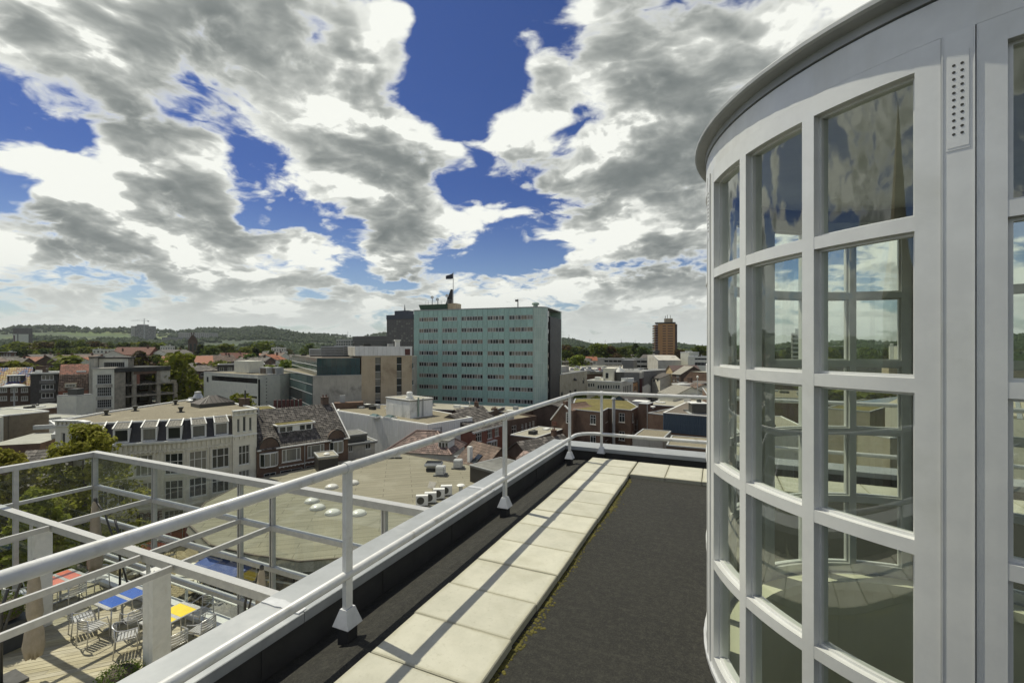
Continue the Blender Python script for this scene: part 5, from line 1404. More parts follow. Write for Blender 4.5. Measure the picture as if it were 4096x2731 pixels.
def build_cinema():
    f = Fac((1347,88), (1712,72)); g = Fac((1712,72), (1889,79.5))
    root = f.root('panel_hall', 'white metal panel clad cinema hall with gravel roof', 'building')
    H = f.z(1712,1699)
    def local(p): d = Vector(p)-f.A; return (d.dot(f.e), d.dot(Vector((-f.e.y,f.e.x))))
    for q, rot, org in ((f, 0, (0,0)), (g, g.rot-f.rot, local(g.A))):
        n = round(q.L/1.45); w = q.L/n
        for k in range(n):
            for z0, z1 in ((0,2.9),(2.92,5.6),(5.62,H-.02)):
                me = shared(('pan', round(w,3), round(z1-z0,2)), lambda: MB().box(.025, w-.025, -.06, 0, 0, z1-z0).mesh('panel', 'panel_white'))
                put(me, 'panel', root, (org[0]+k*w*cos(rot), org[1]+k*w*sin(rot), z0), rot)
    c1 = local(g.B); c2 = local(W(1640,95)); c3 = local(W(1370,100)); p0 = (0,0); p1 = local(g.A)
    poly = [p0, p1, c1, c2, c3]
    MB().prism([(x*.999+.01, y+.012) for x, y in poly], 0, H-.05).build('core', 'felt_dark', root)
    flat_roof(root, poly, H, 'gravel', 'coping_white', .10, .35)
    # cinema emblem: numeral on a film frame
    r = g.rot-f.rot; u0 = g.x(1728); w = 1.95; h = 1.5; zz = H-2.25
    def gp(u, y, z): return (p1[0]+u*cos(r)-y*sin(r), p1[1]+u*sin(r)+y*cos(r), z)
    sg = MB().box(0,w,-.12,-.06,0,h).build('sign_board','sign_white',root,gp(u0,0,zz),r)
    MB().box(-.02,w+.02,-.118,-.062,h,h+.06).build('sign_rim','sign_black',sg)
    st = MB().box(w-.28,w+.02,-.135,-.121,0,h).build('film_strip','sign_black',sg)
    for k in range(6): MB().box(w-.20,w-.06,-.140,-.136,.08+.25*k,.21+.25*k).build('film_hole','sign_white',sg)
    lt = lettering(sg, '5', 1.55, (.28,-.13,.25), 0, 'sign_blue', .015, 'numeral')
    b = MB()
    for a in (45,135): b.bar((w+1.05-.3*cos(radians(a)),-.06,1.0-.3*sin(radians(a))),(w+1.05+.3*cos(radians(a)),-.06,1.0+.3*sin(radians(a))),.1,.04,(0,1,0))
    b.build('star_mark','sign_white',sg)
    # roof plant house with vents
    z = ZS+H; q = Fac((1545,83.5),(1640,78.5),z); t = q.root('plant_house', 'weathered white plant house on the cinema roof', 'plant room'); h = 3.1
    n = 4
    for k in range(n): MB().box(k*q.L/n+.01,(k+1)*q.L/n-.01,-.04,0,0,h).build('panel','panel_white',t)
    for k in range(2): MB().box(q.L,q.L+.04,k*2.4+.01,(k+1)*2.4-.01,0,h).build('panel','panel_white',t)
    MB().box(.01,q.L-.001,.001,4.8,0,h-.02).build('core','grey_render',t); flat_roof(t,[(-.1,-.1),(q.L+.1,-.1),(q.L+.1,4.9),(-.1,4.9)],h,'gravel_pale','coping_white',.08,.25)
    MB().box(q.L*.14,q.L*.34,-.07,-.041,0,2.0).build('door','coping_white',t)
    MB().lathe([(.7,h),(.7,h+.35),(.5,h+.4),(.55,h+1.1),(.4,h+1.3),(.001,h+1.32)],14,(q.L*.75,1.2)).build('ventilator','coping_white',t)
    MB().tube([(q.L+.2,1.6,.2),(q.L+.2,1.6,h+.4)],.16,10).build('duct','copper_green',t); MB().tube([(q.L+.2,2.6,.2),(q.L+.2,2.6,h+.2)],.12,10).build('duct','galv',t)
    for px, py, lab in ((1500,1668,'low silver rooflight box on the cinema gravel roof'),(1560,1672,'low silver rooflight box beside the cinema plant house')):
        p = G(px, py, z); t2 = thing('rooflight', lab, 'rooflight', (p[0],p[1],z), f.rot, 'low rooflights on the cinema'); MB().cbox(0,0,0,2.2,1.4,.25).build('kerb','coping_white',t2); MB().add([(-1,-.6,.25),(1,-.6,.25),(1,.6,.25),(-1,.6,.25),(-.6,0,.6),(.6,0,.6)],[(0,1,5,4),(1,2,5),(2,3,4,5),(3,0,4)]).build('glazing','petrol_glass_light',t2)
build_cinema()

def hip_house(name, label, a, b, depth, ze, zr, tile, wall, inset=None, tw=(.32,.36), wins=None, z0=ZS):
    f = Fac(a, b, z0); root = f.root(name, label, 'house'); L = f.L; i = inset if inset is not None else depth/2
    hs = wins(f) if wins else []
    openings(root, 0, 0, 0, L, 0, ze, hs, wall, dict(vs=(.5,), ft=.08, pmat='pane_dark'))
    MB().box(.01, L-.01, .17, depth, 0, ze-.02).build('core', wall, root)
    o = .3; e = [(-o,-o,ze),(L+o,-o,ze),(L+o,depth+o,ze),(-o,depth+o,ze),(i,depth/2,zr),(L-i,depth/2,zr)]
    MB().add(e, [(0,1,5,4),(1,2,5),(2,3,4,5),(3,0,4)]).build('roof', tile, root)
    # tile courses on the two visible slopes
    def tri(p, q, r_, s):                      # trapezoid p-q eave, s-r ridge
        p, q, r_, s = map(Vector, (p, q, r_, s)); nv = max(3, int(((r_+s)/2-(p+q)/2).length/tw[1])); mb = MB(); n = (q-p).cross(s-p); n.normalize(); n = n if n.z > 0 else -n
        for j in range(nv):
            t0, t1 = j/nv, (j+1.04)/nv; a0, b0 = p+(s-p)*t0, q+(r_-q)*t0; a1, b1 = p+(s-p)*min(1,t1), q+(r_-q)*min(1,t1); nu = max(1, int((b0-a0).length/tw[0]))
            for k in range(nu):
                u0, u1 = k/nu, (k+1)/nu; c0, d0, c1, d1 = a0+(b0-a0)*u0, a0+(b0-a0)*u1, a1+(b1-a1)*u0, a1+(b1-a1)*u1; m0, m1 = c0+(d0-c0)*.4, c1+(d1-c1)*.4
                mb.add([c0+n*.05, m0+n*.10, d0+n*.05, c1+n*.015, m1+n*.05, d1+n*.015, c0, m0+n*.03, d0], [(0,1,4,3),(1,2,5,4),(6,7,1,0),(7,8,2,1)])
        ob = mb.build('roof_tiles', tile, root); ob['kind'] = 'stuff'
    tri(e[0], e[1], e[5], e[4]); tri(e[1], e[2], e[5], e[5]); tri(e[3], e[0], e[4], e[4])
    r = MB()
    for p, q in ((4,5),(0,4),(1,5),(2,5),(3,4)): r.tube([Vector(e[p])+Vector((0,0,.08)), Vector(e[q])+Vector((0,0,.1))], .12, 6)
    r.build('ridge', tile, root)
    return f, root
f, r_ = hip_house('hip_roof_house', 'house with mauve pantile hip roof under the cinema wall', (1547,68.5), (1800,66.5), 7.0, 5.0, 7.6, 'tile_mauve', 'white_render', 3.3)
b = MB(); u = f.x(1765); b.box(u-.8, u+.8, .9, 3.6, 5.25, 6.7); dm = b.build('dormer', 'coping_white', r_); MB().box(u-.95, u+.95, .7, 3.7, 6.7, 6.82).build('dormer_roof', 'felt_grey', dm)
for k in (-1, 0, 1): win(dm, 0, .84, 0, (u+k*.5-.22, u+k*.5+.22, 5.45, 6.55), ft=.05, pmat='pane_dark', sill=False, rec=.01)

def gable_house(name, label, a, b, depth, ze, zr, tile, wall, axis='x', wins=None, tw=None, ch=True, style=None, z0=ZS, group=None):
    f = Fac(a, b, z0); root = f.root(name, label, 'house', group); L = f.L
    hs = wins(f) if wins else []
    openings(root, 0, 0, 0, L, 0, ze, hs, wall, {**dict(vs=(.5,), ft=.08, pmat='pane'), **(style or {})})
    MB().box(.01, L-.01, .17, depth, 0, ze-.02).build('core', wall, root)
    gable(root, 0, L, 0, depth, ze, zr, tile, wall, axis, .25, tw)
    if ch: chimney(root, L*.8, depth*.5, zr-.5, 1.3, .7, .6)
    return f, root
f, r_ = gable_house('tile_roof_house', 'house with striped grey pantile roof and white chimney beside the market hall', (1800,62.5), (1905,58), 8, 4.3, 7.3, 'tile_brown', 'brick_brown', 'x', tw=(.45,.42), ch=False)
c = MB(); c.cbox(f.L*.45, 1.4, 5.2, .55, .5, 2.1); c.build('chimney', 'coping_white', r_); MB().bar((f.L*.62,1.2,5.3),(f.L*.62,2.4,6.2),1.0,.12,(0,-.6,1)).build('skylight','pane_dark',r_)

# red brick house with dark roof, bay and white windows
f = Fac((1891,76), (2012,84)); root = f.root('red_brick_house', 'red brick house with white windows and bay below dark pantiles', 'house')
hs = [f.h(1904,1730,1927,1767), f.h(1950,1718,1969,1754), f.h(1979,1711,1996,1745), f.h(1912,1781,1927,1812)]
H = f.z(1950,1714)
openings(root, 0, 0, 0, f.L, 0, H, hs, 'brick_red', dict(vs=(.35,.68), hs=(.62,), ft=.10, bt=.08, pmat='pane'))
MB().box(.01, f.L-.01, .17, 9, 0, H-.02).build('core', 'brick_red', root)
MB().box(-.2, f.L+.2, -.45, .0, H-.02, H+.14).build('gutter', 'coping_white', root)
b = MB(); n = int(f.L/.5)
for k in range(n): b.box(k*f.L/n, k*f.L/n+.14, -.35, -.001, H-.22, H-.021)
ob = b.build('eave_brackets', 'coping_white', root); ob['kind'] = 'stuff'
MB().xprism([(-.3,H+.1),(5.0,H+2.6),(10,H+.1)], -.1, f.L+.1).build('roof_deck', 'tile_dark', root)
tiles(root, (-.1,-.35,H+.13), (f.L+.2,0,0), (0,5.35,2.55), int(f.L/.38), 14, 'tile_dark', .06, .05)
u0, u1, z0, z1 = f.h(1948,1764,1979,1817)
bay = MB().prism([(u0,0),(u0+.35,-.7),(u1-.35,-.7),(u1,0)], z0-.6, z0).build('bay_window', 'coping_white', root)
MB().prism([(u0+.05,0),(u0+.38,-.62),(u1-.38,-.62),(u1-.05,0)], z0, z1).build('pane', 'pane', bay)
MB().prism([(u0-.1,0),(u0+.3,-.8),(u1-.3,-.8),(u1+.1,0)], z1, z1+.12).build('bay_roof', 'coping_white', bay)
b = MB()
for x_, y_ in ((u0+.02,-.02),(u0+.36,-.68),((u0+u1)/2,-.68),(u1-.36,-.68),(u1-.02,-.02)): b.bar((x_,y_,z0), (x_,y_,z1), .11, .11)
for z_ in (z0+(z1-z0)*.6,): b.box(u0+.34, u1-.34, -.70, -.63, z_, z_+.1)
b.build('mullion', 'coping_white', bay)

# brown brick flat roofed house with small windows
f = Fac((2018,85.5), (2146,92)); root = f.root('brown_brick_block', 'brown brick flat roofed block with four narrow windows', 'building')
H = f.z(2076,1674)
hs = [f.h(2047,1701,2066,1738)] + [f.h(a, y, a+9, y+29) for a, y in ((2085,1696),(2100,1692),(2115,1688),(2129,1683))] + [f.h(2047,1752,2066,1764)]
openings(root, 0, 0, 0, f.L, 0, H, hs, 'brick_dark', dict(vs=(.5,), hs=(.6,), ft=.09, bt=.07, pmat='pane'))
MB().box(.01, f.L-.01, .17, 12, 0, H-.3).build('core', 'brick_dark', root)
flat_roof(root, [(0,0),(f.L,0),(f.L,12),(0,12)], H-.25, 'gravel', 'brick_dark', .28, .3)
u = f.x(2020); chimney(root, f.L*.55, 8, H-.3, 1.4, 1.2, .7, 'brick_dark', 3)

# stepped white gable house and mossy flat roofed brick house beyond the roof corner
f = Fac((2206,86), (2290,82.5)); root = f.root('gable_end_house', 'brick gable end with white verge, chimney and tall white door window', 'house')
zl, zp = f.z(2206,1678), f.z(2250,1618); up = f.x(2252)
MB().yprism([(0,0),(f.L,0),(f.L,f.z(2278,1641)),(f.x(2266),f.z(2266,1632)),(up,zp),(0,zl)], 0, 7).build('wall', 'brick_brown', root)
b = MB(); b.bar((-.1,-.1,zl), (up,-.1,zp+.1), .3, .18); b.bar((up+.5,-.1,zp-.1), (f.x(2280),-.1,f.z(2280,1640)), .3, .18); b.build('verge', 'coping_white', root)
MB().add([(-.1,.1,zl),(up,.1,zp+.05),(up,7,zp+.05),(-.1,7,zl)], [(0,1,2,3)]).build('roof', 'tile_dark', root)
c = MB(); c.box(up-.1, up+.6, .05, .8, zp-1, zp+.65); c.build('chimney', 'brick_brown', root)
h = f.h(2265,1649,2281,1693); win(root, 0, -.09, 0, h, hs=(.3,.45,.6,.75,.88), ft=.12, pmat='pane_dark', sill=False, rec=.02)
b = MB()
for k in range(4): b.tube([(f.x(2214)+k*.32,-.3,f.z(2214,1700)),(f.x(2214)+k*.32,-.3,f.z(2214,1684))], .08, 6)
b.build('flue_pots', 'tile_rust', root)

f = Fac((2285,84), (2403,80)); root = f.root('moss_roof_house', 'brown brick house with yellow moss on its flat roof', 'house')
nv = Vector((-f.e.y, f.e.x))
def lc(px, d): q = Vector(W(px, d))-f.A; return (q.dot(f.e), q.dot(nv))
H = f.z(2403,1648); P0, P1, P2, P3, P4 = (0,0), (f.L,0), lc(2434,85.0), lc(2525,82.2), lc(2553,87.0); BK = lc(2500,100); BL = lc(2300,101)
S2 = dict(vs=(.5,), hs=(.68,), ft=.10, bt=.07, pmat='pane_dark')
z1, z2 = f.z(2370,1659), f.z(2370,1697); lo = lambda h: (h[0], h[1], h[2]-3.3, h[3]-3.3)
def face(p, q, pxs):
    p, q = Vector(p), Vector(q); d = q-p; r = atan2(d.y, d.x); A_ = f.A + f.e*p.x + nv*p.y; g = Fac((2000,50),(2100,50)); g.A = A_; g.e = (f.e*d.x+nv*d.y).normalized(); g.L = d.length
    hs = [(g.x(a), g.x(b_), z2, z1) for a, b_ in pxs]; hs += [lo(h) for h in hs]
    openings(root, p.x, p.y, r, d.length, 0, H, hs, 'brick_brown', S2)
face(P0, P1, [(2360,2383)]); face(P1, P2, [(2422,2431)]); face(P2, P3, [(2475,2499)]); face(P3, P4, [(2529,2535)])
MB().prism([(P0[0]+.1,.2),(P1[0]-.1,.2),(P2[0]-.05,P2[1]+.2),(P3[0]-.15,P3[1]+.2),(P4[0]-.2,P4[1]),BK,BL], 0, H-.3).build('core', 'brick_brown', root)
flat_roof(root, [P0,P1,P2,P3,P4,BK,BL], H, 'moss_roof', 'coping_grey', .08, .22)
b = MB(); q = lc(2458,82.6); b.tube([(q[0],q[1]-.3,0),(q[0],q[1]-.3,H+1.9)], .28, 12); b.lathe([(.28,H+1.9),(.42,H+2.0),(.3,H+2.3),(.001,H+2.35)], 12, (q[0],q[1]-.3)); b.build('duct', 'coping_grey', root)
for z_ in (1.5, 4.2, 6.9): MB().tube([(q[0],q[1]-.3,z_),(q[0],q[1]-.3,z_+.06)], .31, 12).build('duct_band', 'galv', root)
q = lc(2538,84.2)
b = MB()
for k in range(7): b.bar((q[0]+.15,q[1]-.5,.8+k*.95),(q[0]+.75,q[1]-.5,.8+k*.95),.04,.04)
b.tube([(q[0]+.15,q[1]-.5,0),(q[0]+.15,q[1]-.5,7.4)],.03,6); b.tube([(q[0]+.75,q[1]-.5,0),(q[0]+.75,q[1]-.5,7.4)],.03,6); b.build('ladder','galv',root)

f = Fac((2554,84), (2592,83)); root = f.root('brick_stack', 'tall blank brown brick stack rising beside the mossy roof', 'chimney'); H = f.z(2572,1616)
MB().box(0,f.L,0,3,0,H).build('shaft','brick_brown',root); MB().box(-.05,f.L+.05,-.05,3.05,H,H+.12).build('coping','coping_grey',root); MB().tube([(f.L-.1,-.08,0),(f.L-.1,-.08,H)],.06,8).build('downpipe','coping_grey',root)

f = Fac((2592,76), (2654,74)); root = f.root('low_brick_wing', 'low brown brick wing with felt roof beside the blue shed', 'building'); H = f.z(2620,1655)
MB().box(0,f.L,0,10,0,H).build('wall','brick_brown',root); flat_roof(root,[(0,0),(f.L,0),(f.L,16),(0,16)],H,'felt_brown','coping_grey',.1,.2)
f = Fac((2652,73), (2830,69.2)); root = f.root('blue_shed', 'hall clad in dark blue ribbed metal with brown felt roof', 'building'); H = f.z(2700,1654)
zb = f.z(2700,1731)
MB().box(0,f.L,.06,14,0,H-.02).build('wall','brick_brown',root)
n = int(f.L/.32)
rib = shared('rib', lambda: MB().xprism([(0,0),(.04,0),(.04,1),(0,1)],0,.3).mesh('rib','blue_metal'))
for k in range(n):
    o = MB().prism([(0,.055),(.07,0),(.20,0),(.27,.055)], zb, H-.02).build('cladding_rib','blue_metal',root,(k*f.L/n,0,0))
MB().box(0,f.L,.055,.0599,zb,H-.02).build('cladding_sheet','blue_metal',root)
flat_roof(root,[(0,0),(f.L,0),(f.L,14),(-.6,16)],H,'felt_brown','coping_white',.06,.25)
for px, py, lab in ((2612,1634,'white mushroom vent on the brown felt roof by the blue shed'),(2795,1640,'white box vent on the blue shed roof')):
    roof_vent(lab, px, py, ZS+H, .4, .3, 'mushroom', 'mushroom vents')
p = G(2790,1652,ZS+H); t = thing('roof_unit','black square roof ventilation unit with white cap','ventilator',(p[0],p[1],ZS+H),.3); MB().cbox(0,0,0,2.2,2.2,1.6).build('case','frame_dark',t); MB().cbox(0,0,1.6,2.5,2.5,.12).build('cap','coping_white',t); MB().cbox(0,0,-.02,3.0,3.0,.12).build('flashing','coping_grey',t); MB().cbox(.3,.3,1.72,.6,.6,.9).build('stub','frame_dark',t)

# low roofs in the courtyard below the corner
def low_block(name, label, a, b, depth, ytop, wall, roof, cop='coping_grey', cat='building', wins=None):
    f = Fac(a, b); root = f.root(name, label, cat); H = f.z((a[0]+b[0])/2, ytop)
    hs = wins(f, H) if wins else []
    openings(root, 0, 0, 0, f.L, 0, H, hs, wall, dict(vs=(.5,), ft=.07, pmat='pane'))
    MB().box(.01,f.L-.01,.17,depth,0,H-.1).build('core',wall,root); flat_roof(root,[(0,0),(f.L,0),(f.L,depth),(0,depth)],H,roof,cop,.10,.18); return f, root, H
low_block('grey_annex','pale grey annex with gravel roof below the brick stack', (2530,66), (2652,64), 7, 1752, 'grey_render', 'gravel')
low_block('long_gravel_house','long low gravel roof with white edges in the courtyard', (2143,75.8), (2250,84), 5, 1734, 'brick_dark', 'gravel_pale', 'coping_white')
gable_house('dark_tile_house','dark pantile roof of a courtyard house by the gravel strip', (2150,66), (2330,72), 9, 3.4, 6.3, 'tile_dark', 'brick_dark', 'x', tw=(.45,.45), ch=True)
gable_house('brown_tile_house','brown pantile roof below the mossy brick house', (2300,62), (2400,60), 8, 3.8, 6.4, 'tile_brown', 'brick_dark', 'y', tw=(.45,.45), ch=False)
gable_house('mauve_tile_house','purple grey checked pantile roof in the courtyard', (2010,64), (2150,58), 8, 2.8, 5.6, 'tile_mauve', 'brick_dark', 'x', tw=(.5,.5), ch=False)
low_block('courtyard_flat','sandy flat roof just beyond the parapet coping', (1925,60), (2022,63), 6, 1846, 'brick_dark', 'gravel_pale')
low_block('court_store','low gravel roofed store below the blue shed', (2665,58), (2830,56), 7, 1788, 'brick_dark', 'gravel')
f_, r__ = gable_house('rust_tile_lean_to','small lean-to with rust pantiles below the blue shed', (2640,62), (2728,61), 3, 2.6, 3.8, 'tile_rust', 'brick_brown', 'x', tw=(.4,.4), ch=False)
roof_vent('broad white mushroom vent just beyond the coping corner', 2247, 1775, -11.5, .75, .35, 'mushroom', 'mushroom vents')
# ------------------------------------------------------------------ taller blocks behind the square
def build_green_tower():
    f = Fac((1655,125), (2134,114)); root = f.root('green_office_tower', 'pale green glass panel office tower with strip windows', 'building')
    L = f.L; H = 30.55; dep = 19.0; s = L/(2134-1655)
    X = lambda zx: f.x(1500+zx/2.4125)
    cols = [0.0] + [X(v) for v in (425,470,518,562,607,648,697,745,793,833,884,937,988,1040,1085,1137,1190,1247,1294,1350,1408,1467,1524)] + [L]
    groups = [(1,5),(6,9),(10,14),(15,18),(19,23)]
    wincol = {k for a, b in groups for k in range(a, b)}
    rows = [H-1.85-3.02*k for k in range(9)]
    MB().box(.05, L-.02, .10, dep, 0, H-.1).build('core', 'panel_aqua_light', root)
    rr = random.Random(4); g = .09
    def pan(x0, x1, z0, z1, mat='panel_aqua'):
        w, h = round(x1-x0-g, 2), round(z1-z0-g, 2)
        me = shared(('aq', w, h, mat), lambda: MB().box(0, w, 0, .095, 0, h).mesh('panel', mat))
        put(me, 'panel', root, (x0+g/2, 0, z0+g/2))
    for k in range(len(cols)-1):
        x0, x1 = cols[k], cols[k+1]
        if k in wincol:
            pan(x0, x1, rows[0], H)
            for r in range(8):
                pan(x0, x1, rows[r+1] if r < 8 else 0, rows[r]-1.12)
            pan(x0, x1, 3.0, rows[8]-.02)
        else:
            for r in range(9):
                pan(x0, x1, rows[r], H if r == 0 else rows[r-1]-g*0)
            pan(x0, x1, 3.0, rows[8])
    # strip windows: one window per bay column, some with blinds down
    for r in range(8):
        for a, b in groups:
            for k in range(a, b):
                x0, x1 = cols[k], cols[k+1]; w = round(x1-x0, 2)
                def mk(w=w):
                    q = MB(); h = 1.1
                    q.box(0,.06,.0,.06,0,h); q.box(w-.06,w,.0,.06,0,h); q.box(.06,w-.06,0,.06,0,.07); q.box(.06,w-.06,0,.06,h-.07,h); q.box(w/2-.035,w/2+.035,.01,.058,.07,h-.07)
                    return q.mesh('window', 'panel_white')
                o = put(shared(('gw', w), mk), 'window', root, (x0, .03, rows[r]-1.11))
                bl = rr.random() < .17
                for i in range(2):
                    pm = 'blind' if bl else ('pane_light' if rr.random() < .14 else 'pane')
                    put(shared(('gp', w, pm), lambda: MB().box(.05, w/2-.03, .03, .045, .05, 1.05).mesh('pane', pm)), 'pane', o, (i*(w/2-.01), 0, 0))
    # rounded glass corner and black end
    c = MB(); n = 9; rad = 2.9; cx, cy = L, rad
    pts = [(cx + rad*sin(pi/2*k/n), cy - rad*cos(pi/2*k/n)) for k in range(n+1)]
    for k in range(n):
        for r in range(-1, 9):
            z1 = H if r == -1 else rows[r]; z0 = rows[r+1] if r < 8 else 3.0
            a, b = pts[k], pts[k+1]; e = .02; d = Vector((b[0]-a[0], b[1]-a[1])).normalized()*e
            MB().add([(a[0]+d.x,a[1]+d.y,z0+e),(b[0]-d.x,b[1]-d.y,z0+e),(b[0]-d.x,b[1]-d.y,z1-e),(a[0]+d.x,a[1]+d.y,z1-e)], [(0,1,2,3)]).build('corner_panel', 'panel_aqua_light', root)
    b = MB(); b.prism([(p[0]*1.0-.03, p[1]+.03) for p in pts] + [(L, rad)], 3, H-.05); b.build('corner_core', 'panel_white', root)
    xr = L+rad
    MB().box(L-.03, xr-.25, rad+.01, rad+2.4, 0, H-.6).build('recess', 'black_glass', root)
    MB().box(L-.03, xr+.05, rad+2.4, dep-1.0, 0, H-2.0).build('end_wall', 'black_panel', root)
    for k in range(9): MB().box(xr-.25, xr-.15, rad+.1, rad+2.3, H-3.4-3.02*k, H-2.3-3.02*k).build('recess_window', 'pane_dark', root)
    MB().box(L-.03, xr-.05, dep-1.0, dep, 0, H).build('end_strip', 'panel_aqua_light', root)
    MB().box(-.1, L+.1, -.06, dep+.1, H, H+.22).build('roof_edge', 'coping_grey', root); MB().prism([(p[0]+.04, p[1]-.06) for p in pts]+[(xr, dep), (L+.1, dep)], H, H+.22).build('roof_edge', 'coping_grey', root)
    # podium
    MB().box(-3, L+6, -4, dep+3, 0, 4.6).build('podium', 'felt_dark', root); MB().box(-3, L+6, -4, dep+3, 4.6, 4.8).build('podium_roof', 'felt_brown', root)
    for k in range(14): MB().box(L-4+.7*k, L-3.35+.7*k, -4.05, -4.0, .4, 4.3).build('podium_pane', 'petrol_glass', root)
    b = MB()
    for k in range(22): b.bar((L-12+.85*k,-3.9,4.8),(L-12+.85*k,-3.9,5.8),.04,.04)
    for z in (5.3,5.8): b.bar((L-12,-3.9,z),(L+6,-3.9,z),.04,.04)
    ob = b.build('balustrade', 'coping_grey', root); ob['kind'] = 'stuff'
    # rooftop cabin with fin, mast and flag
    z = H+.22; x0, x1 = f.x(1666), f.x(1800)
    b = MB(); b.prism([(x0+.4,1.5),(x1-1.5,1.5),(x1-1.5,5.5),(x0+.4,5.5)], z, z+.1); b.add([(x0+.4,1.5,z),(x1-1.5,1.5,z),(x1-1.5,5.5,z),(x0+.4,5.5,z),(x0,1.1,z+1.5),(x1-1.5,1.1,z+1.5),(x1-1.5,5.9,z+1.5),(x0,5.9,z+1.5)],[(0,1,5,4),(1,2,6,5),(2,3,7,6),(3,0,4,7),(4,5,6,7)]); cab = b.build('roof_cabin', 'green_metal', root)
    MB().box(x1-1.5,x1+.9,1.6,5,z,z+1.7).build('cabin_annex','tan_concrete',root)
    xf = f.x(1789); MB().yprism([(xf-1.9,z+1.5),(xf+.1,z+1.5),(xf+.1,z+5.6),(xf-.3,z+5.6)], 2.6, 3.1).build('fin', 'black_panel', root)
    mast = MB().tube([(xf+.35,2.85,z),(xf+.35,2.85,z+10.2)], .09, 8).build('flag_mast', 'coping_grey', root)
    fl = MB(); n = 8
    for k in range(n+1):
        t_ = k/n; x_ = xf+.25-2.0*t_; y_ = 2.85+.28*sin(t_*5); fl.v += [(x_, y_, z+10.0-.7*t_), (x_, y_, z+8.5-.1*t_)]
    fl.f = [(2*k,2*k+2,2*k+3,2*k+1) for k in range(n)]; fl.build('flag', 'navy_panel', mast)
    b = MB()
    for k in range(9): b.bar((x0+2+k*1.0,1.2,z+1.5),(x0+2+k*1.0,1.2,z+2.5),.05,.05)
    b.bar((x0+2,1.2,z+2.5),(x1-.4,1.2,z+2.5),.05,.05); b.bar((x0+2,1.2,z+2.0),(x1-.4,1.2,z+2.0),.05,.05); ob = b.build('roof_rail','coping_grey',root); ob['kind'] = 'stuff'
    for px, h in ((1712,2.3),(1733,1.7),(1772,2.6)):
        x_ = f.x(px); a = MB().tube([(x_,2.5,z+1.5),(x_,2.5,z+1.5+h)], .10, 6).build('antenna', 'coping_grey', root)
        MB().lathe([(.001,0),(.35,.05),(.45,.15)], 12, caps=False).build('dish', 'coping_white', a); a.children[-1].location = (x_,2.3,z+1.2+h); a.children[-1].rotation_euler = (radians(80),0,.5)
    x_ = f.x(2052); a = MB().tube([(x_,4,z),(x_,4,z+2.4)], .14, 6); a.cbox(x_-.4,4,z+1.8,.6,.4,.5); a.build('antenna', 'frame_dark', root)
    x_ = f.x(2129); MB().lathe([(.6,z),(.6,z+.7),(.95,z+.7),(.95,z+1.1),(.5,z+1.3),(.001,z+1.35)],14,(x_,3)).build('roof_fan','copper_green',root)
build_green_tower()

def grid_tower(name, label, a, b, depth, ytop, nrow, spans, wall, fl=3.0, top_off=1.6, wh=1.4, pm='pane_dark', group=None, ft=.06, z0=ZS, band=None, cat='building', crown=None, side_rows=True, cop='coping_grey', roof='felt_grey', base=0):
    """tower with a grid of window groups; spans are window groups as fractions of the front"""
    f = Fac(a, b, z0); root = f.root(name, label, cat, group); H = f.z((a[0]+b[0])/2, ytop); L = f.L
    hs = [(L*u0, L*u1, H-top_off-fl*k-wh, H-top_off-fl*k) for k in range(nrow) for u0, u1 in spans if H-top_off-fl*k-wh > base]
    openings(root, 0, 0, 0, L, 0, H, hs, wall, dict(ft=ft, pmat=pm, sill=False, vs=(.5,) if (spans[0][1]-spans[0][0])*L > 2 else ()))
    MB().box(.01, L-.01, .17, depth, 0, H-.1).build('core', wall, root); flat_roof(root, [(0,0),(L,0),(L,depth),(0,depth)], H, roof, cop, .3, .4)
    if band:
        for k in range(nrow+1):
            z = H-top_off-fl*k+.25
            if z > 1: MB().box(-.15, L+.15, -.18, -.001, z, z+.5).build('floor_band', band, root)
    if crown:
        u0, u1, h, m = crown; MB().box(L*u0, L*u1, depth*.25, depth*.75, H, H+h).build('roof_house', m, root)
    return f, root, H

# dark tower behind, with its low wing
f, r_, H = grid_tower('dark_tower', 'dark brown office tower with navy crown behind the green tower', (1547,600), (1672,580), 24, 1276, 17, [(i/13+.012, i/13+.06) for i in range(13)], 'tower_brown', 3.1, 2.2, 1.6, 'pane', band='tower_brown')
MB().box(-.4, f.L+.4, -.4, 24.4, H-.2, H+5.6).build('crown', 'navy_panel', r_); MB().box(f.L*.16, f.L*.60, 6, 18, H+5.6, H+11.5).build('roof_house', 'navy_panel', r_)
b = MB()
for k in range(5): b.bar((f.L*.4-1.2+.6*k,12,H+11.5),(f.L*.4,12,H+20),.3,.3)
b.build('lattice_mast', 'coping_grey', r_)
grid_tower('dark_wing', 'long dark office wing at the foot of the dark tower', (1410,640), (1547,610), 20, 1345, 6, [(i/16+.008, i/16+.05) for i in range(16)], 'tower_brown', 3.6, 2.6, 2.2, 'pane_dark', band='tower_brown')
grid_tower('ribbed_wing', 'paler low ribbed office wing beside the dark wing', (1344,660), (1412,640), 20, 1357, 5, [(i/7+.02, i/7+.12) for i in range(7)], 'pale_concrete', 3.6, 2.6, 2.2, 'pane_dark')

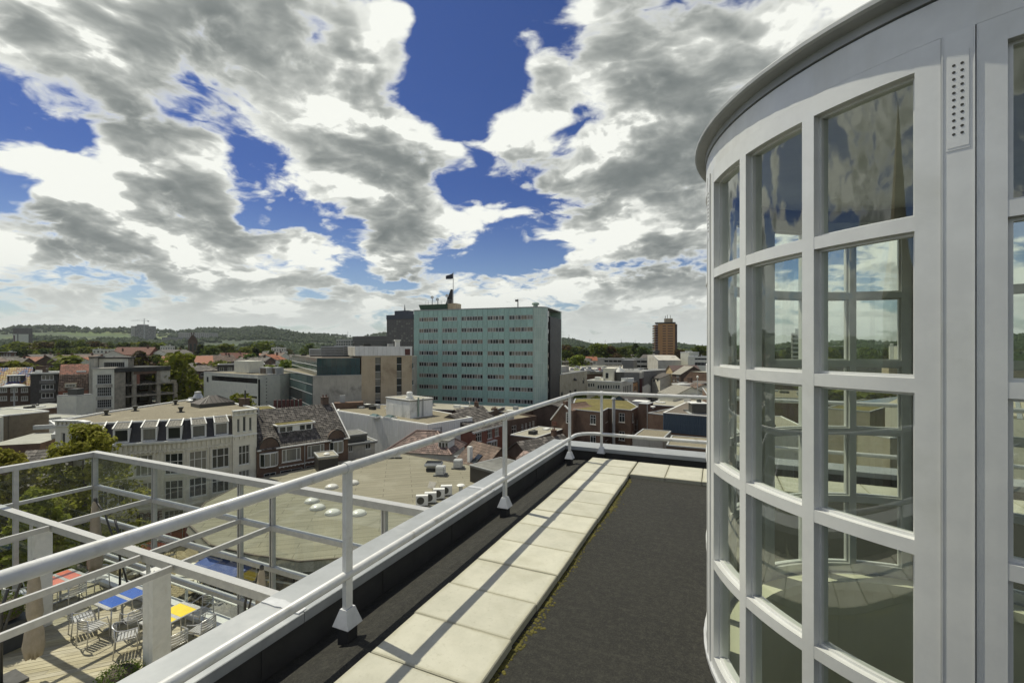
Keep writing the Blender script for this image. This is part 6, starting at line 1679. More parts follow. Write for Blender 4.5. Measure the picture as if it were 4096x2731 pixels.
def build_petrol_block():
    # tan concrete slab with two glazed slots
    f = Fac((1446,101), (1648,106)); root = f.root('concrete_block', 'tan concrete block with two vertical glazed slots beside the green tower', 'building')
    H = f.z(1500,1423); top = f.z(1500,1387); L = f.L
    slots = [(f.x(1501),f.x(1523)), (f.x(1587),f.x(1607))]
    skin(root, 0, 0, 0, L, 0, H, [(a,b,1,H-.3) for a, b in slots], 'tan_concrete', .4)
    for a, b in slots:
        for k in range(10):
            z1 = H-.3-k*1.62; put(shared(('slot', round(b-a,2)), lambda: MB().box(.03,b-a-.03,.2,.25,0,1.5).mesh('slot_pane','pane')), 'slot_pane', root, (a,0,z1-1.55)); 
            MB().box(a,b,.12,.2,z1-.05,z1+.02).build('slot_bar','coping_white',root)
    MB().box(.02, L-.02, .41, 16, 0, H-.02).build('core', 'tan_concrete', root)
    n = 13
    x0 = f.x(1420)
    for k in range(n):
        w = (L-x0)/n; MB().box(x0+k*w+.02, x0+(k+1)*w-.02, -.10, -.02, H+.02, top).build('fascia_panel', 'panel_white', root)
    MB().box(x0, L, -.02, 16, H, top-.02).build('attic', 'pale_concrete', root); flat_roof(root, [(x0,-.05),(L+.05,-.05),(L+.05,16),(x0,16)], top, 'gravel', 'coping_white', .12, .3)
    MB().box(f.x(1619), f.x(1640), -.14, -.105, f.z(1630,1420), f.z(1630,1395)).build('door', 'door_red', root)
    b = MB(); b.cbox(f.x(1605), 4, top, 1.0, 1.0, 1.4); b.cbox(f.x(1605), 4, top+1.4, 1.4, 1.4, .3); b.build('roof_stack', 'coping_white', root)
    # side strip right of the block
    g = Fac((1648,107), (1668,112)); t = g.root('side_block', 'narrow concrete block with two white windows against the green tower', 'building'); Hs = g.z(1655,1424)
    hs = [g.h(1648.5,1450,1655.5,1474), g.h(1648.5,1518,1655.5,1540)]
    openings(t, 0, 0, 0, g.L, 0, Hs, hs, 'grey_render', dict(ft=.1, pmat='pane_dark')); MB().box(.01,g.L,.17,8,0,Hs-.02).build('core','grey_render',t)
    # grey rendered wall and dark glass box over it
    f2 = Fac((1251,97.5), (1446,101)); root = f2.root('glass_office', 'office block with dark petrol glass boxes over a grey stained wall', 'building')
    Hg = f2.z(1350,1501)
    MB().box(0, f2.L, 0, 14, 0, Hg).build('wall', 'grey_render', root)
    xa, xb = f2.x(1268), f2.x(1441); zt = f2.z(1350,1432); n = 9
    MB().box(xa, xb, .45, 14, Hg+.01, zt-.1).build('core', 'black_panel', root)
    for k in range(n):
        for z0, z1 in ((Hg+.02, Hg+(zt-Hg)*.5-.02), (Hg+(zt-Hg)*.5+.02, zt)):
            w = (xb-xa)/n; MB().box(xa+k*w+.03, xa+(k+1)*w-.03, .38, .449, z0, z1).build('glass_panel', 'petrol_glass', root)
    # receding left flank, lower and upper
    g = Fac((1119,130), (1251,97.5)); e = g.e; nx = Vector((-f2.e.y, f2.e.x))
    def lc(p): q = Vector(p)-f2.A; return (q.dot(f2.e), q.dot(nx))
    a0 = lc(g.A); r = g.rot-f2.rot; Lg = g.L; nb = 26; zl = Hg
    for k in range(nb):
        w = Lg/nb
        if k >= nb-4: m = 'petrol_glass'
        else: m = None
        for z0, z1, mt in ((1,3.2,'petrol_glass_light'),(3.25,5.6,'pane_dark'),(5.65,8.0,'petrol_glass_light'),(8.05,10.6,'pane_dark'),(10.65,12.6,'petrol_glass_light'),(12.65,zl,'petrol_glass_light')):
            put(shared(('pg', round(w,3), z0, m or mt), lambda: MB().box(.05,w-.05,-.05,0,z0,min(z1,zl)-.03).mesh('flank_panel', m or mt)), 'flank_panel', root, (a0[0]+k*w*cos(r), a0[1]+k*w*sin(r), 0), r)
    for z in (3.2,5.6,8.0,10.6,12.6,zl): MB().box(0,Lg,-.10,-.051,z-.06,z+.06).build('flank_band','coping_grey',root,(a0[0],a0[1],0),r)
    c = MB(); p = [(a0[0],a0[1]+.1),(0,.1),(1.5,14),(a0[0]+9,a0[1]+9)]; c.prism(p,0,zl-.05); c.build('flank_core','black_panel',root)
    flat_roof(root, [(a0[0],a0[1]),(0,0),(f2.L,0),(f2.L,14),(a0[0]+9,a0[1]+9)], zl, 'gravel', 'coping_grey', .06, .2)
    ua = lc(W(1168,137)); ub = (xa, .4); d = Vector((ub[0]-ua[0], ub[1]-ua[1])); r2 = atan2(d.y, d.x); nb = 22; w = d.length/nb
    for k in range(nb):
        for z0, z1, mt in ((zl+.1, zl+.9, 'petrol_glass'), (zl+.95, zl+2.1, 'petrol_glass_light'), (zl+2.15, zt, 'petrol_glass_light')):
            put(shared(('ug', round(w,3), z0, mt), lambda: MB().box(.05,w-.05,-.05,0,z0,z1-.03).mesh('flank_panel', mt)), 'flank_panel', root, (ua[0]+k*w*cos(r2), ua[1]+k*w*sin(r2), 0), r2)
    for z in (zl+.92, zl+2.12): MB().box(0,d.length,-.10,-.051,z-.05,z+.05).build('flank_band','coping_white',root,(ua[0],ua[1],0),r2)
    MB().prism([(ua[0],ua[1]+.1),(xa+.05,.5),(xb,.5),(xb,14),(ua[0]+9,ua[1]+6)], zl+.05, zt-.05).build('upper_core','black_panel',root)
    flat_roof(root, [ua,ub,(xb,.38),(xb,14),(ua[0]+9,ua[1]+6)], zt, 'felt_brown', 'felt_grey', .05, .2)
    # roof plant
    z = ZS+zt
    for px, d_, w_, h_, m, lab in ((1330,112,5.2,2.6,'coping_grey','large grey louvred chiller on the petrol glass office'),(1368,113,3.6,2.8,'coping_grey','tall grey cooling unit beside the louvred chiller'),(1268,118,3.6,2.0,'coping_white','white air handling box on the petrol glass office')):
        p = W(px, d_); t = thing('roof_plant', lab, 'ventilator', (p[0],p[1],z), f2.rot, 'plant on the glass office roof'); MB().cbox(0,0,.3,w_,2.4,h_-.3).build('case', m, t)
        for k in range(5): MB().box(-w_/2+.1,w_/2-.1,-1.26,-1.2,.5+k*(h_-.6)/5,.5+(k+.6)*(h_-.6)/5).build('louvre','felt_grey',t)
        MB().cbox(0,0,-.05,w_*.9,2.0,.35).build('frame','frame_dark',t)
    # stained parapet stack on the low gravel roof before it
    p = W(1395, 92); t = thing('chimney_stack','squat brown brick chimney stack before the grey stained wall','chimney',(p[0],p[1],ZS+8.0),f2.rot); MB().cbox(0,0,0,5.5,2,1.6).build('stack','brick_brown',t); MB().cbox(3.3,0,0,3.5,2.2,1.0).build('duct_box','frame_dark',t); MB().cbox(-1.2,0,1.6,1.0,.5,1.4).build('flue','coping_grey',t)
    p = W(1152, 84)
    t = thing('pot_stack','row of dark clay chimney pots on a brick stack before the glass flank','chimney',(p[0],p[1],ZS),f2.rot); MB().cbox(0,0,0,5,1.5,9.2).build('stack','brick_dark',t)
    for k in range(7): MB().lathe([(.32,9.2),(.26,11.0)],8,(-2.1+.7*k,0)).build('chimney_pot','door_red',t)
build_petrol_block()

def build_white_modern():
    f = Fac((815,124), (1033,110)); g = Fac((1033,110), (1119,114.5)); root = f.root('white_office', 'white rendered low office with black window slots and vertical lettering', 'building')
    H = f.z(1033,1502); L = f.L
    def ww(px0, y0, px1, y1): return f.h(px0, y0, px1, y1)
    zs = lambda y, px=1000: f.z(px, y)
    slots = [(f.x(846), f.x(1030), zs(1532), zs(1512)), (f.x(995), f.x(1028), zs(1592), zs(1582))]
    hs = [slots[0], slots[1]]
    skin(root, 0, 0, 0, L, 0, H, hs, 'white_render', .3)
    for h in hs:
        n = max(2, int((h[1]-h[0])/1.6))
        for k in range(n): a = h[0]+(h[1]-h[0])*k/n; MB().box(a+.04, h[0]+(h[1]-h[0])*(k+1)/n-.04, .15, .2, h[2], h[3]).build('pane', 'black_glass', root)
    MB().box(f.x(1037-2)-.0, L+.0, -.05, .3, .6, H-.9).build('dark_corner', 'black_glass', root)
    d = Vector(g.B)-f.A; nx = Vector((-f.e.y,f.e.x)); lb = (d.dot(f.e), d.dot(nx)); r = g.rot-f.rot
    o = MB().box(.02, g.L, 0, .3, 0, H).build('side_wall', 'white_render', root, (L,0,0), r)
    MB().box(0.1, g.L, -.02, -.001, H*.52, H*.52+.05).build('wall_joint', 'coping_grey', o)
    MB().prism([(.05,.31),(L-.05,.31),(lb[0]-.1,lb[1]+.2),(lb[0]-6,lb[1]+14),(4,14)],0,H-.1).build('core','white_render',root)
    flat_roof(root,[(0,0),(L,0),lb,(lb[0]-6,lb[1]+14),(2,14)],H,'gravel','coping_grey',.12,.25)
    # vertical row of small letters
    u = g.x(1066)
    for k in range(14):
        z = H-1.0-k*.80
        q = MB(); 
        if k % 3 == 1: q.box(-.13,-.06,-.04,0,0,.30); q.box(.06,.13,-.04,0,0,.30); q.box(-.06,.06,-.04,0,0,.06); q.box(-.06,.06,-.04,0,.24,.30)
        else: q.box(-.12,-.04,-.04,0,0,.30); q.box(-.04,.12,-.04,0,.22,.30); q.box(-.04,.12,-.04,0,.08,.15)
        q.build('sign_letter','sign_black',o,(u,0,z))
    MB().box(f.x(828),f.x(834),-.06,0,zs(1527,830),zs(1507,830)).build('house_number','sign_black',root)
    block(root,'roof_cabin','white_render',f.x(873),f.x(930),4,8,H+.1,H+3.2)
    for px, w_ in ((1068,3.6),(1106,3.0)):
        p = W(px, 117); t = thing('roof_duct_box', ('brown louvred box on the white office roof','grey louvred box at the end of the white office roof')[px > 1080], 'ventilator', (p[0],p[1],ZS+H), f.rot); MB().cbox(0,0,0,w_,2,1.7).build('case','coping_grey',t); MB().box(-w_*.35,-.1,-1.05,-1.0,.2,1.5).build('louvre','felt_brown',t); MB().box(.1,w_*.35,-1.05,-1.0,.2,1.5).build('louvre','felt_brown',t)
build_white_modern()

def build_ruin():
    """half demolished office: white stair wing with steel windows, open concrete floors"""
    f = Fac((370,111.5), (457,113.5)); root = f.root('ruined_office_wing', 'abandoned white office wing with rusty grid windows', 'building')
    L = f.L; H = f.z(415,1476)
    rows = [(f.z(415,y1), f.z(415,y0)) for y0, y1 in ((1498,1535),(1546,1584),(1595,1630))]
    hs = [(f.x(388), f.x(446), a, b) for a, b in rows]
    openings(root, 0, 0, 0, L, 0, H, hs, 'white_render', dict(vs=(.14,.28,.42,.57,.71,.85), hs=(.33,.66), ft=.1, bt=.07, fmat='coping_grey', pmat='pane_dark'))
    MB().box(.02, L-.02, .17, 10, 0, H-.02).build('core', 'ruin_concrete', root)
    for a, b in rows: MB().box(f.x(384), f.x(450), -.12, -.001, a-.9, a-.12).build('spandrel', 'grey_render', root)
    MB().box(-.2, L+.2, -.2, 10, H, H+.3).build('roof_slab', 'pale_concrete', root)
    z2 = f.z(415,1436); u0, u1 = f.x(372), f.x(492)
    h2 = [(f.x(391), f.x(479), f.z(415,1473), f.z(415,1450))]
    skin(root, 0, 5, 0, u1, H, z2, h2, 'white_render', .2, 'upper_wall', u0)
    for h in h2: win(root, 0, 5, 0, h, vs=(.1,.2,.3,.4,.5,.6,.7,.8,.9), ft=.12, fmat='coping_grey', pmat='pane_dark', sill=False)
    MB().box(u0+.05, u1-.05, 5.21, 12, H, z2-.02).build('upper_core', 'ruin_concrete', root); MB().box(u0-.3, u1+.3, 4.7, 12.3, z2, z2+.35).build('upper_roof', 'felt_dark', root)
    MB().box(f.x(348), -.02, 1.5, 10, 0, f.z(355,1432)).build('stair_tower', 'grey_render', root); MB().box(f.x(347), .2, 1.2, 10, f.z(355,1432), f.z(355,1427)).build('tower_cap', 'felt_dark', root)
    # stripped frame
    g = Fac((457,113.5), (684,125)); t = g.root('stripped_concrete_frame', 'gutted concrete frame building with open floors', 'building')
    H = g.z(560,1476); Lg = g.L; fl = [0, g.z(560,1628), g.z(560,1580), g.z(560,1535), H]
    xe = g.x(705)
    for k, z in enumerate(fl[1:4]): MB().box(g.x(500), xe, -.1, 12, z-.35, z).build('floor_slab', 'ruin_concrete', t)
    MB().box(0, g.x(681), -.25, 12, H-.6, H+.5).build('roof_slab', 'felt_dark', t); MB().box(g.x(681), xe, -.2, 12, fl[3], fl[3]+.6).build('low_parapet', 'ruin_concrete', t)
    MB().box(0, g.x(502), 0, .4, 0, H-.6).build('end_pier', 'ruin_concrete', t); MB().box(0,.3,.4,12,0,H-.6).build('party_wall','ruin_concrete',t)
    for px in (538, 635, 703):
        for k in range(4):
            top = fl[k+1]-.35 if k < 3 else H-.6
            if px == 703 and k == 3: continue
            MB().box(g.x(px)-.45, g.x(px)+.45, 0, .6, fl[k], top).build('column', 'ruin_concrete', t)
    for px in (563, 652):
        for k in range(4):
            top = fl[k+1]-.35 if k < 3 else H-.6
            MB().box(g.x(px)-.3, g.x(px)+.3, 6, 6.6, fl[k], top).build('column', 'ruin_concrete', t)
    MB().box(0, xe, 11.8, 12, 0, H-.6).build('rear_wall', 'brick_dark', t)
    MB().box(g.x(545), g.x(560), .1, .4, fl[3], H-.6).build('brick_remnant', 'brick_red', t); MB().box(g.x(633), g.x(681), .05, .4, fl[3], H-.6).build('wall_remnant', 'grey_render', t)
    MB().box(g.x(535), g.x(625), -.05, .2, H-1.3, H-.6).build('lintel_remnant', 'brick_brown', t)
    rr = random.Random(8); b = MB()
    for k in range(160):
        x, y, q = rr.uniform(g.x(505), xe-1), rr.uniform(.2, 8), rr.choice(fl[1:4]); s = rr.uniform(.1,.45); b.cbox(x, y, q, s*1.6, s, s*.6)
    ob = b.build('rubble', 'ruin_concrete', t); ob['kind'] = 'stuff'
    b = MB()
    for k in range(60):
        x = rr.uniform(g.x(500), g.x(690)); z = rr.choice(fl[1:4]); b.tube([(x,-.1,z-.2),(x+rr.uniform(-.3,.3),-.25,z-rr.uniform(.4,1.1))], .03, 4)
    ob = b.build('torn_bars', 'frame_dark', t); ob['kind'] = 'stuff'
    for k in range(3):
        hs = [(g.x(655), g.x(698), fl[k]+.5, fl[k+1]-.8)]
        if k: win(t, 0, 11.6, 0, hs[0], vs=(.12,.25,.37,.5,.62,.75,.87), hs=(.5,), ft=.1, fmat='coping_grey', pmat='pane_light', sill=False)
    # stained white stump wall in front
    q = Fac((305,91),(372,94.5)); t = q.root('white_stump_wall','low stained white rendered block before the ruined wing','building'); Hq = q.z(335,1580); MB().box(0,q.L,0,4,0,Hq).build('wall','white_render',t); flat_roof(t,[(0,0),(q.L,0),(q.L,4),(0,4)],Hq,'felt_grey','coping_grey',.1,.2)
    MB().box(q.x(328),q.x(355),1,3,Hq,Hq+1.3).build('tank','frame_dark',t)
build_ruin()

def build_left_row():
    # coloured tile roof
    f = Fac((-60,112), (121,117)); root = f.root('mosaic_roof_block', 'dark brick flats with blue and yellow striped tile roof', 'building')
    def m_mosaic(name):
        m, t, b, o = _new(name); v = _obj(t); sp = t.n('ShaderNodeSeparateXYZ'); t.link(v, sp.inputs[0])
        s = t.m('FRACT', t.m('MULTIPLY', t.m('SUBTRACT', sp.outputs[0], t.m('MULTIPLY', sp.outputs[2], .8)), .17))
        s = t.m('ADD', s, t.m('MULTIPLY', t.m('SUBTRACT', t.voro(v, 3.2, out='Color'), .5), .28))
        c = t.mix(t.rng(s,.45,.5), (.05,.09,.22), (.42,.30,.08)); c = t.mix(t.rng(s,.78,.82), c, (.30,.30,.27)); c = t.mix(t.rng(t.voro(v,3.2,out='Color'),.62,.66), c, (.28,.13,.06))
        t.put(b.inputs['Base Color'], c); b.inputs['Roughness'].default_value = .6; return m
    D('mosaic_tile', m_mosaic)
    H = f.z(60,1545); L = f.L
    hs = [f.h(a,y0,b,y1) for y0, y1 in ((1551,1569),(1584,1602)) for a, b in ((0,28),(42,71),(84,112))]
    openings(root, 0, 0, 0, L, 0, H, hs, 'brick_dark', dict(vs=(.33,.67), ft=.12, bt=.08, pmat='pane_light'))
    MB().box(.01,L-.01,.17,10,0,H-.02).build('core','brick_dark',root)
    zr = f.z(60,1489)+1.0; MB().xprism([(-.4,H),(5,zr),(10,H)],0,L).build('roof','mosaic_tile',root)
    tiles(root,(0,-.45,H+.05),(L,0,0),(0,5.4,zr-H),int(L/.42),11,'mosaic_tile',.05,.05)
    MB().box(-.1,L+.1,-.6,0,H-.15,H+.1).build('gutter','coping_white',root)
    d0, d1 = f.x(26), f.x(92); dm = MB().box(d0,d1,.9,4,H+.2,H+2.6).build('dormer','dark_siding',root); MB().box(d0-.2,d1+.2,.6,4.2,H+2.6,H+2.8).build('dormer_roof','coping_white',dm)
    n = 4
    for k in range(n): win(dm,0,.83,0,(d0+.4+k*(d1-d0-.8)/n,d0+.2+(k+1)*(d1-d0-.8)/n,H+1.2,H+2.4),ft=.1,pmat='pane_light',sill=False,rec=.01)
    # grey flats
    f = Fac((121,114), (233,116.8)); root = f.root('grey_flats', 'dark grey narrow block of flats with broad balcony windows', 'building'); H = f.z(170,1493); L = f.L
    hs = [f.h(165,y0,215,y1) for y0, y1 in ((1500,1520),(1537,1557),(1571,1591))]
    openings(root, 0, 0, 0, L, 0, H, hs, 'dark_siding', dict(vs=(.34,.67), ft=.12, bt=.1, pmat='pane'))
    for y0, y1 in ((1522,1534),(1558,1569),(1593,1607)):
        h = f.h(158,y0,224,y1); MB().box(h[0],h[1],-.25,-.001,h[2],h[3]).build('balcony_front','grey_siding',root)
    MB().box(.01,L-.01,.17,11,0,H-.1).build('core','dark_siding',root); flat_roof(root,[(-.3,-.6),(L+.3,-.6),(L+.3,11),(-.3,11)],H,'felt_white','coping_white',.2,.3)
    chimney(root,f.x(140),6,H,1.6,2.2,.8,'brick_dark',0); chimney(root,f.x(232),6,H,1.7,1.6,.8,'brick_dark',0)
    # brick house with brown pantile mansard
    f = Fac((233,113), (352,116.5)); root = f.root('mansard_brick_house', 'red brown brick house with brown pantile mansard beside the grey flats', 'house'); H = f.z(290,1562); L = f.L
    hs = [f.h(252,1570,305,1590)]
    openings(root, 0, 0, 0, L, 0, H, hs, 'brick_red', dict(vs=(.2,.4,.6,.8), ft=.1, pmat='pane_light'))
    MB().box(.01,L-.01,.17,10,0,H-.02).build('core','brick_red',root)
    za = f.z(290,1498); zb = f.z(290,1460); MB().xprism([(-.2,H),(2.4,za),(6.5,zb),(10,H)],0,L).build('roof','tile_brown',root)
    tiles(root,(0,-.25,H+.02),(L,0,0),(0,2.6,za-H),int(L/.4),10,'tile_brown',.06,.06); tiles(root,(0,2.4,za+.02),(L,0,0),(0,4.1,zb-za),int(L/.4),11,'tile_rust',.05,.05)
    h = f.h(262,1536,302,1548); dm = MB().box(h[0]-.2,h[1]+.2,.2,2,h[2]-.2,h[3]+.2).build('dormer','sand_stone',root); win(dm,0,.12,0,h,vs=(.33,.67),ft=.1,pmat='pane_light',sill=False,rec=.01)
    h = f.h(302,1484,342,1490); dm = MB().box(h[0],h[1],3,5,h[2]-.6,h[3]).build('dormer','coping_white',root)
    MB().box(f.x(238),f.x(304),-.5,-.001,f.z(270,1608),f.z(270,1600)).build('shop_sign','sign_white',root)
    # street lamp before the flats
    p = W(57, 105); t = thing('street_lamp','tall street lamp with flat white head before the dark brick flats','street lamp',(p[0],p[1],ZS)); zt = ZP(1541,105)-ZS
    MB().tube([(0,0,0),(0,0,zt-.2)],.14,8).build('pole','coping_grey',t); MB().lathe([(.4,zt-.3),(1.9,zt-.15),(1.6,zt+.15),(.001,zt+.4)],14).build('head','dome_plastic',t)
    # flat roofs and sheds in front
    low_block('white_roof_store','long white felt roofed store between hotel and flats',(-80,85),(318,100),10,1640,'brick_brown','felt_white','coping_white')
    low_block('brown_low_wing','low brown brick wing behind the brick box',(185,80),(345,86),8,1672,'brick_brown','felt_white','coping_grey')
    for px, py, k in ((135,1640,0),(150,1636,0),(283,1636,1),(55,1640,2)):
        p = W(px, 97); lab = ('short dark flue on the white felt roof','tall dark flue on the white felt roof','round lead cowl on the white felt roof')[k]
        t = thing('roof_flue', lab, 'flue', (p[0],p[1],ZP(py+8,97)), 0, 'flues on the white store roof'); MB().tube([(0,0,-.3),(0,0,(1.4,2.6,1.0)[k])],(.25,.35,.7)[k],8).build('pipe','frame_dark',t); MB().lathe([(.4,(1.4,2.6,1.0)[k]),(.001,(1.4,2.6,1.0)[k]+.3)],8).build('cap','frame_dark',t)
    p = W(230, 97); t = thing('satellite_dish','white satellite dish on the white felt roof','satellite dish',(p[0],p[1],ZP(1641,97))); MB().tube([(0,0,-.2),(0,0,.5)],.06,6).build('mast','galv',t); MB().lathe([(.001,0),(.5,.08),(.8,.25)],16,caps=False).build('dish','dome_plastic',t); t.children[-1].rotation_euler = (radians(65),0,.3); t.children[-1].location = (0,0,.7)
    # tan brick box
    f = Fac((12,62), (196,66.5)); root = f.root('tan_brick_box', 'blank tan brick box with white roof edge beside the hotel', 'building'); H = f.z(100,1655); L = f.L
    MB().box(0,L,0,9,0,H).build('wall','brick_tan',root); flat_roof(root,[(0,0),(L,0),(L,9),(0,9)],H,'felt_white','coping_white',.12,.3); MB().box(-.6,0,-.1,9,0,H-.1).build('white_end','white_render',root); MB().tube([(f.x(36),-.08,0),(f.x(36),-.08,H)],.06,6).build('downpipe','brick_tan',root)
    f = Fac((196,64), (222,60)); root = f.root('pale_gap_house','narrow pale rendered house squeezed beside the hotel tower','house'); H = f.z(205,1690); MB().box(0,f.L,0,6,0,H).build('wall','cream',root); flat_roof(root,[(0,0),(f.L,0),(f.L,6),(0,6)],H,'felt_white','coping_white',.1,.2)
    # pale roof with raised kerb and dark pantile roof below
    f = Fac((-60,50), (160,51.5)); root = f.root('pale_roofed_house','pale flat roof with lead grey raised kerb by the plane trees','building'); H = f.z(60,1777); MB().box(0,f.L,0,8,0,H-.02).build('wall','brick_brown',root); MB().box(0,f.L,0,8,H-.02,H).build('roof','felt_white',root)
    b = MB(); b.bar((0,8,H+.7),(f.x(95),8,H+.75),.5,.5); b.bar((f.x(95),8,H+.75),(f.L,2.5,H+.3),.5,.5); b.build('kerb','coping_grey',root)
    gable_house('dark_pantile_house','house with dark purple pantile roof behind the plane trees',(30,44),(224,45.5),8,f.z(100,1777)-2.6,f.z(100,1777)+.1,'tile_dark','brick_dark','x',tw=(.30,.42),ch=False)
build_left_row()

def build_behind_cinema():
    low_block('brown_shop_block','long brown brick shop block behind the cinema roof',(1640,98),(1960,92),9,1640,'brick_dark','gravel_pale','coping_grey')
    low_block('gravel_roof_hall','low gravel roof at the foot of the green tower',(1950,98),(2070,95),9,1648,'brick_dark','gravel_pale','coping_grey')
    gable_house('long_dark_house','dark ribbed pantile roof beside the red brick house',(1880,86),(1985,92),8,6.2,8.6,'tile_dark','brick_dark','x',tw=(.5,.5),ch=True)
    low_block('rear_gravel_hall','low gravel roofed hall before the concrete block',(1290,92),(1470,90),10,1640,'brick_brown','gravel','coping_white')
    low_block('yellow_flat','small flat roof with ochre felt behind the hotel',(1025,74),(1110,76),6,1640,'brick_brown','moss_roof','coping_white')
build_behind_cinema()
# ------------------------------------------------------------------ shopping streets beyond the roof corner
def build_right():
    # sandstone store
    f = Fac((2240,128), (2348,150)); root = f.root('sandstone_store', 'blank sandstone store wall with a few small windows', 'building'); H = f.z(2295,1491); L = f.L
    hs = [f.h(2330,1511,2337,1532), f.h(2243,1568,2252,1585), f.h(2277,1561,2285,1580), f.h(2297,1556,2306,1575), f.h(2338,1572,2344,1585)]
    openings(root, 0, 0, 0, L, 0, H, hs, 'sand_stone', dict(ft=.12, pmat='pane_dark', fmat='frame_dark'))
    MB().box(.01,L-.01,.17,20,0,H-.05).build('core','sand_stone',root); flat_roof(root,[(0,0),(L,0),(L,20),(0,20)],H,'felt_grey','coping_grey',.15,.3); MB().box(L*.25,L*.75,4,9,H,H+1.9).build('roof_house','pale_concrete',root)
    b = MB(); x = f.x(2295); b.tube([(x,-.1,f.z(2295,1514)),(x,-.5,f.z(2295,1518)),(x+.6,-.5,f.z(2295,1520))],.35,8); b.build('horn_sign','frame_dark',root)
    # white modern shop house
    f = Fac((2340,152), (2483,146)); root = f.root('white_shop_house','white shop house with long window rows and roof hut','building'); H = f.z(2400,1526); L = f.L
    hs = []
    for a, b_ in ((2351,2360),(2361,2369),(2370,2378)): hs.append(f.h(a,1532,b_,1547))
    for k in range(9): hs.append(f.h(2389+k*10.2,1539,2397.5+k*10.2,1555))
    openings(root,0,0,0,L,0,H,hs,'cream',dict(ft=.12,pmat='pane'))
    g = Fac((2483,146),(2532,158)); d = Vector(g.B)-f.A; nx = Vector((-f.e.y,f.e.x)); r = g.rot-f.rot
    hs = [(g.L*a, g.L*b_, H-4.0, H-1.4) for a, b_ in ((.2,.3),(.34,.44),(.48,.58),(.62,.72),(.76,.86))]
    openings(root,L,0,r,g.L,0,H,hs,'cream',dict(ft=.12,pmat='pane'))
    lb = (d.dot(f.e), d.dot(nx)); MB().prism([(.1,.3),(L-.1,.3),(lb[0]-.2,lb[1]),(lb[0]-8,lb[1]+8),(.1,18)],0,H-.1).build('core','cream',root)
    flat_roof(root,[(0,0),(L,0),lb,(lb[0]-8,lb[1]+10),(0,18)],H,'felt_white','coping_white',.25,.35)
    u0, u1 = f.x(2396), f.x(2440); MB().box(u0,u1,4,8,H,H+4.2).build('roof_hut','cream',root); win(root,0,3.9,0,(u0+.8,u0+2,H+.8,H+2.8),ft=.1,pmat='pane_dark',sill=False,rec=.0)
    MB().lathe([(1.6,H),(1.6,H+3.0)],14,(f.x(2457),6)).build('tank','frame_dark',root); MB().lathe([(1.8,H+3.0),(.4,H+4.4),(.001,H+5.2)],14,(f.x(2457),6)).build('tank_cone','coping_grey',root)
    for px in (2372,2480,2505): MB().cbox(f.x(px),5,H,1.8,1.5,1.2).build('roof_box','coping_white',root)
    # parking deck with cars
    zp = ZP(1484,205); P = [W(2235,190),W(2490,196),W(2490,250),W(2235,250)]
    o = P[0]; root = thing('parking_deck','concrete roof car park behind the sandstone store','building',(o[0],o[1],ZS)); q = [loc2(root,p) for p in P]
    MB().prism(q,zp-ZS-.6,zp-ZS).build('deck','pale_concrete',root); MB().prism([(x*.98,y*.98+.5) for x, y in q],0,zp-ZS-.61).build('wall','brick_brown',root)
    b = MB(); 
    for i in range(4): a_, c_ = q[i], q[(i+1)%4]; b.bar((a_[0],a_[1],zp-ZS+.45),(c_[0],c_[1],zp-ZS+.45),.25,.9)
    b.build('parapet','grey_render',root)
    f = Fac((2325,238),(2426,246)); t = f.root('parking_ramp','pale concrete ramp wall on the roof car park','wall'); MB().box(0,f.L,0,.4,0,f.z(2370,1463)).build('ramp_wall','white_render',t); MB().box(f.L*.2,f.L*.7,.41,8,zp-ZS-.1,f.z(2370,1466)).build('ramp','pale_concrete',t)
    # residential gallery block and stair tower
    f = Fac((2373,285),(2590,270)); root = f.root('gallery_flats','low grey gallery flats above the roof car park','building'); H = f.z(2480,1434); L = f.L
    hs = [(f.x(a),f.x(b_),f.z(2480,y1),f.z(2480,y0)) for y0, y1 in ((1441,1455),(1459,1474)) for a, b_ in ((2416,2486),(2536,2588))]
    skin(root,0,0,0,L,0,H,hs,'pale_concrete',1.4)
    for h in hs:
        n = int((h[1]-h[0])/2.6)
        for k in range(n):
            a = h[0]+(h[1]-h[0])*k/n; w_ = (h[1]-h[0])/n; o_ = MB().box(a+.1,a+w_-.1,1.3,1.38,h[2],h[3]).build('gallery_window','pane_dark',root); MB().box(a-.07,a+.07,.2,.4,h[2],h[3]).build('gallery_post','coping_grey',root)
        MB().box(h[0],h[1],.1,.25,h[2],h[2]+1.0).build('gallery_front','pale_concrete',root)
    MB().box(.01,L-.01,1.41,10,0,H-.1).build('core','pale_concrete',root); flat_roof(root,[(0,0),(L,0),(L,11),(0,11)],H,'gravel','coping_grey',.2,.4)
    f = Fac((2487,262),(2533,258)); t = f.root('grey_stair_tower','plain blue grey stair tower before the gallery flats','building'); H = f.z(2510,1441); MB().box(0,f.L,0,6,0,H).build('shaft','grey_siding',t); MB().box(-.1,f.L+.1,-.1,6.1,H,H+.3).build('cap','coping_grey',t)
    f = Fac((2590,262),(2632,240)); t = f.root('slant_gable_block','pale grey block with slanted roof line at the gallery end','building'); z0_, z1_ = f.z(2590,1420), f.z(2630,1440); MB().yprism([(0,0),(f.L,0),(f.L,z1_),(f.L*.55,z0_),(0,z0_)],0,12).build('wall','pale_concrete',t); MB().bar((f.L*.55,-.05,z0_+.1),(f.L+.1,-.05,z1_+.1),.3,.25).build('verge','coping_grey',t)
    # grey sheds and ribbed purple store
    f = Fac((2440,182),(2562,172)); root = f.root('blue_grey_shed','large blank blue grey store wall behind the white shop house','building'); H = f.z(2500,1483); MB().box(0,f.L,0,22,0,H).build('wall','grey_siding',root); flat_roof(root,[(0,0),(f.L,0),(f.L,22),(0,22)],H,'felt_grey','coping_white',.15,.35)
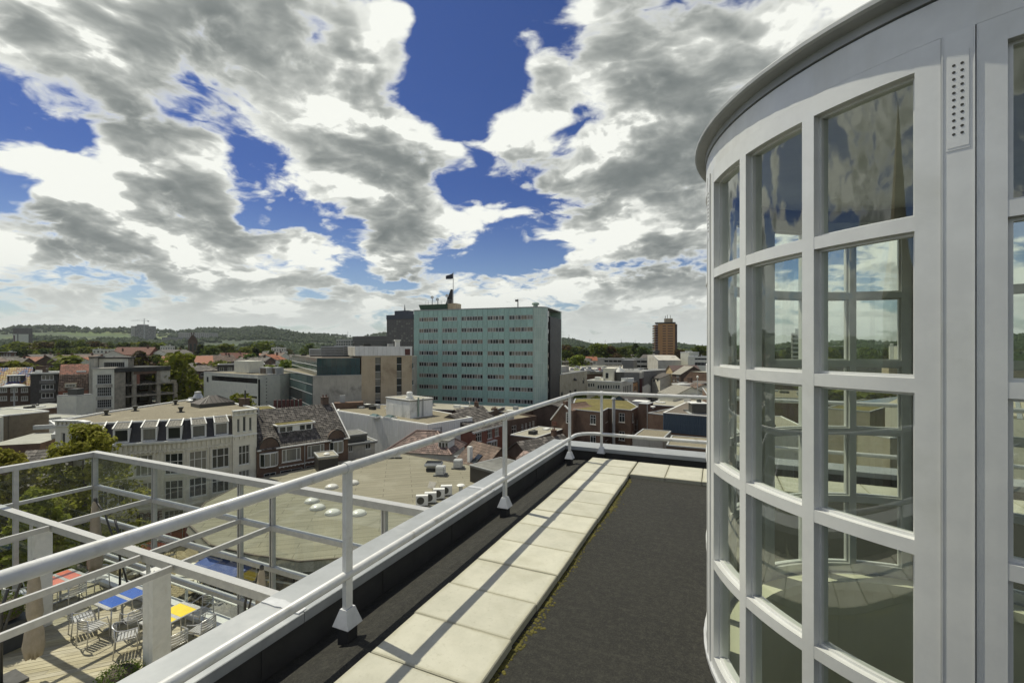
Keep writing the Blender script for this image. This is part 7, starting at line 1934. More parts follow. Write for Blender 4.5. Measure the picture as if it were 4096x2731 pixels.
    f = Fac((2561,168),(2608,196)); root = f.root('ribbed_store','store front with tall maroon ribs along the shopping street','building'); H = f.z(2580,1484); L = f.L
    MB().box(0,L,.3,14,0,H).build('wall','grey_siding',root); n = 11
    for k in range(n): MB().box(L*k/n+.3,L*k/n+1.1,-.25,.3,2,H-2.2).build('rib','maroon',root)
    MB().box(0,L,.2,.299,2,H-2.2).build('glazing','black_glass',root); MB().box(-.1,L+.1,-.3,.3,H-2.2,H).build('fascia','grey_render',root)
    for k in range(5):
        p = Vector(W(2571+k*5, 160+k*3)); t = thing('banner_pole','white banner on a slanted pole before the ribbed store','flag',(p.x,p.y,ZS),.3,'banners before the ribbed store'); MB().tube([(0,0,0),(0,0,7)],.07,6).build('pole','coping_white',t); MB().add([(.1,0,7),(1.0,0,6.2),(1.0,.03,3.6),(.1,.03,4.2)],[(0,1,2,3)]).build('cloth','canvas_white',t)
    f = Fac((2532,162),(2550,168)); t = f.root('copper_brick_house','narrow rust brick house between white shop and shed','house'); H = f.z(2540,1530); hs = [(f.L*.2,f.L*.45,H-3,H-1.2),(f.L*.55,f.L*.8,H-3,H-1.2)]; openings(t,0,0,0,f.L,0,H,hs,'brick_orange',dict(ft=.1,pmat='pane_dark')); MB().box(.01,f.L-.01,.17,9,0,H-.02).build('core','brick_orange',t); MB().box(-.1,f.L+.1,-.2,9,H,H+.3).build('roof','felt_dark',t)
    # orange brick residential tower with balconies
    f = Fac((2632,472),(2700,466)); root = f.root('orange_tower','tall orange brick residential tower with balconies','building'); H = f.z(2660,1294); L = f.L; fl = 2.55; z0 = ZS
    hs = []
    for k in range(20):
        z1 = H-2.2-fl*k
        if z1 < 6: break
        hs += [(L*.27,L*.47,z1-1.0,z1),(L*.57,L*.88,z1-1.0,z1)]
    openings(root,0,0,0,L,0,H,hs,'brick_orange',dict(vs=(.33,.67),ft=.12,bt=.1,fmat='tile_rust',pmat='pane_dark',sill=False))
    MB().box(.01,L-.01,.17,16,0,H-.02).build('core','brick_orange',root); MB().box(-3,L+.3,-.4,16.5,H,H+1.3).build('cornice','felt_dark',root)
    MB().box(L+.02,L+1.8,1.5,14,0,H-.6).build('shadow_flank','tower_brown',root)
    x0 = f.x(2609); MB().box(x0+1.8,-.01,2.2,14,0,H-1).build('balcony_wing','brick_orange',root); MB().box(-2.8,-.02,2.1,2.19,0,H-1).build('balcony_recess','door_red',root)
    for k in range(20):
        z1 = H-3.2-fl*k
        if z1 < 5: break
        MB().box(x0,-.3,.3,2.1,z1-.2,z1).build('balcony_slab','coping_white',root); MB().box(x0,x0+2.4,.3,.42,z1,z1+.95).build('balcony_front','brick_orange' if k % 2 else 'ochre_render',root); MB().box(x0+.3,x0+2.0,2.1,2.19,z1+.0,z1+1.7).build('balcony_window','pane',root)
    MB().box(L*.35,L*.85,5,11,H+1.3,H+5.5).build('roof_house','tan_concrete',root)
    b = MB()
    for px, h in ((2660,2.0),(2668,2.6),(2680,2.4)): b.tube([(f.x(px),8,H+5.5),(f.x(px),8,H+5.5+h*1.5)],.25,6)
    b.build('antenna','frame_dark',root)
    # terraced balconies block left of it
    f = Fac((2560,430),(2612,420)); root = f.root('stepped_flats','stepped terrace flats with pale balcony bands beside the orange tower','building')
    for k in range(6): MB().box(k*1.0,f.L,k*.8,12,k*3.0,k*3.0+3.0+14*(k==0)*0).build('storey','dark_siding',root); MB().box(k*1.0-.2,f.L,k*.8-.3,k*.8,k*3.0+2.2,k*3.0+3.0).build('balcony_band','pale_concrete',root)
    # white flats
    f = Fac((2722,250),(2756,246)); g = Fac((2752,232),(2840,226)); root = f.root('white_tower_flats','tall white rendered flank of flats behind the brown hall','building'); H = f.z(2740,1410); MB().box(0,f.L,0,10,0,H).build('wall','white_render',root); MB().box(-.1,f.L+.1,-.1,10.1,H,H+.25).build('roof','coping_white',root)
    root = g.root('white_flats','white flats with dark window bands above the brown hall','building'); H = g.z(2780,1427); L = g.L; hs = [(g.x(2778),g.x(2830),g.z(2790,y1),g.z(2790,y0)) for y0, y1 in ((1431,1440),(1448,1462))]
    openings(root,0,0,0,L,0,H,hs,'white_render',dict(vs=(.25,.5,.75),ft=.15,pmat='pane_dark',sill=False)); MB().box(.01,L-.01,.17,12,0,H-.05).build('core','white_render',root); flat_roof(root,[(0,0),(L,0),(L,12),(0,12)],H,'felt_grey','coping_white',.25,.4)
    # brown hall and block, pole with globe lamp
    f = Fac((2733,142),(2840,132)); root = f.root('brown_hall','large blank brown brick hall with sandy roof and sloped end','building'); H = f.z(2780,1487); x_ = f.x(2762); MB().yprism([(f.x(2735),0),(f.L,0),(f.L,H),(x_,H),(f.x(2735),f.z(2735,1515))],0,16).build('wall','brick_brown',root); MB().add([(x_,-.1,H+.03),(f.L,-.1,H+.03),(f.L,16,H+.03),(x_,16,H+.03)],[(0,1,2,3)]).build('roof','gravel_pale',root)
    for px in (2798,2803): chimney(root,f.x(px),5,H,1.6,.7,.7,'brick_orange',0)
    f = Fac((2713,118),(2784,114)); root = f.root('brown_flat_block','brown brick flat roofed block before the blank hall','building'); H = f.z(2750,1533); hs = [f.h(2777,1547,2783,1557)]; openings(root,0,0,0,f.L,0,H,hs,'brick_dark',dict(ft=.12,pmat='pane')); MB().box(.01,f.L-.01,.17,9,0,H-.1).build('core','brick_dark',root); flat_roof(root,[(0,0),(f.L,0),(f.L,9),(0,9)],H,'felt_brown','coping_grey',.12,.3); chimney(root,f.x(2733),3,H-.4,1.6,.9,.9,'brick_dark',0)
    p = W(2790,104); t = thing('globe_lamp','grey lamp post with white globe above the flat roofs','street lamp',(p[0],p[1],ZS)); zt = ZP(1512,104)-ZS; MB().tube([(0,0,0),(0,0,zt)],.10,8).build('pole','coping_grey',t); MB().lathe([(.001,zt-.1),(.25,zt+.1),(.28,zt+.35),(.001,zt+.6)],12).build('globe','dome_plastic',t)
    # street houses
    gable_house('yellow_gable_house','house with ochre gable and mottled tile roof in the shopping street',(2664,176),(2690,172),12,ZP(1480,174)-ZS,ZP(1461,174)-ZS,'tile_mauve','ochre_render','y',wins=lambda f: [f.h(2669,1495,2676,1503),f.h(2680,1495,2686,1503)],ch=False)
    gable_house('mottled_roof_house','brown brick house with mottled shingle roof behind the ochre gable',(2688,170),(2722,166),12,ZP(1495,168)-ZS,ZP(1462,174)-ZS,'shingle_grey','brick_dark','x',wins=lambda f: [f.h(2706,1498,2716,1508),f.h(2706,1515,2716,1525),f.h(2693,1516,2699,1525)],ch=False)
    gable_house('white_band_house','pale house with banded white windows in the shopping street',(2656,186),(2676,182),10,ZP(1492,184)-ZS,ZP(1486,184)-ZS,'felt_grey','cream','x',wins=lambda f: [f.h(2659,1497,2675,1505),f.h(2659,1513,2675,1522)],ch=False)
    gable_house('street_corner_house','dark roofed house on the corner of the shopping street',(2606,178),(2640,172),10,ZP(1510,175)-ZS,ZP(1490,178)-ZS,'tile_dark','cream','x',wins=lambda f: [f.h(2612,1516,2620,1526),f.h(2626,1516,2634,1526)],ch=False)
    gable_house('green_roof_house','house with grey green pantile roof and white dormers',(2634,112),(2700,106),9,ZP(1572,110)-ZS,ZP(1540,112)-ZS,'shingle_grey','white_render','x',tw=(.6,.55),ch=False)
    f, r = gable_house('twin_dormer_house','brown pantile house with two white dormers behind the grey green roof',(2680,116),(2735,110),11,ZP(1565,113)-ZS,ZP(1530,116)-ZS,'tile_brown','cream','x',tw=(.6,.55),ch=False)
    for px in (2697,2709):
        u = f.x(px); z_ = ZP(1566,112)-ZS; dm = MB().box(u-.8,u+.8,.2,3,z_,z_+1.6).build('dormer','coping_white',r); MB().box(u-1.1,u+1.1,-.1,3.2,z_+1.6,z_+1.8).build('dormer_roof','coping_white',dm)
    low_block('white_stub_house','small pale green rendered flat house on the gravel roofs',(2632,97),(2692,95),6,1588,'white_render','felt_grey','coping_white')
    low_block('long_felt_hall','broad sandy felt roof behind the blue shed',(2590,90),(2830,84),24,1626,'brick_brown','gravel_pale','coping_white')
    p = W(2737, 101); roof_vent('dark square chimney on the broad sandy roof', 2737, 1606, ZP(1606,101), .5, 1.0, 'pot', 'pots on the sandy roof')
    f = Fac((2405,100),(2545,96)); root = f.root('blue_gable_shed','blue metal gabled shed with white hatch behind the mossy roof','building'); zr = f.z(2480,1582); ze = f.z(2480,1616); xm = f.x(2478); x0, x1 = f.x(2440), f.x(2520)
    MB().yprism([(x0,0),(x1,0),(x1,ze-.6),(xm,zr),(x0-.6,ze-.3)],0,.2).build('gable_wall','blue_metal',root); MB().add([(xm,-.2,zr+.05),(x1+2,-.2,ze-1.0),(x1+2,12,ze-1.0),(xm,12,zr+.05)],[(0,1,2,3)]).build('roof','tile_dark',root); MB().add([(x0-1.6,-.2,ze-.8),(xm,-.2,zr+.05),(xm,12,zr+.05),(x0-1.6,12,ze-.8)],[(0,1,2,3)]).build('roof','felt_grey',root)
    h = f.h(2500-.0-1,1594,2512,1611); MB().box(h[0],h[1],-.06,-.001,h[2],h[3]).build('hatch','coping_white',root)
    MB().box(x0-2,x1+2,.25,12,0,ze-1.3).build('body','brick_brown',root)
    dm = MB().box(x1-.2,x1+3,2,5,ze-1.2,ze+.6).build('dormer','coping_white',root)
    gable_house('long_pantile_house','long dark pantile roof behind the mossy brick house',(2285,96),(2365,106),9,ZP(1635,100)-ZS,ZP(1604,104)-ZS,'tile_dark','brick_dark','x',tw=(.6,.5),ch=True)
build_right()

# ------------------------------------------------------------------ what shows through the rotunda glass
def build_beyond():
    f, r_, H = grid_tower('striped_white_tower','white office tower with projecting floor bands and round sign',(3166,330),(3270,322),16,1333,10,[(.05,.95)],'pale_concrete',3.2,1.4,1.9,'pane_dark',ft=.1)
    for k in range(10): MB().box(-.5,f.L+.5,-1.0,-.01,H-.9-3.2*k,H-.5-3.2*k).build('fin','coping_white',r_)
    MB().box(f.L*.15,f.L*.6,4,9,H,H+3.5).build('roof_house','coping_white',r_); MB().tube([(f.L*.62,5,H),(f.L*.62,5,H+9)],.3,8).build('sign_mast','coping_grey',r_)
    s = MB(); s.lathe([(.001,-.3),(2.6,-.3),(2.9,0),(2.6,.3),(.001,.3)],24); o = s.build('round_sign','sign_blue',r_,(f.L*.62,5,H+9)); o.rotation_euler = (radians(90),0,0); o.scale = (1,.72,1)
    grid_tower('black_cube_block','dark ribbed office block beneath the far ridge',(3300,420),(3362,410),16,1386,5,[(i/8+.02,i/8+.1) for i in range(8)],'black_panel',3.4,1,2.6,'pane_dark')
    grid_tower('leaf_sign_store','white store front with green leaf emblem and flag poles',(3555,150),(3606,146),12,1386,1,[(.75,.95)],'white_render',3,2,2,'pane_dark')
    p = W(3580,149); t = thing('leaf_emblem','green leaf emblem fixed to the white store front','sign',(p[0],p[1]-.4,ZP(1400,149)),YAW)
    for a in (20,75,130): MB().add([(0,0,0),(.5*cos(radians(a)),-.05,.5*sin(radians(a))+.3),(1.6*cos(radians(a)),-.05,1.6*sin(radians(a))),(.5*cos(radians(a+40)),-.05,.6*sin(radians(a+40)))],[(0,1,2,3)]).build('leaf','copper_green',t)
    for k in range(3):
        p = W(3562+k*5,142); t = thing('flag_pole','thin white flag pole before the leaf store','flag pole',(p[0],p[1],ZS),0,'flag poles before the store'); MB().tube([(0,0,0),(0,0,ZP(1376,142)-ZS)],.12,6).build('pole','coping_white',t); MB().lathe([(.18,ZP(1376,142)-ZS),(.001,ZP(1376,142)-ZS+.3)],6).build('finial','coping_white',t)
    low_block('wide_grey_mall','wide grey mall roof beyond the rotunda',(2990,165),(3560,140),30,1452,'grey_siding','felt_grey','coping_white')
    low_block('brown_mall_wing','brown mall wing with white roof edges beyond the rotunda',(2830,125),(3260,112),16,1500,'brick_brown','felt_brown','coping_white')
    low_block('buff_mall_wing','buff mall wing with long roof beyond the rotunda',(3555,112),(4300,95),18,1475,'tan_concrete','gravel_pale','coping_white')
    low_block('brick_court_wing','brick wing with gravel roof beneath the rotunda view',(2830,80),(3310,74),16,1590,'brick_brown','gravel','coping_grey')
    low_block('garden_roof_block','block with grass planted roof beneath the rotunda view',(3300,64),(3480,60),24,1640,'sand_stone','moss_roof','coping_grey')
    low_block('garden_roof_annex','lower grass roofed annex beside the planted block',(3430,46),(3560,43),14,1740,'sand_stone','moss_roof','coping_white')
    f = Fac((3540,52),(4300,40)); root = f.root('striped_roof_mall','mall hall with sand roof strips between dark glazed bands','building'); H = f.z(3700,1640); MB().box(0,f.L,0,26,0,H-.02).build('wall','cream',root)
    for k in range(9):
        a = f.L*k/9; MB().prism([(a,0),(a+f.L/9*.72,0),(a+f.L/9*.72-6,26),(a-6,26)],H-.02,H+.25).build('roof_strip','sand_stone',root)
    MB().box(-4,f.L,0,26,H-.02,H+.02).build('glazed_band','black_glass',root)
    low_block('lane_store','flat roofed store in the lane beneath the rotunda',(2960,48),(3300,46),14,1740,'cream','gravel_pale','coping_white')
build_beyond()
# ------------------------------------------------------------------ houses, church, towers in the distance
def build_far():
    # pale twin slab with dark block behind
    f = Fac((52,720),(114,RB(52,720,114))); r = f.root('pale_slab_tower','pale twin slab tower block among the trees','building'); H = f.z(80,1336); L = f.L
    for a, b in ((0,.28),(.34,1.0)): MB().box(L*a,L*b,0,10,0,H).build('slab','white_render',r)
    MB().box(L*.28,L*.34,.8,10,0,H-.5).build('slot','black_panel',r); MB().box(L*.03,L*.12,-.1,-.001,5,H-2).build('dark_strip','door_red',r)
    grid_tower('brown_slab_tower','dark brown slab behind the pale twin slab',(52,760),(130,RB(52,760,130)),14,1312,9,[(i/9+.02,i/9+.09) for i in range(9)],'tower_brown',3.0,1.5,1.4,'pane_dark')
    # hospital tower with crane, long hospital wing
    f, r, H = grid_tower('blue_grey_tower','blue grey slab tower with pale floor bands on the wooded ridge foot',(541,1500),(624,RB(541,1500,624)),26,1304,14,[(i/14+.005,i/14+.06) for i in range(14)],'grey_siding',3.2,2.5,1.6,'pane',band='pale_concrete',z0=ZS+10)
    MB().box(-11,-.2,3,24,0,H-.5).build('flank','pale_concrete',r); MB().box(f.L*.08,f.L*.65,8,20,H,H+5).build('roof_house','grey_siding',r)
    p = W(577,1470); t = thing('tower_crane','tower crane with long jib rising over the blue grey tower','crane',(p[0],p[1],ZS+10),YAW+.1); zt = ZP(1283,1470)-ZS-10
    b = MB()
    for sx in (-1,1):
        for sy in (-1,1): b.bar((sx,sy,0),(sx,sy,zt+8),.35,.35)
    for k in range(int(zt/3)): b.bar((-1,-1,3*k),(1,-1,3*k+3),.25,.25); b.bar((1,1,3*k),(-1,1,3*k+3),.25,.25)
    b.build('mast','coping_grey',t); b = MB(); b.bar((-40,0,zt),(14,0,zt),1.2,.5); b.bar((-38,0,zt+1.5),(-2,0,zt+1.8),.5,.4); b.bar((-30,0,zt+1),(0,0,zt+8),.3,.3); b.bar((12,0,zt+.5),(0,0,zt+8),.3,.3); b.build('jib','coping_grey',t); MB().cbox(12,0,zt-2.6,4,2,2.6).build('counterweight','pale_concrete',t)
    grid_tower('long_hospital_wing','long pale ribbed hospital wing below the ridge',(648,1480),(770,RB(648,1480,770)),22,1349,5,[(i/18+.005,i/18+.045) for i in range(18)],'grey_siding',3.4,2,1.8,'pane_dark',band='pale_concrete',z0=ZS+10)
    grid_tower('high_hospital_slab','higher pale slab of the hospital behind its long wing',(712,1540),(872,RB(712,1540,872)),22,1331,9,[(i/20+.005,i/20+.04) for i in range(20)],'pale_concrete',3.4,2,1.8,'pane_dark',band='pale_concrete',z0=ZS+10)
    for (px, d) in ((166,2900),(386,2900),(825,3000),(1391,3000),(1540,3000),(2276,3000),(2359,3000),(2421,2900),(2485,3000),(2541,3000)):
        x, y = W(px, d); z = ZS+hill_h(x, y); t = thing('pylon','thin lattice power pylon on the ridge line','pylon',(x,y,z-2),0,'pylons along the ridge'); b = MB()
        for sx in (-1,1): b.bar((sx*3,0,0),(sx*.4,0,42),.5,.5)
        b.bar((-3,0,0),(1,0,20),.35,.35); b.bar((3,0,0),(-1,0,20),.35,.35); b.build('legs','grey_siding',t); b = MB()
        for h, w in ((30,9),(36,7)): b.bar((-w,0,h),(w,0,h),.45,.45)
        b.build('cross_arms','grey_siding',t)
    # church with saddleback tower
    f = Fac((752,330),(790,RB(752,330,790))); r = f.root('church','brick church with saddleback tower and long rust roof','church'); H = f.z(770,1363); L = f.L; zp = f.z(770,1338)
    hs = [(L*.15,L*.42,H-7,H-2),(L*.58,L*.85,H-7,H-2)]
    openings(r,0,0,0,L,0,H,hs,'brick_dark',dict(ft=.15,fmat='frame_dark',pmat='pane_dark',sill=False),name='tower'); MB().box(.01,L-.01,.17,6.5,0,H-.02).build('core','brick_dark',r)
    MB().yprism([(0,H),(L,H),(L*.62,zp-.2),(L*.38,zp-.2)],0,.5).build('gable_wall','brick_dark',r); MB().yprism([(0,H),(L,H),(L*.62,zp-.2),(L*.38,zp-.2)],6,6.5).build('gable_wall','brick_dark',r)
    MB().add([(-.4,-.2,H-.3),(L*.42,-.2,zp),(L*.42,6.8,zp),(-.4,6.8,H-.3)],[(0,1,2,3)]).build('tower_roof','tile_red',r); MB().add([(L+.4,-.2,H-.3),(L*.58,-.2,zp),(L*.58,6.8,zp),(L+.4,6.8,H-.3)],[(0,1,2,3)]).build('tower_roof','tile_rust',r)
    for u in (.36,.62): MB().cbox(L*u,3,zp,.7,.7,1.6).build('finial','brick_dark',r)
    x0 = f.x(600); zn = f.z(700,1408); ze = f.z(700,1450); MB().box(x0,-.5,3,15,0,ze).build('nave_wall','brick_red',r); gable(r,x0,-.3,3,15,ze,zn,'tile_rust','brick_red','x',.4)
    # orange roof hall before it
    gable_house('orange_roof_hall','brick hall with bright orange pantile roof and two round vents',(622,200),(852,RB(622,200,852)),16,ZP(1457,200)-ZS,ZP(1424,208)-ZS,'tile_red','brick_dark','x',wins=lambda f: [f.h(797+0*k,1462,808,1473) for k in range(1)]+[f.h(690,1466,700,1480),f.h(740,1466,750,1480)],ch=False)
    # rows of houses: (px, d, width m, storeys height to eave, ridge extra, axis, tile, wall)
    rr = random.Random(21); n = 0
    tl = {'r':'tile_red','b':'tile_brown','d':'tile_dark','u':'tile_rust'}; wl = {'w':'white_render','k':'brick_dark','r':'brick_red','c':'cream'}
    col = {'r':'orange','b':'brown','d':'dark grey','u':'rust red'}; wc = {'w':'white rendered','k':'dark brick','r':'red brick','c':'cream'}
    H = [(8,178,8,1446,1427,'x','b','k'),(45,205,9,1452,1432,'x','d','k'),(75,210,9,1455,1425,'y','d','w'),(112,225,13,1446,1428,'x','r','k'),(150,218,13,1447,1432,'x','r','k'),(132,290,16,1428,1416,'x','u','r'),
         (185,175,12,1458,1423,'y','d','k'),(220,185,11,1450,1424,'x','d','w'),(190,262,16,1430,1417,'x','d','k'),(285,235,22,1440,1420,'x','b','k'),(330,180,11,1452,1430,'y','r','w'),(400,250,22,1435,1415,'x','d','k'),(450,215,16,1428,1402,'y','d','w'),
         (520,240,20,1418,1388,'x','u','r'),(560,190,14,1440,1425,'x','d','k'),(720,250,14,1412,1398,'x','d','w'),(870,235,16,1445,1421,'x','d','w'),(900,230,12,1446,1422,'x','b','k'),(948,245,13,1432,1411,'x','u','w'),
         (1000,200,13,1446,1430,'x','d','k'),(1062,215,10,1438,1418,'y','r','w'),(1010,300,18,1428,1414,'x','r','w'),(960,165,9,1478,1462,'x','d','k'),(1040,170,10,1476,1460,'x','d','k'),(870,160,14,1482,1462,'x','d','k'),
         (1080,290,14,1424,1410,'x','b','w'),(700,190,11,1468,1452,'x','d','k'),(1150,300,16,1430,1418,'x','d','c'),(2352,268,11,1441,1426,'x','r','c'),(2290,270,14,1440,1431,'x','d','c'),(2260,300,12,1438,1428,'x','u','c'),
         (2600,330,14,1430,1418,'x','d','w'),(2560,360,14,1428,1418,'x','d','w'),(2770,300,15,1432,1424,'x','d','w'),(2440,330,12,1430,1420,'x','b','w'),(30,320,14,1424,1414,'x','u','k'),(90,340,14,1424,1414,'x','d','w'),(250,330,15,1421,1411,'x','r','k'),(350,300,15,1424,1411,'x','r','k')]
    spot = ['by the mosaic roof','behind the grey flats','near the church','beyond the ruined office','beyond the hotel roof','past the white office','near the car park','below the orange tower']
    for (px, d, w, ye, yr, ax, t_, w_) in H:
        a, sk = px-w/2/d*F, rr.uniform(-.10,.10)
        A_ = (a, d*(1+sk*.2)); B_ = (a+w/d*F, RB(a, d, a+w/d*F)*(1-sk*.2)); ze, zr = ZP(ye,d)-ZS, ZP(yr,d)-ZS
        sp = spot[0] if px < 115 else spot[1] if px < 340 else spot[3] if px < 600 else spot[2] if px < 800 else spot[4] if px < 930 else spot[5] if px < 1200 else spot[6] if px < 2500 else spot[7]
        def wins(f, w=w, ze=ze):
            k = max(2, int(w/3.2)); out = []
            for r_ in range(2):
                z1 = ze-.7-2.8*r_
                out += [(w*(i+.3)/k, w*(i+.7)/k, z1-1.3, z1) for i in range(k)]
            return out
        f, r = gable_house('town_house', f'{wc[w_]} house with {col[t_]} {"gable" if ax == "y" else "pitched"} roof {sp}', A_, B_, rr.uniform(8,11), ze, zr, tl[t_], wl[w_], ax, wins=wins, tw=(.8,.7) if d < 240 else None, ch=True, style=dict(vs=(.5,),ft=.12,sill=False), group='town houses among the trees')
        n += 1
    # flat roofs among the houses
    for i, (a, b, d, y, wall, rf, lab) in enumerate(((0,66,250,1408,'brick_dark','felt_dark','dark flat roofed block by the pale slab tower'),(370,460,290,1397,'white_render','felt_white','long white single storey school roof among trees'),(1050,1150,330,1406,'white_render','felt_white','white flat roofed pavilion beyond the lime trees'),(1085,1145,300,1390,'white_render','felt_white','white upper storey of the pavilion beyond the lime trees'),
            (1000,1110,230,1442,'brick_dark','felt_grey','low grey roofed shop row past the white office'),(870,1060,150,1457,'tile_dark','felt_dark','dark blue tiled shop row behind the white office'),(2250,2370,255,1447,'brick_tan','felt_brown','low tan block with flat roof behind the car park'),(640,700,300,1384,'white_render','felt_white','white flat house beside the church nave'),(2740,2830,400,1402,'white_render','felt_white','far white hall with roof masts behind the white flats'),(590,680,240,1436,'brick_dark','felt_grey','flat brick annex before the orange roofed hall'))):
        low_block('flat_roof_block', lab, (a,d), (b,RB(a,d,b)), 10, y, wall, rf, 'coping_white', wins=lambda f, H: [(f.L*(k+.25)/6, f.L*(k+.75)/6, H-2.2, H-.9) for k in range(6)])
build_far()

# ------------------------------------------------------------------ cars on the roof car park
D('car_glass', plain((.02,.022,.025), (.03,.032,.035), 2, .05, spec=.8))
D('tyre', plain((.02,.02,.02), None, 5, .8))
D('rim', plain((.45,.45,.46), None, 5, .4, metal=.7))
D('lamp_glass', plain((.7,.7,.65), None, 5, .2)); D('lamp_red', plain((.4,.02,.02), None, 5, .2))
CARC = {'white':(.75,.75,.73),'silver':(.45,.46,.47),'dark blue':(.03,.04,.09),'red':(.30,.03,.03),'yellow':(.55,.48,.05),'black':(.025,.025,.028),'grey':(.18,.185,.19),'lime':(.42,.48,.16)}
for k, c in CARC.items(): D('car_'+k, plain(c, c, 2, .25, metal=.15, coat=.6, spec=.6))
def build_cars():
    def car(label, colour, x, y, z, rot):
        t = thing('parked_car', label, 'car', (x,y,z), rot, 'cars on the roof car park'); l, w = 4.2, 1.72
        def body():
            b = MB(); prof = [(-2.1,.28),(-2.12,.62),(-1.95,.82),(-1.15,.90),(1.35,.94),(2.02,.86),(2.1,.55),(2.08,.28)]
            n = len(prof); vs = []
            for yy, k in ((-w/2,.97),(-w/2+.08,1.0),(w/2-.08,1.0),(w/2,.97)):
                for px_, pz in prof: vs.append((px_*(.985 if k < 1 else 1), yy, pz*k+(0 if k == 1 else .01)))
            fs = [tuple(range(n)), tuple(range(4*n-1,3*n-1,-1))]
            for r_ in range(3): fs += [(r_*n+i, (r_+1)*n+i, (r_+1)*n+(i+1)%n, r_*n+(i+1)%n) for i in range(n)]
            return b.add(vs, fs).mesh('body', 'car_'+colour)
        put(shared(('carbody', colour), body), 'body', t)
        def cabin():
            b = MB(); return b.add([(-1.25,-.80,.90),(1.75,-.80,.92),(1.75,.80,.92),(-1.25,.80,.90),(-.55,-.62,1.40),(1.15,-.64,1.42),(1.15,.64,1.42),(-.55,.62,1.40)],[(0,1,5,4),(1,2,6,5),(2,3,7,6),(3,0,4,7)]).mesh('windows','car_glass')
        put(shared('carcab', cabin), 'windows', t)
        put(shared(('carroof', colour), lambda: MB().add([(-.6,-.64,1.40),(1.2,-.66,1.42),(1.2,.66,1.42),(-.6,.64,1.40),(-.4,-.55,1.47),(1.0,-.55,1.48),(1.0,.55,1.48),(-.4,.55,1.47)],[(0,1,5,4),(1,2,6,5),(2,3,7,6),(3,0,4,7),(4,5,6,7)]).mesh('car_roof','car_'+colour)), 'car_roof', t)
        for sx in (-1.3,1.28):
            for sy in (-1,1):
                o = put(shared('tyre', lambda: MB().tube([(0,-.1,0),(0,.1,0)],.31,16).mesh('wheel','tyre')), 'wheel', t, (sx,sy*.76,.31)); put(shared('rim', lambda: MB().tube([(0,-.105,0),(0,.105,0)],.19,12).mesh('rim','rim')), 'rim', o)
        for sy in (-.6,.6):
            put(shared('hl', lambda: MB().cbox(0,0,0,.08,.32,.14).mesh('headlight','lamp_glass')), 'headlight', t, (-2.07,sy,.60)); put(shared('tl', lambda: MB().cbox(0,0,0,.08,.28,.16).mesh('tail_light','lamp_red')), 'tail_light', t, (2.05,sy,.66))
    zp = ZP(1484,205)
    rr = random.Random(12); cs = list(CARC)
    row = [(2262,198,'yellow'),(2288,205,'silver'),(2306,206,'lime'),(2329,198,'dark blue'),(2350,199,'white'),(2367,193,'grey'),(2386,194,'white'),(2410,194,'silver'),(2432,196,'dark blue'),(2452,197,'red'),(2470,199,'black'),(2484,201,'white'),(2336,212,'white'),(2358,216,'dark blue'),(2310,226,'silver'),(2398,208,'red'),(2250,208,'grey'),(2420,214,'black')]
    seen = {}
    for px, d, c in row:
        x, y = W(px, d); seen[c] = seen.get(c, 0)+1
        lab = f'{c} hatchback parked on the roof car park' + ('' if seen[c] == 1 else (' in its second row' if seen[c] == 2 else ' by the ramp wall'))
        car(lab, c, x, y, zp, YAW+radians(90+rr.choice((0,180))+rr.uniform(-8,8)))
build_cars()
# ------------------------------------------------------------------ trees
def crown_mesh(name, mat, seed, n, h, w, leaf, base=.28, shape='round', lumps=26, lr=(.17,.30)):
    """crown of unit-less metres: leaf faces scattered on many overlapping clumps, gaps between them"""
    rr = random.Random(seed); b = MB(); cl = []
    for i in range(lumps):
        t = rr.random()
        z = base*h + (1-base)*h*(t**.9)
        u = (z-base*h)/((1-base)*h)
        prof = {'round': sqrt(max(.02, 1-(2*u-.9)**2*.92)), 'cone': 1.02-u, 'column': .55+.45*sin(pi*min(1, u*1.05)), 'dome': (1-u)**.62*(.72+.28*min(1, u*4))+.10}[shape]
        a, k = rr.uniform(0, 2*pi), sqrt(rr.random())*.78
        cl.append((w/2*prof*k*cos(a), w/2*prof*k*sin(a), z, rr.uniform(*lr)*w*(.55+.45*prof)))
    for i in range(n):
        c = rr.choice(cl); v = Vector((rr.gauss(0,1), rr.gauss(0,1), rr.gauss(0,1))); v.normalize()
        k = c[3]*(.55+.5*rr.random()**.6)
        p = Vector((c[0]+v.x*k, c[1]+v.y*k, min(h*1.02, c[2]+v.z*k*.75))); s = leaf*rr.uniform(.6, 1.35)
        nrm = (v*.7 + Vector((rr.gauss(0,.6), rr.gauss(0,.6), rr.gauss(.35,.6)))); nrm.normalize()
        u_ = nrm.orthogonal(); u_.rotate(Matrix.Rotation(rr.uniform(0, 6.28), 3, nrm)); w_ = nrm.cross(u_)
        b.add([p-u_*s, p+w_*s*.55-u_*s*.1, p+u_*s, p-w_*s*.55+u_*s*.1], [(0,1,2,3)])
    return b.mesh(name, mat), cl
def trunk_mesh(seed, h, w, cl, r0):
    rr = random.Random(seed); b = MB(); top = h*.62
    b.tube([(0,0,-.3),(.02*h*rr.uniform(-1,1),.02*h*rr.uniform(-1,1),top*.5),(.03*h*rr.uniform(-1,1),.03*h*rr.uniform(-1,1),top)], [r0*1.25, r0*.85, r0*.35], 8)
    for c in rr.sample(cl, min(9, len(cl))):
        z0 = min(c[2]*.62, top*.9)
        b.tube([(0,0,z0),(c[0]*.5,c[1]*.5,(z0+c[2])/2),(c[0],c[1],c[2])], [r0*.42, r0*.26, r0*.08], 5)
    return b.mesh('trunk', 'bark')
_tv = {}
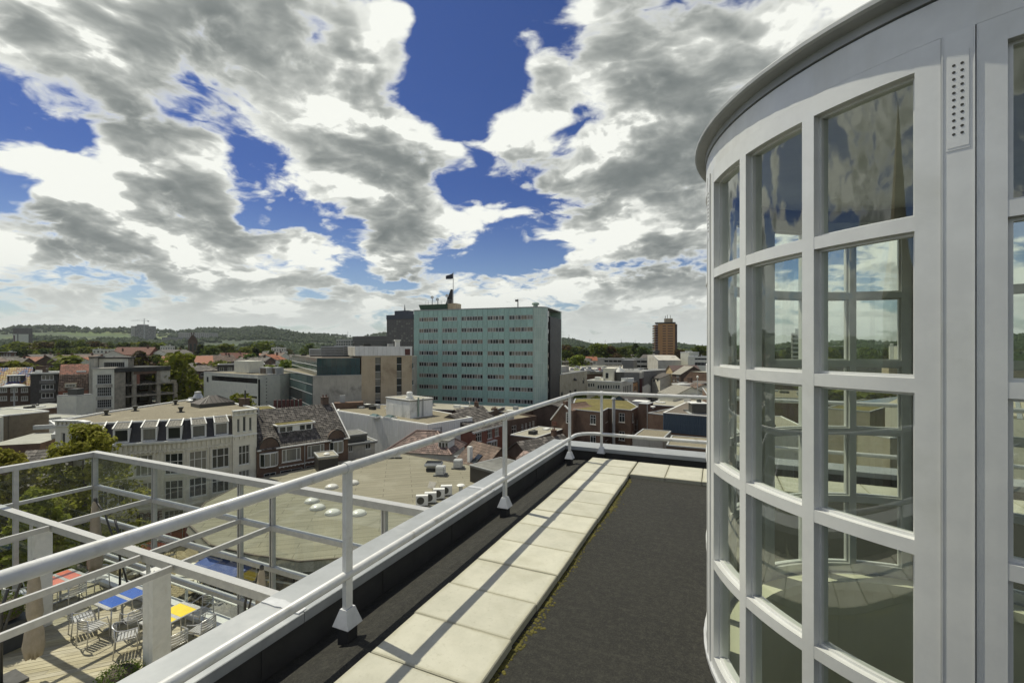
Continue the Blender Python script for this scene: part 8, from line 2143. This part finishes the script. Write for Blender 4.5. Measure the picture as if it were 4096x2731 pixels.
def tree_kind(kind, var):
    key = (kind, var)
    if key not in _tv:
        mat, shape, h, w = {'green': ('tree_leaf','round',14,10), 'lime': ('tree_leaf_lime','round',13,9.5), 'dark': ('tree_leaf_dark','cone',14,7), 'copper': ('tree_leaf_copper','round',14,10), 'poplar': ('tree_leaf_dark','column',15,4.5)}[kind]
        cm, cl = crown_mesh('crown', mat, 100+var*7+len(kind), 1150, h, w, .50, .16, shape, 30); _tv[key] = (cm, trunk_mesh(var+3, h, w, cl, .32), h)
    return _tv[key]
SP = {'green': 'mid green', 'lime': 'yellow green', 'dark': 'dark conical', 'copper': 'copper leaved', 'poplar': 'slim dark columnar'}
def tree(kind, px, ytop, d, where, wf=1.0, var=None, z0=None):
    var = var if var is not None else R.randrange(3); cm, tm, h = tree_kind(kind, var)
    x, y = W(px, d); zb = z0 if z0 is not None else ZS + (hill_h(x, y) if d > 600 else 0); k = max(.25, (ZP(ytop, d)-zb)/h)
    t = thing('broadleaf_tree' if kind not in ('dark','poplar') else 'conical_tree', f'{SP[kind]} tree {where}', 'tree', (x, y, zb), R.uniform(0, 6.28), 'town trees')
    t.scale = (k*wf, k*wf, k); put(cm, 'crown', t); put(tm, 'trunk', t)
def build_trees():
    named = [('lime',68,1452,140,'before the dark gabled houses by the mosaic roof',1.3),('lime',288,1427,172,'between the gabled houses behind the mansard house',1.25),('lime',716,1416,131,'standing tall behind the gutted concrete frame',1.0),('copper',560,1410,186,'beside the roof of the gutted frame',.9),('green',628,1425,190,'between the gutted frame and the orange roofed hall',.8),
        ('lime',1061,1366,350,'round and bright beyond the white office',1.15),('lime',897,1379,330,'between the church and the round bright tree',1.0),('lime',990,1387,330,'left of the round bright tree, smaller'.replace('left of','beside'),.9),('dark',1022,1392,290,'dark beside the round bright tree',1.0),('dark',803,1372,300,'close behind the church tower',1.1),('green',845,1390,290,'between church tower and slate roofs',1.0),
        ('lime',1072,1460,152,'over the shop row behind the white office',1.1),('lime',1142,1440,160,'against the petrol glass flank',1.0),('lime',880,1446,168,'before the slate roofed houses by the white office',1.2),('green',1000,1420,210,'over the brown roofed house past the white office',1.0),('dark',1085,1405,240,'between red roofs past the white office',1.0),('green',1240,1378,420,'behind the petrol glass office roof',1.0),('lime',968,1574,92,'low behind the hotel chimney',1.0),
        ('copper',2255,1384,300,'against the black end of the green tower',1.2),('green',2262,1405,270,'at the foot of the green tower behind the car park',1.0),('lime',2395,1376,330,'largest behind the car park',1.35),('dark',2340,1392,320,'dark behind the car park beside the largest tree',1.2),('copper',2440,1388,330,'copper crowned behind the gallery flats',1.1),('green',2490,1392,330,'behind the gallery stair tower',1.3),('poplar',2540,1377,380,'slim and tall behind the gallery flats',1.0),('green',2575,1390,360,'between gallery flats and orange tower',1.2),('lime',2318,1424,252,'rounded behind the parked cars',1.3),('copper',2465,1415,320,'low before the gallery roof',1.2),
        ('green',2800,1388,300,'above the white flats beside the rotunda',1.3),('lime',2713,1438,330,'between orange tower and white flats',1.0),('lime',2316,1572,112,'in the yard behind the mossy roof',1.0),('lime',2392,1590,108,'low in the yard behind the mossy roof',1.0),('green',2430,1580,112,'bare looking in the yard by the blue gabled shed',1.2),('green',3390,1545,82,'over the planted roof beyond the rotunda',2.0),('lime',3440,1560,78,'over the grass roofed annex beyond the rotunda',1.6)]
    for k, px, yt, d, wh, wf in named: tree(k, px, yt, d, wh, wf)
    rr = random.Random(17)
    zones = [(60,385,1362,1394,340,430,26,'in the belt beside the pale slab tower'),(380,640,1368,1398,360,470,22,'in the belt below the blue grey tower'),(0,350,1392,1412,250,330,12,'between roofs in front of the green belt'),(640,1150,1380,1402,380,560,30,'in the belt beyond the church'),(2245,2610,1384,1404,380,560,26,'in the park belt beyond the car park'),(2705,2830,1388,1408,380,520,8,'in the belt beside the orange tower'),(2830,3900,1388,1406,300,520,34,'in the belt seen through the rotunda'),(0,640,1374,1388,520,640,22,'at the back of the belt below the ridge')]
    for a, b, y0, y1, d0, d1, n, wh in zones:
        for i in range(n):
            k = rr.choices(['green','lime','dark','copper'], [5,3,2.2,1])[0]; px = a+(b-a)*(i+rr.random())/n; d = rr.uniform(d0, d1)
            tree(k, px, rr.uniform(y0, y1), d, wh, rr.uniform(.9, 1.4), rr.randrange(3))
    # plane trees on the square
    for i, (px, d, h, w, n, lab) in enumerate(((335,40.5,13.5,14.0,16500,'tall plane tree with fresh yellow green leaves before the white hotel'),(15,37,12.2,9.6,12000,'spreading plane tree at the corner of the glass screen'),(150,35,9.6,7.5,10000,'lower plane tree between the two tall ones'))):
        x, y = W(px, d); t = thing('plane_tree', lab, 'tree', (x, y, ZS), .7*i, 'plane trees on the square')
        cm, cl = crown_mesh('crown', 'plane_leaf', 40+i, n, h, w, .14, .14, 'dome', 230, (.028,.085)); put(cm, 'crown', t); put(trunk_mesh(60+i, h, w, cl, .26), 'trunk', t)
build_trees()

# ------------------------------------------------------------------ cafe terrace on the square
def build_terrace():
    rr = random.Random(9)
    def ctable(label, px, py, rot, chairs, top='canvas_white'):
        x, y = G(px, py, ZS+.78); z = ZS+.04
        t = thing('street_table', label, 'table', (x, y, z), rot, 'cafe tables on the square')
        MB().box(-.42,.42,-.42,.42,.72,.75).build('table_top', top, t)
        MB().tube([(0,0,.04),(0,0,.72)],.04,8).build('leg','dark_metal',t); MB().box(-.3,.3,-.05,.05,0,.04).build('foot','dark_metal',t); MB().box(-.05,.05,-.3,.3,0,.041).build('foot','dark_metal',t)
        for k in range(chairs):
            a = rot + pi/2*k + rr.uniform(-.2,.2) + .3; cx, cy = x+.85*cos(a), y+.85*sin(a)
            c = thing('street_chair', f'dark bistro chair drawn up to the {label.split(" table")[0]} table', 'chair', (cx, cy, z), a-pi/2, 'bistro chairs on the square')
            MB().box(-.21,.21,-.21,.21,.44,.47).build('seat','dark_metal',c)
            for sx in (-.19,.19):
                for sy in (-.19,.19): MB().tube([(sx*1.1,sy*1.1,0),(sx,sy,.44)],.015,5).build('leg','dark_metal',c)
            b = MB(); b.tube([(-.2,.2,.46),(-.2,.25,.85),(0,.28,.92),(.2,.25,.85),(.2,.2,.46)],.016,5); b.build('back_frame','dark_metal',c); MB().box(-.17,.17,.225,.235,.6,.8).build('backrest','dark_metal',c)
    ctable('pale square table beside the low pipe rail', 542, 2288, .55, 2)
    ctable('shaded table set in the middle of the square', 655, 2205, .3, 3, 'frame_dark')
    ctable('small white table by the blue awning', 790, 2326, .5, 1)
    ctable('white table by the lantern post', 812, 2346, .55, 1)
    ctable('white table partly under the grey parasol', 838, 2372, .6, 1)
    ctable('white corner table near the yellow parasol', 868, 2398, .5, 1)
    ctable('dark table behind the yellow terrace table', 735, 2385, .2, 2, 'frame_dark')
    ctable('white table beside the striped fence', 610, 2160, .4, 2)
    ctable('white table near the plane tree trunk', 470, 2205, .8, 2)
    def mparasol(label, px, py, z, w, rot, mat):
        x, y = G(px, py, ZS+z); t = thing('market_parasol', label, 'parasol', (x, y, ZS+.04), rot, 'open parasols on the square'); h = z-.04
        MB().add([(-w/2,-w/2,h-.35),(w/2,-w/2,h-.35),(w/2,w/2,h-.35),(-w/2,w/2,h-.35),(0,0,h+.1)],[(0,1,4),(1,2,4),(2,3,4),(3,0,4)]).build('canopy',mat,t); MB().tube([(0,0,0),(0,0,h+.2)],.03,8).build('pole','dark_metal',t); MB().cbox(0,0,0,.5,.5,.12).build('base','pale_concrete',t)
    mparasol('open white parasol beside the plane tree', 505, 2180, 2.5, 2.3, .5, 'canvas_white'); mparasol('open white parasol by the striped fence', 596, 2143, 2.5, 1.8, .3, 'canvas_white'); mparasol('open white parasol at the blue awning', 790, 2258, 2.6, 2.4, .45, 'canvas_white'); mparasol('second white parasol at the blue awning, lower', 775, 2275, 2.4, 2.2, .5, 'canvas_white'); mparasol('grey parasol over the white corner tables', 905, 2420, 2.6, 2.8, .4, 'grey_siding')
    x, y = G(715, 2125, ZS+1.0); t = thing('red_stall','red sided market stall with white top by the hall corner','stall',(x,y,ZS+.04),.35); MB().box(-1.1,1.1,-.7,.7,0,1.1).build('counter','red_cloth',t); MB().add([(-1.0,-.9,2.3),(1.2,-.9,2.3),(1.6,.2,2.3),(.6,1.1,2.3),(-1.0,.7,2.3),(.1,0,2.55)],[(0,1,5),(1,2,5),(2,3,5),(3,4,5),(4,0,5)]).build('canopy','canvas_white',t)
    for sx, sy in ((-.9,-.7),(1,-.7),(.6,.9)): MB().tube([(sx,sy,0),(sx,sy,2.3)],.03,6).build('pole','galv',t)
    # striped fence along the hotel front
    a, b = Vector(G(505, 2168, ZS)), Vector(G(748, 2098, ZS)); d = b-a; t = thing('terrace_fence','low terrace fence of alternating pale and dark boards','fence',(a.x,a.y,ZS+.04),atan2(d.y,d.x)); n = 46
    me = {m: MB().box(0,d.length/n*.8,0,.04,.08,1.0).mesh('board', m) for m in ('canvas_white','frame_dark','yellow_paint')}
    for k in range(n): put(me['yellow_paint' if k % 11 == 7 else ('canvas_white','frame_dark')[k % 2]], 'board', t, (k*d.length/n,0,0))
    MB().box(0,d.length,.04,.08,.3,.38).build('rail','dark_metal',t); MB().box(0,d.length,.04,.08,.8,.88).build('rail','dark_metal',t)
    x, y = G(850, 2430, ZS+2.0); t = thing('lantern_post','black cast iron post with three lanterns on the square','street lamp',(x,y,ZS+.04)); MB().lathe([(.22,0),(.2,.3),(.09,.5),(.06,3.2),(.001,3.7)],10).build('post','dark_metal',t)
    for k in range(3):
        a = 2.1*k; c, s = .55*cos(a), .55*sin(a); MB().tube([(0,0,2.8),(c*.7,s*.7,2.75),(c,s,3.0)],.025,6).build('arm','dark_metal',t); l = MB().lathe([(.06,3.0),(.15,3.1),(.18,3.4),(.05,3.55),(.001,3.65)],8,(c,s)).build('lantern','car_glass',t)
build_terrace()

def build_steeple():
    """church steeple behind the viewer: shows only as a reflection in the rotunda panes"""
    t = thing('church_steeple', 'slate church spire mirrored in the upper rotunda pane', 'church', (-49, -35.5, ZS), .3)
    MB().box(-4.2,4.2,-4.2,4.2,0,26).build('tower','brick_tan',t); MB().box(-4.5,4.5,-4.5,4.5,26,26.5).build('cornice','sand_stone',t)
    b = MB(); b.add([(-4.4,-4.4,26.5),(4.4,-4.4,26.5),(4.4,4.4,26.5),(-4.4,4.4,26.5),(-2.6,-2.6,31),(2.6,-2.6,31),(2.6,2.6,31),(-2.6,2.6,31),(0,0,47)],[(0,1,5,4),(1,2,6,5),(2,3,7,6),(3,0,4,7),(4,5,8),(5,6,8),(6,7,8),(7,4,8)]); b.build('spire','tan_concrete',t)
build_steeple()
# ------------------------------------------------------------------ thin summer haze over the whole town
def build_haze():
    m = bpy.data.materials.new('haze'); m.use_nodes = True; t = NT(m.node_tree); o = t.n('ShaderNodeOutputMaterial'); v = t.n('ShaderNodeVolumePrincipled')
    v.inputs['Color'].default_value = (.78, .84, .90, 1); v.inputs['Density'].default_value = .000055; v.inputs['Anisotropy'].default_value = .3
    t.link(v.outputs[0], o.inputs['Volume']); _mats['haze'] = m
    MB().box(-7600, 7600, -7600, 7600, ZS-3, 260).build('haze', 'haze', kind='stuff', label='thin pale haze over town and hills', cat='haze')
build_haze()
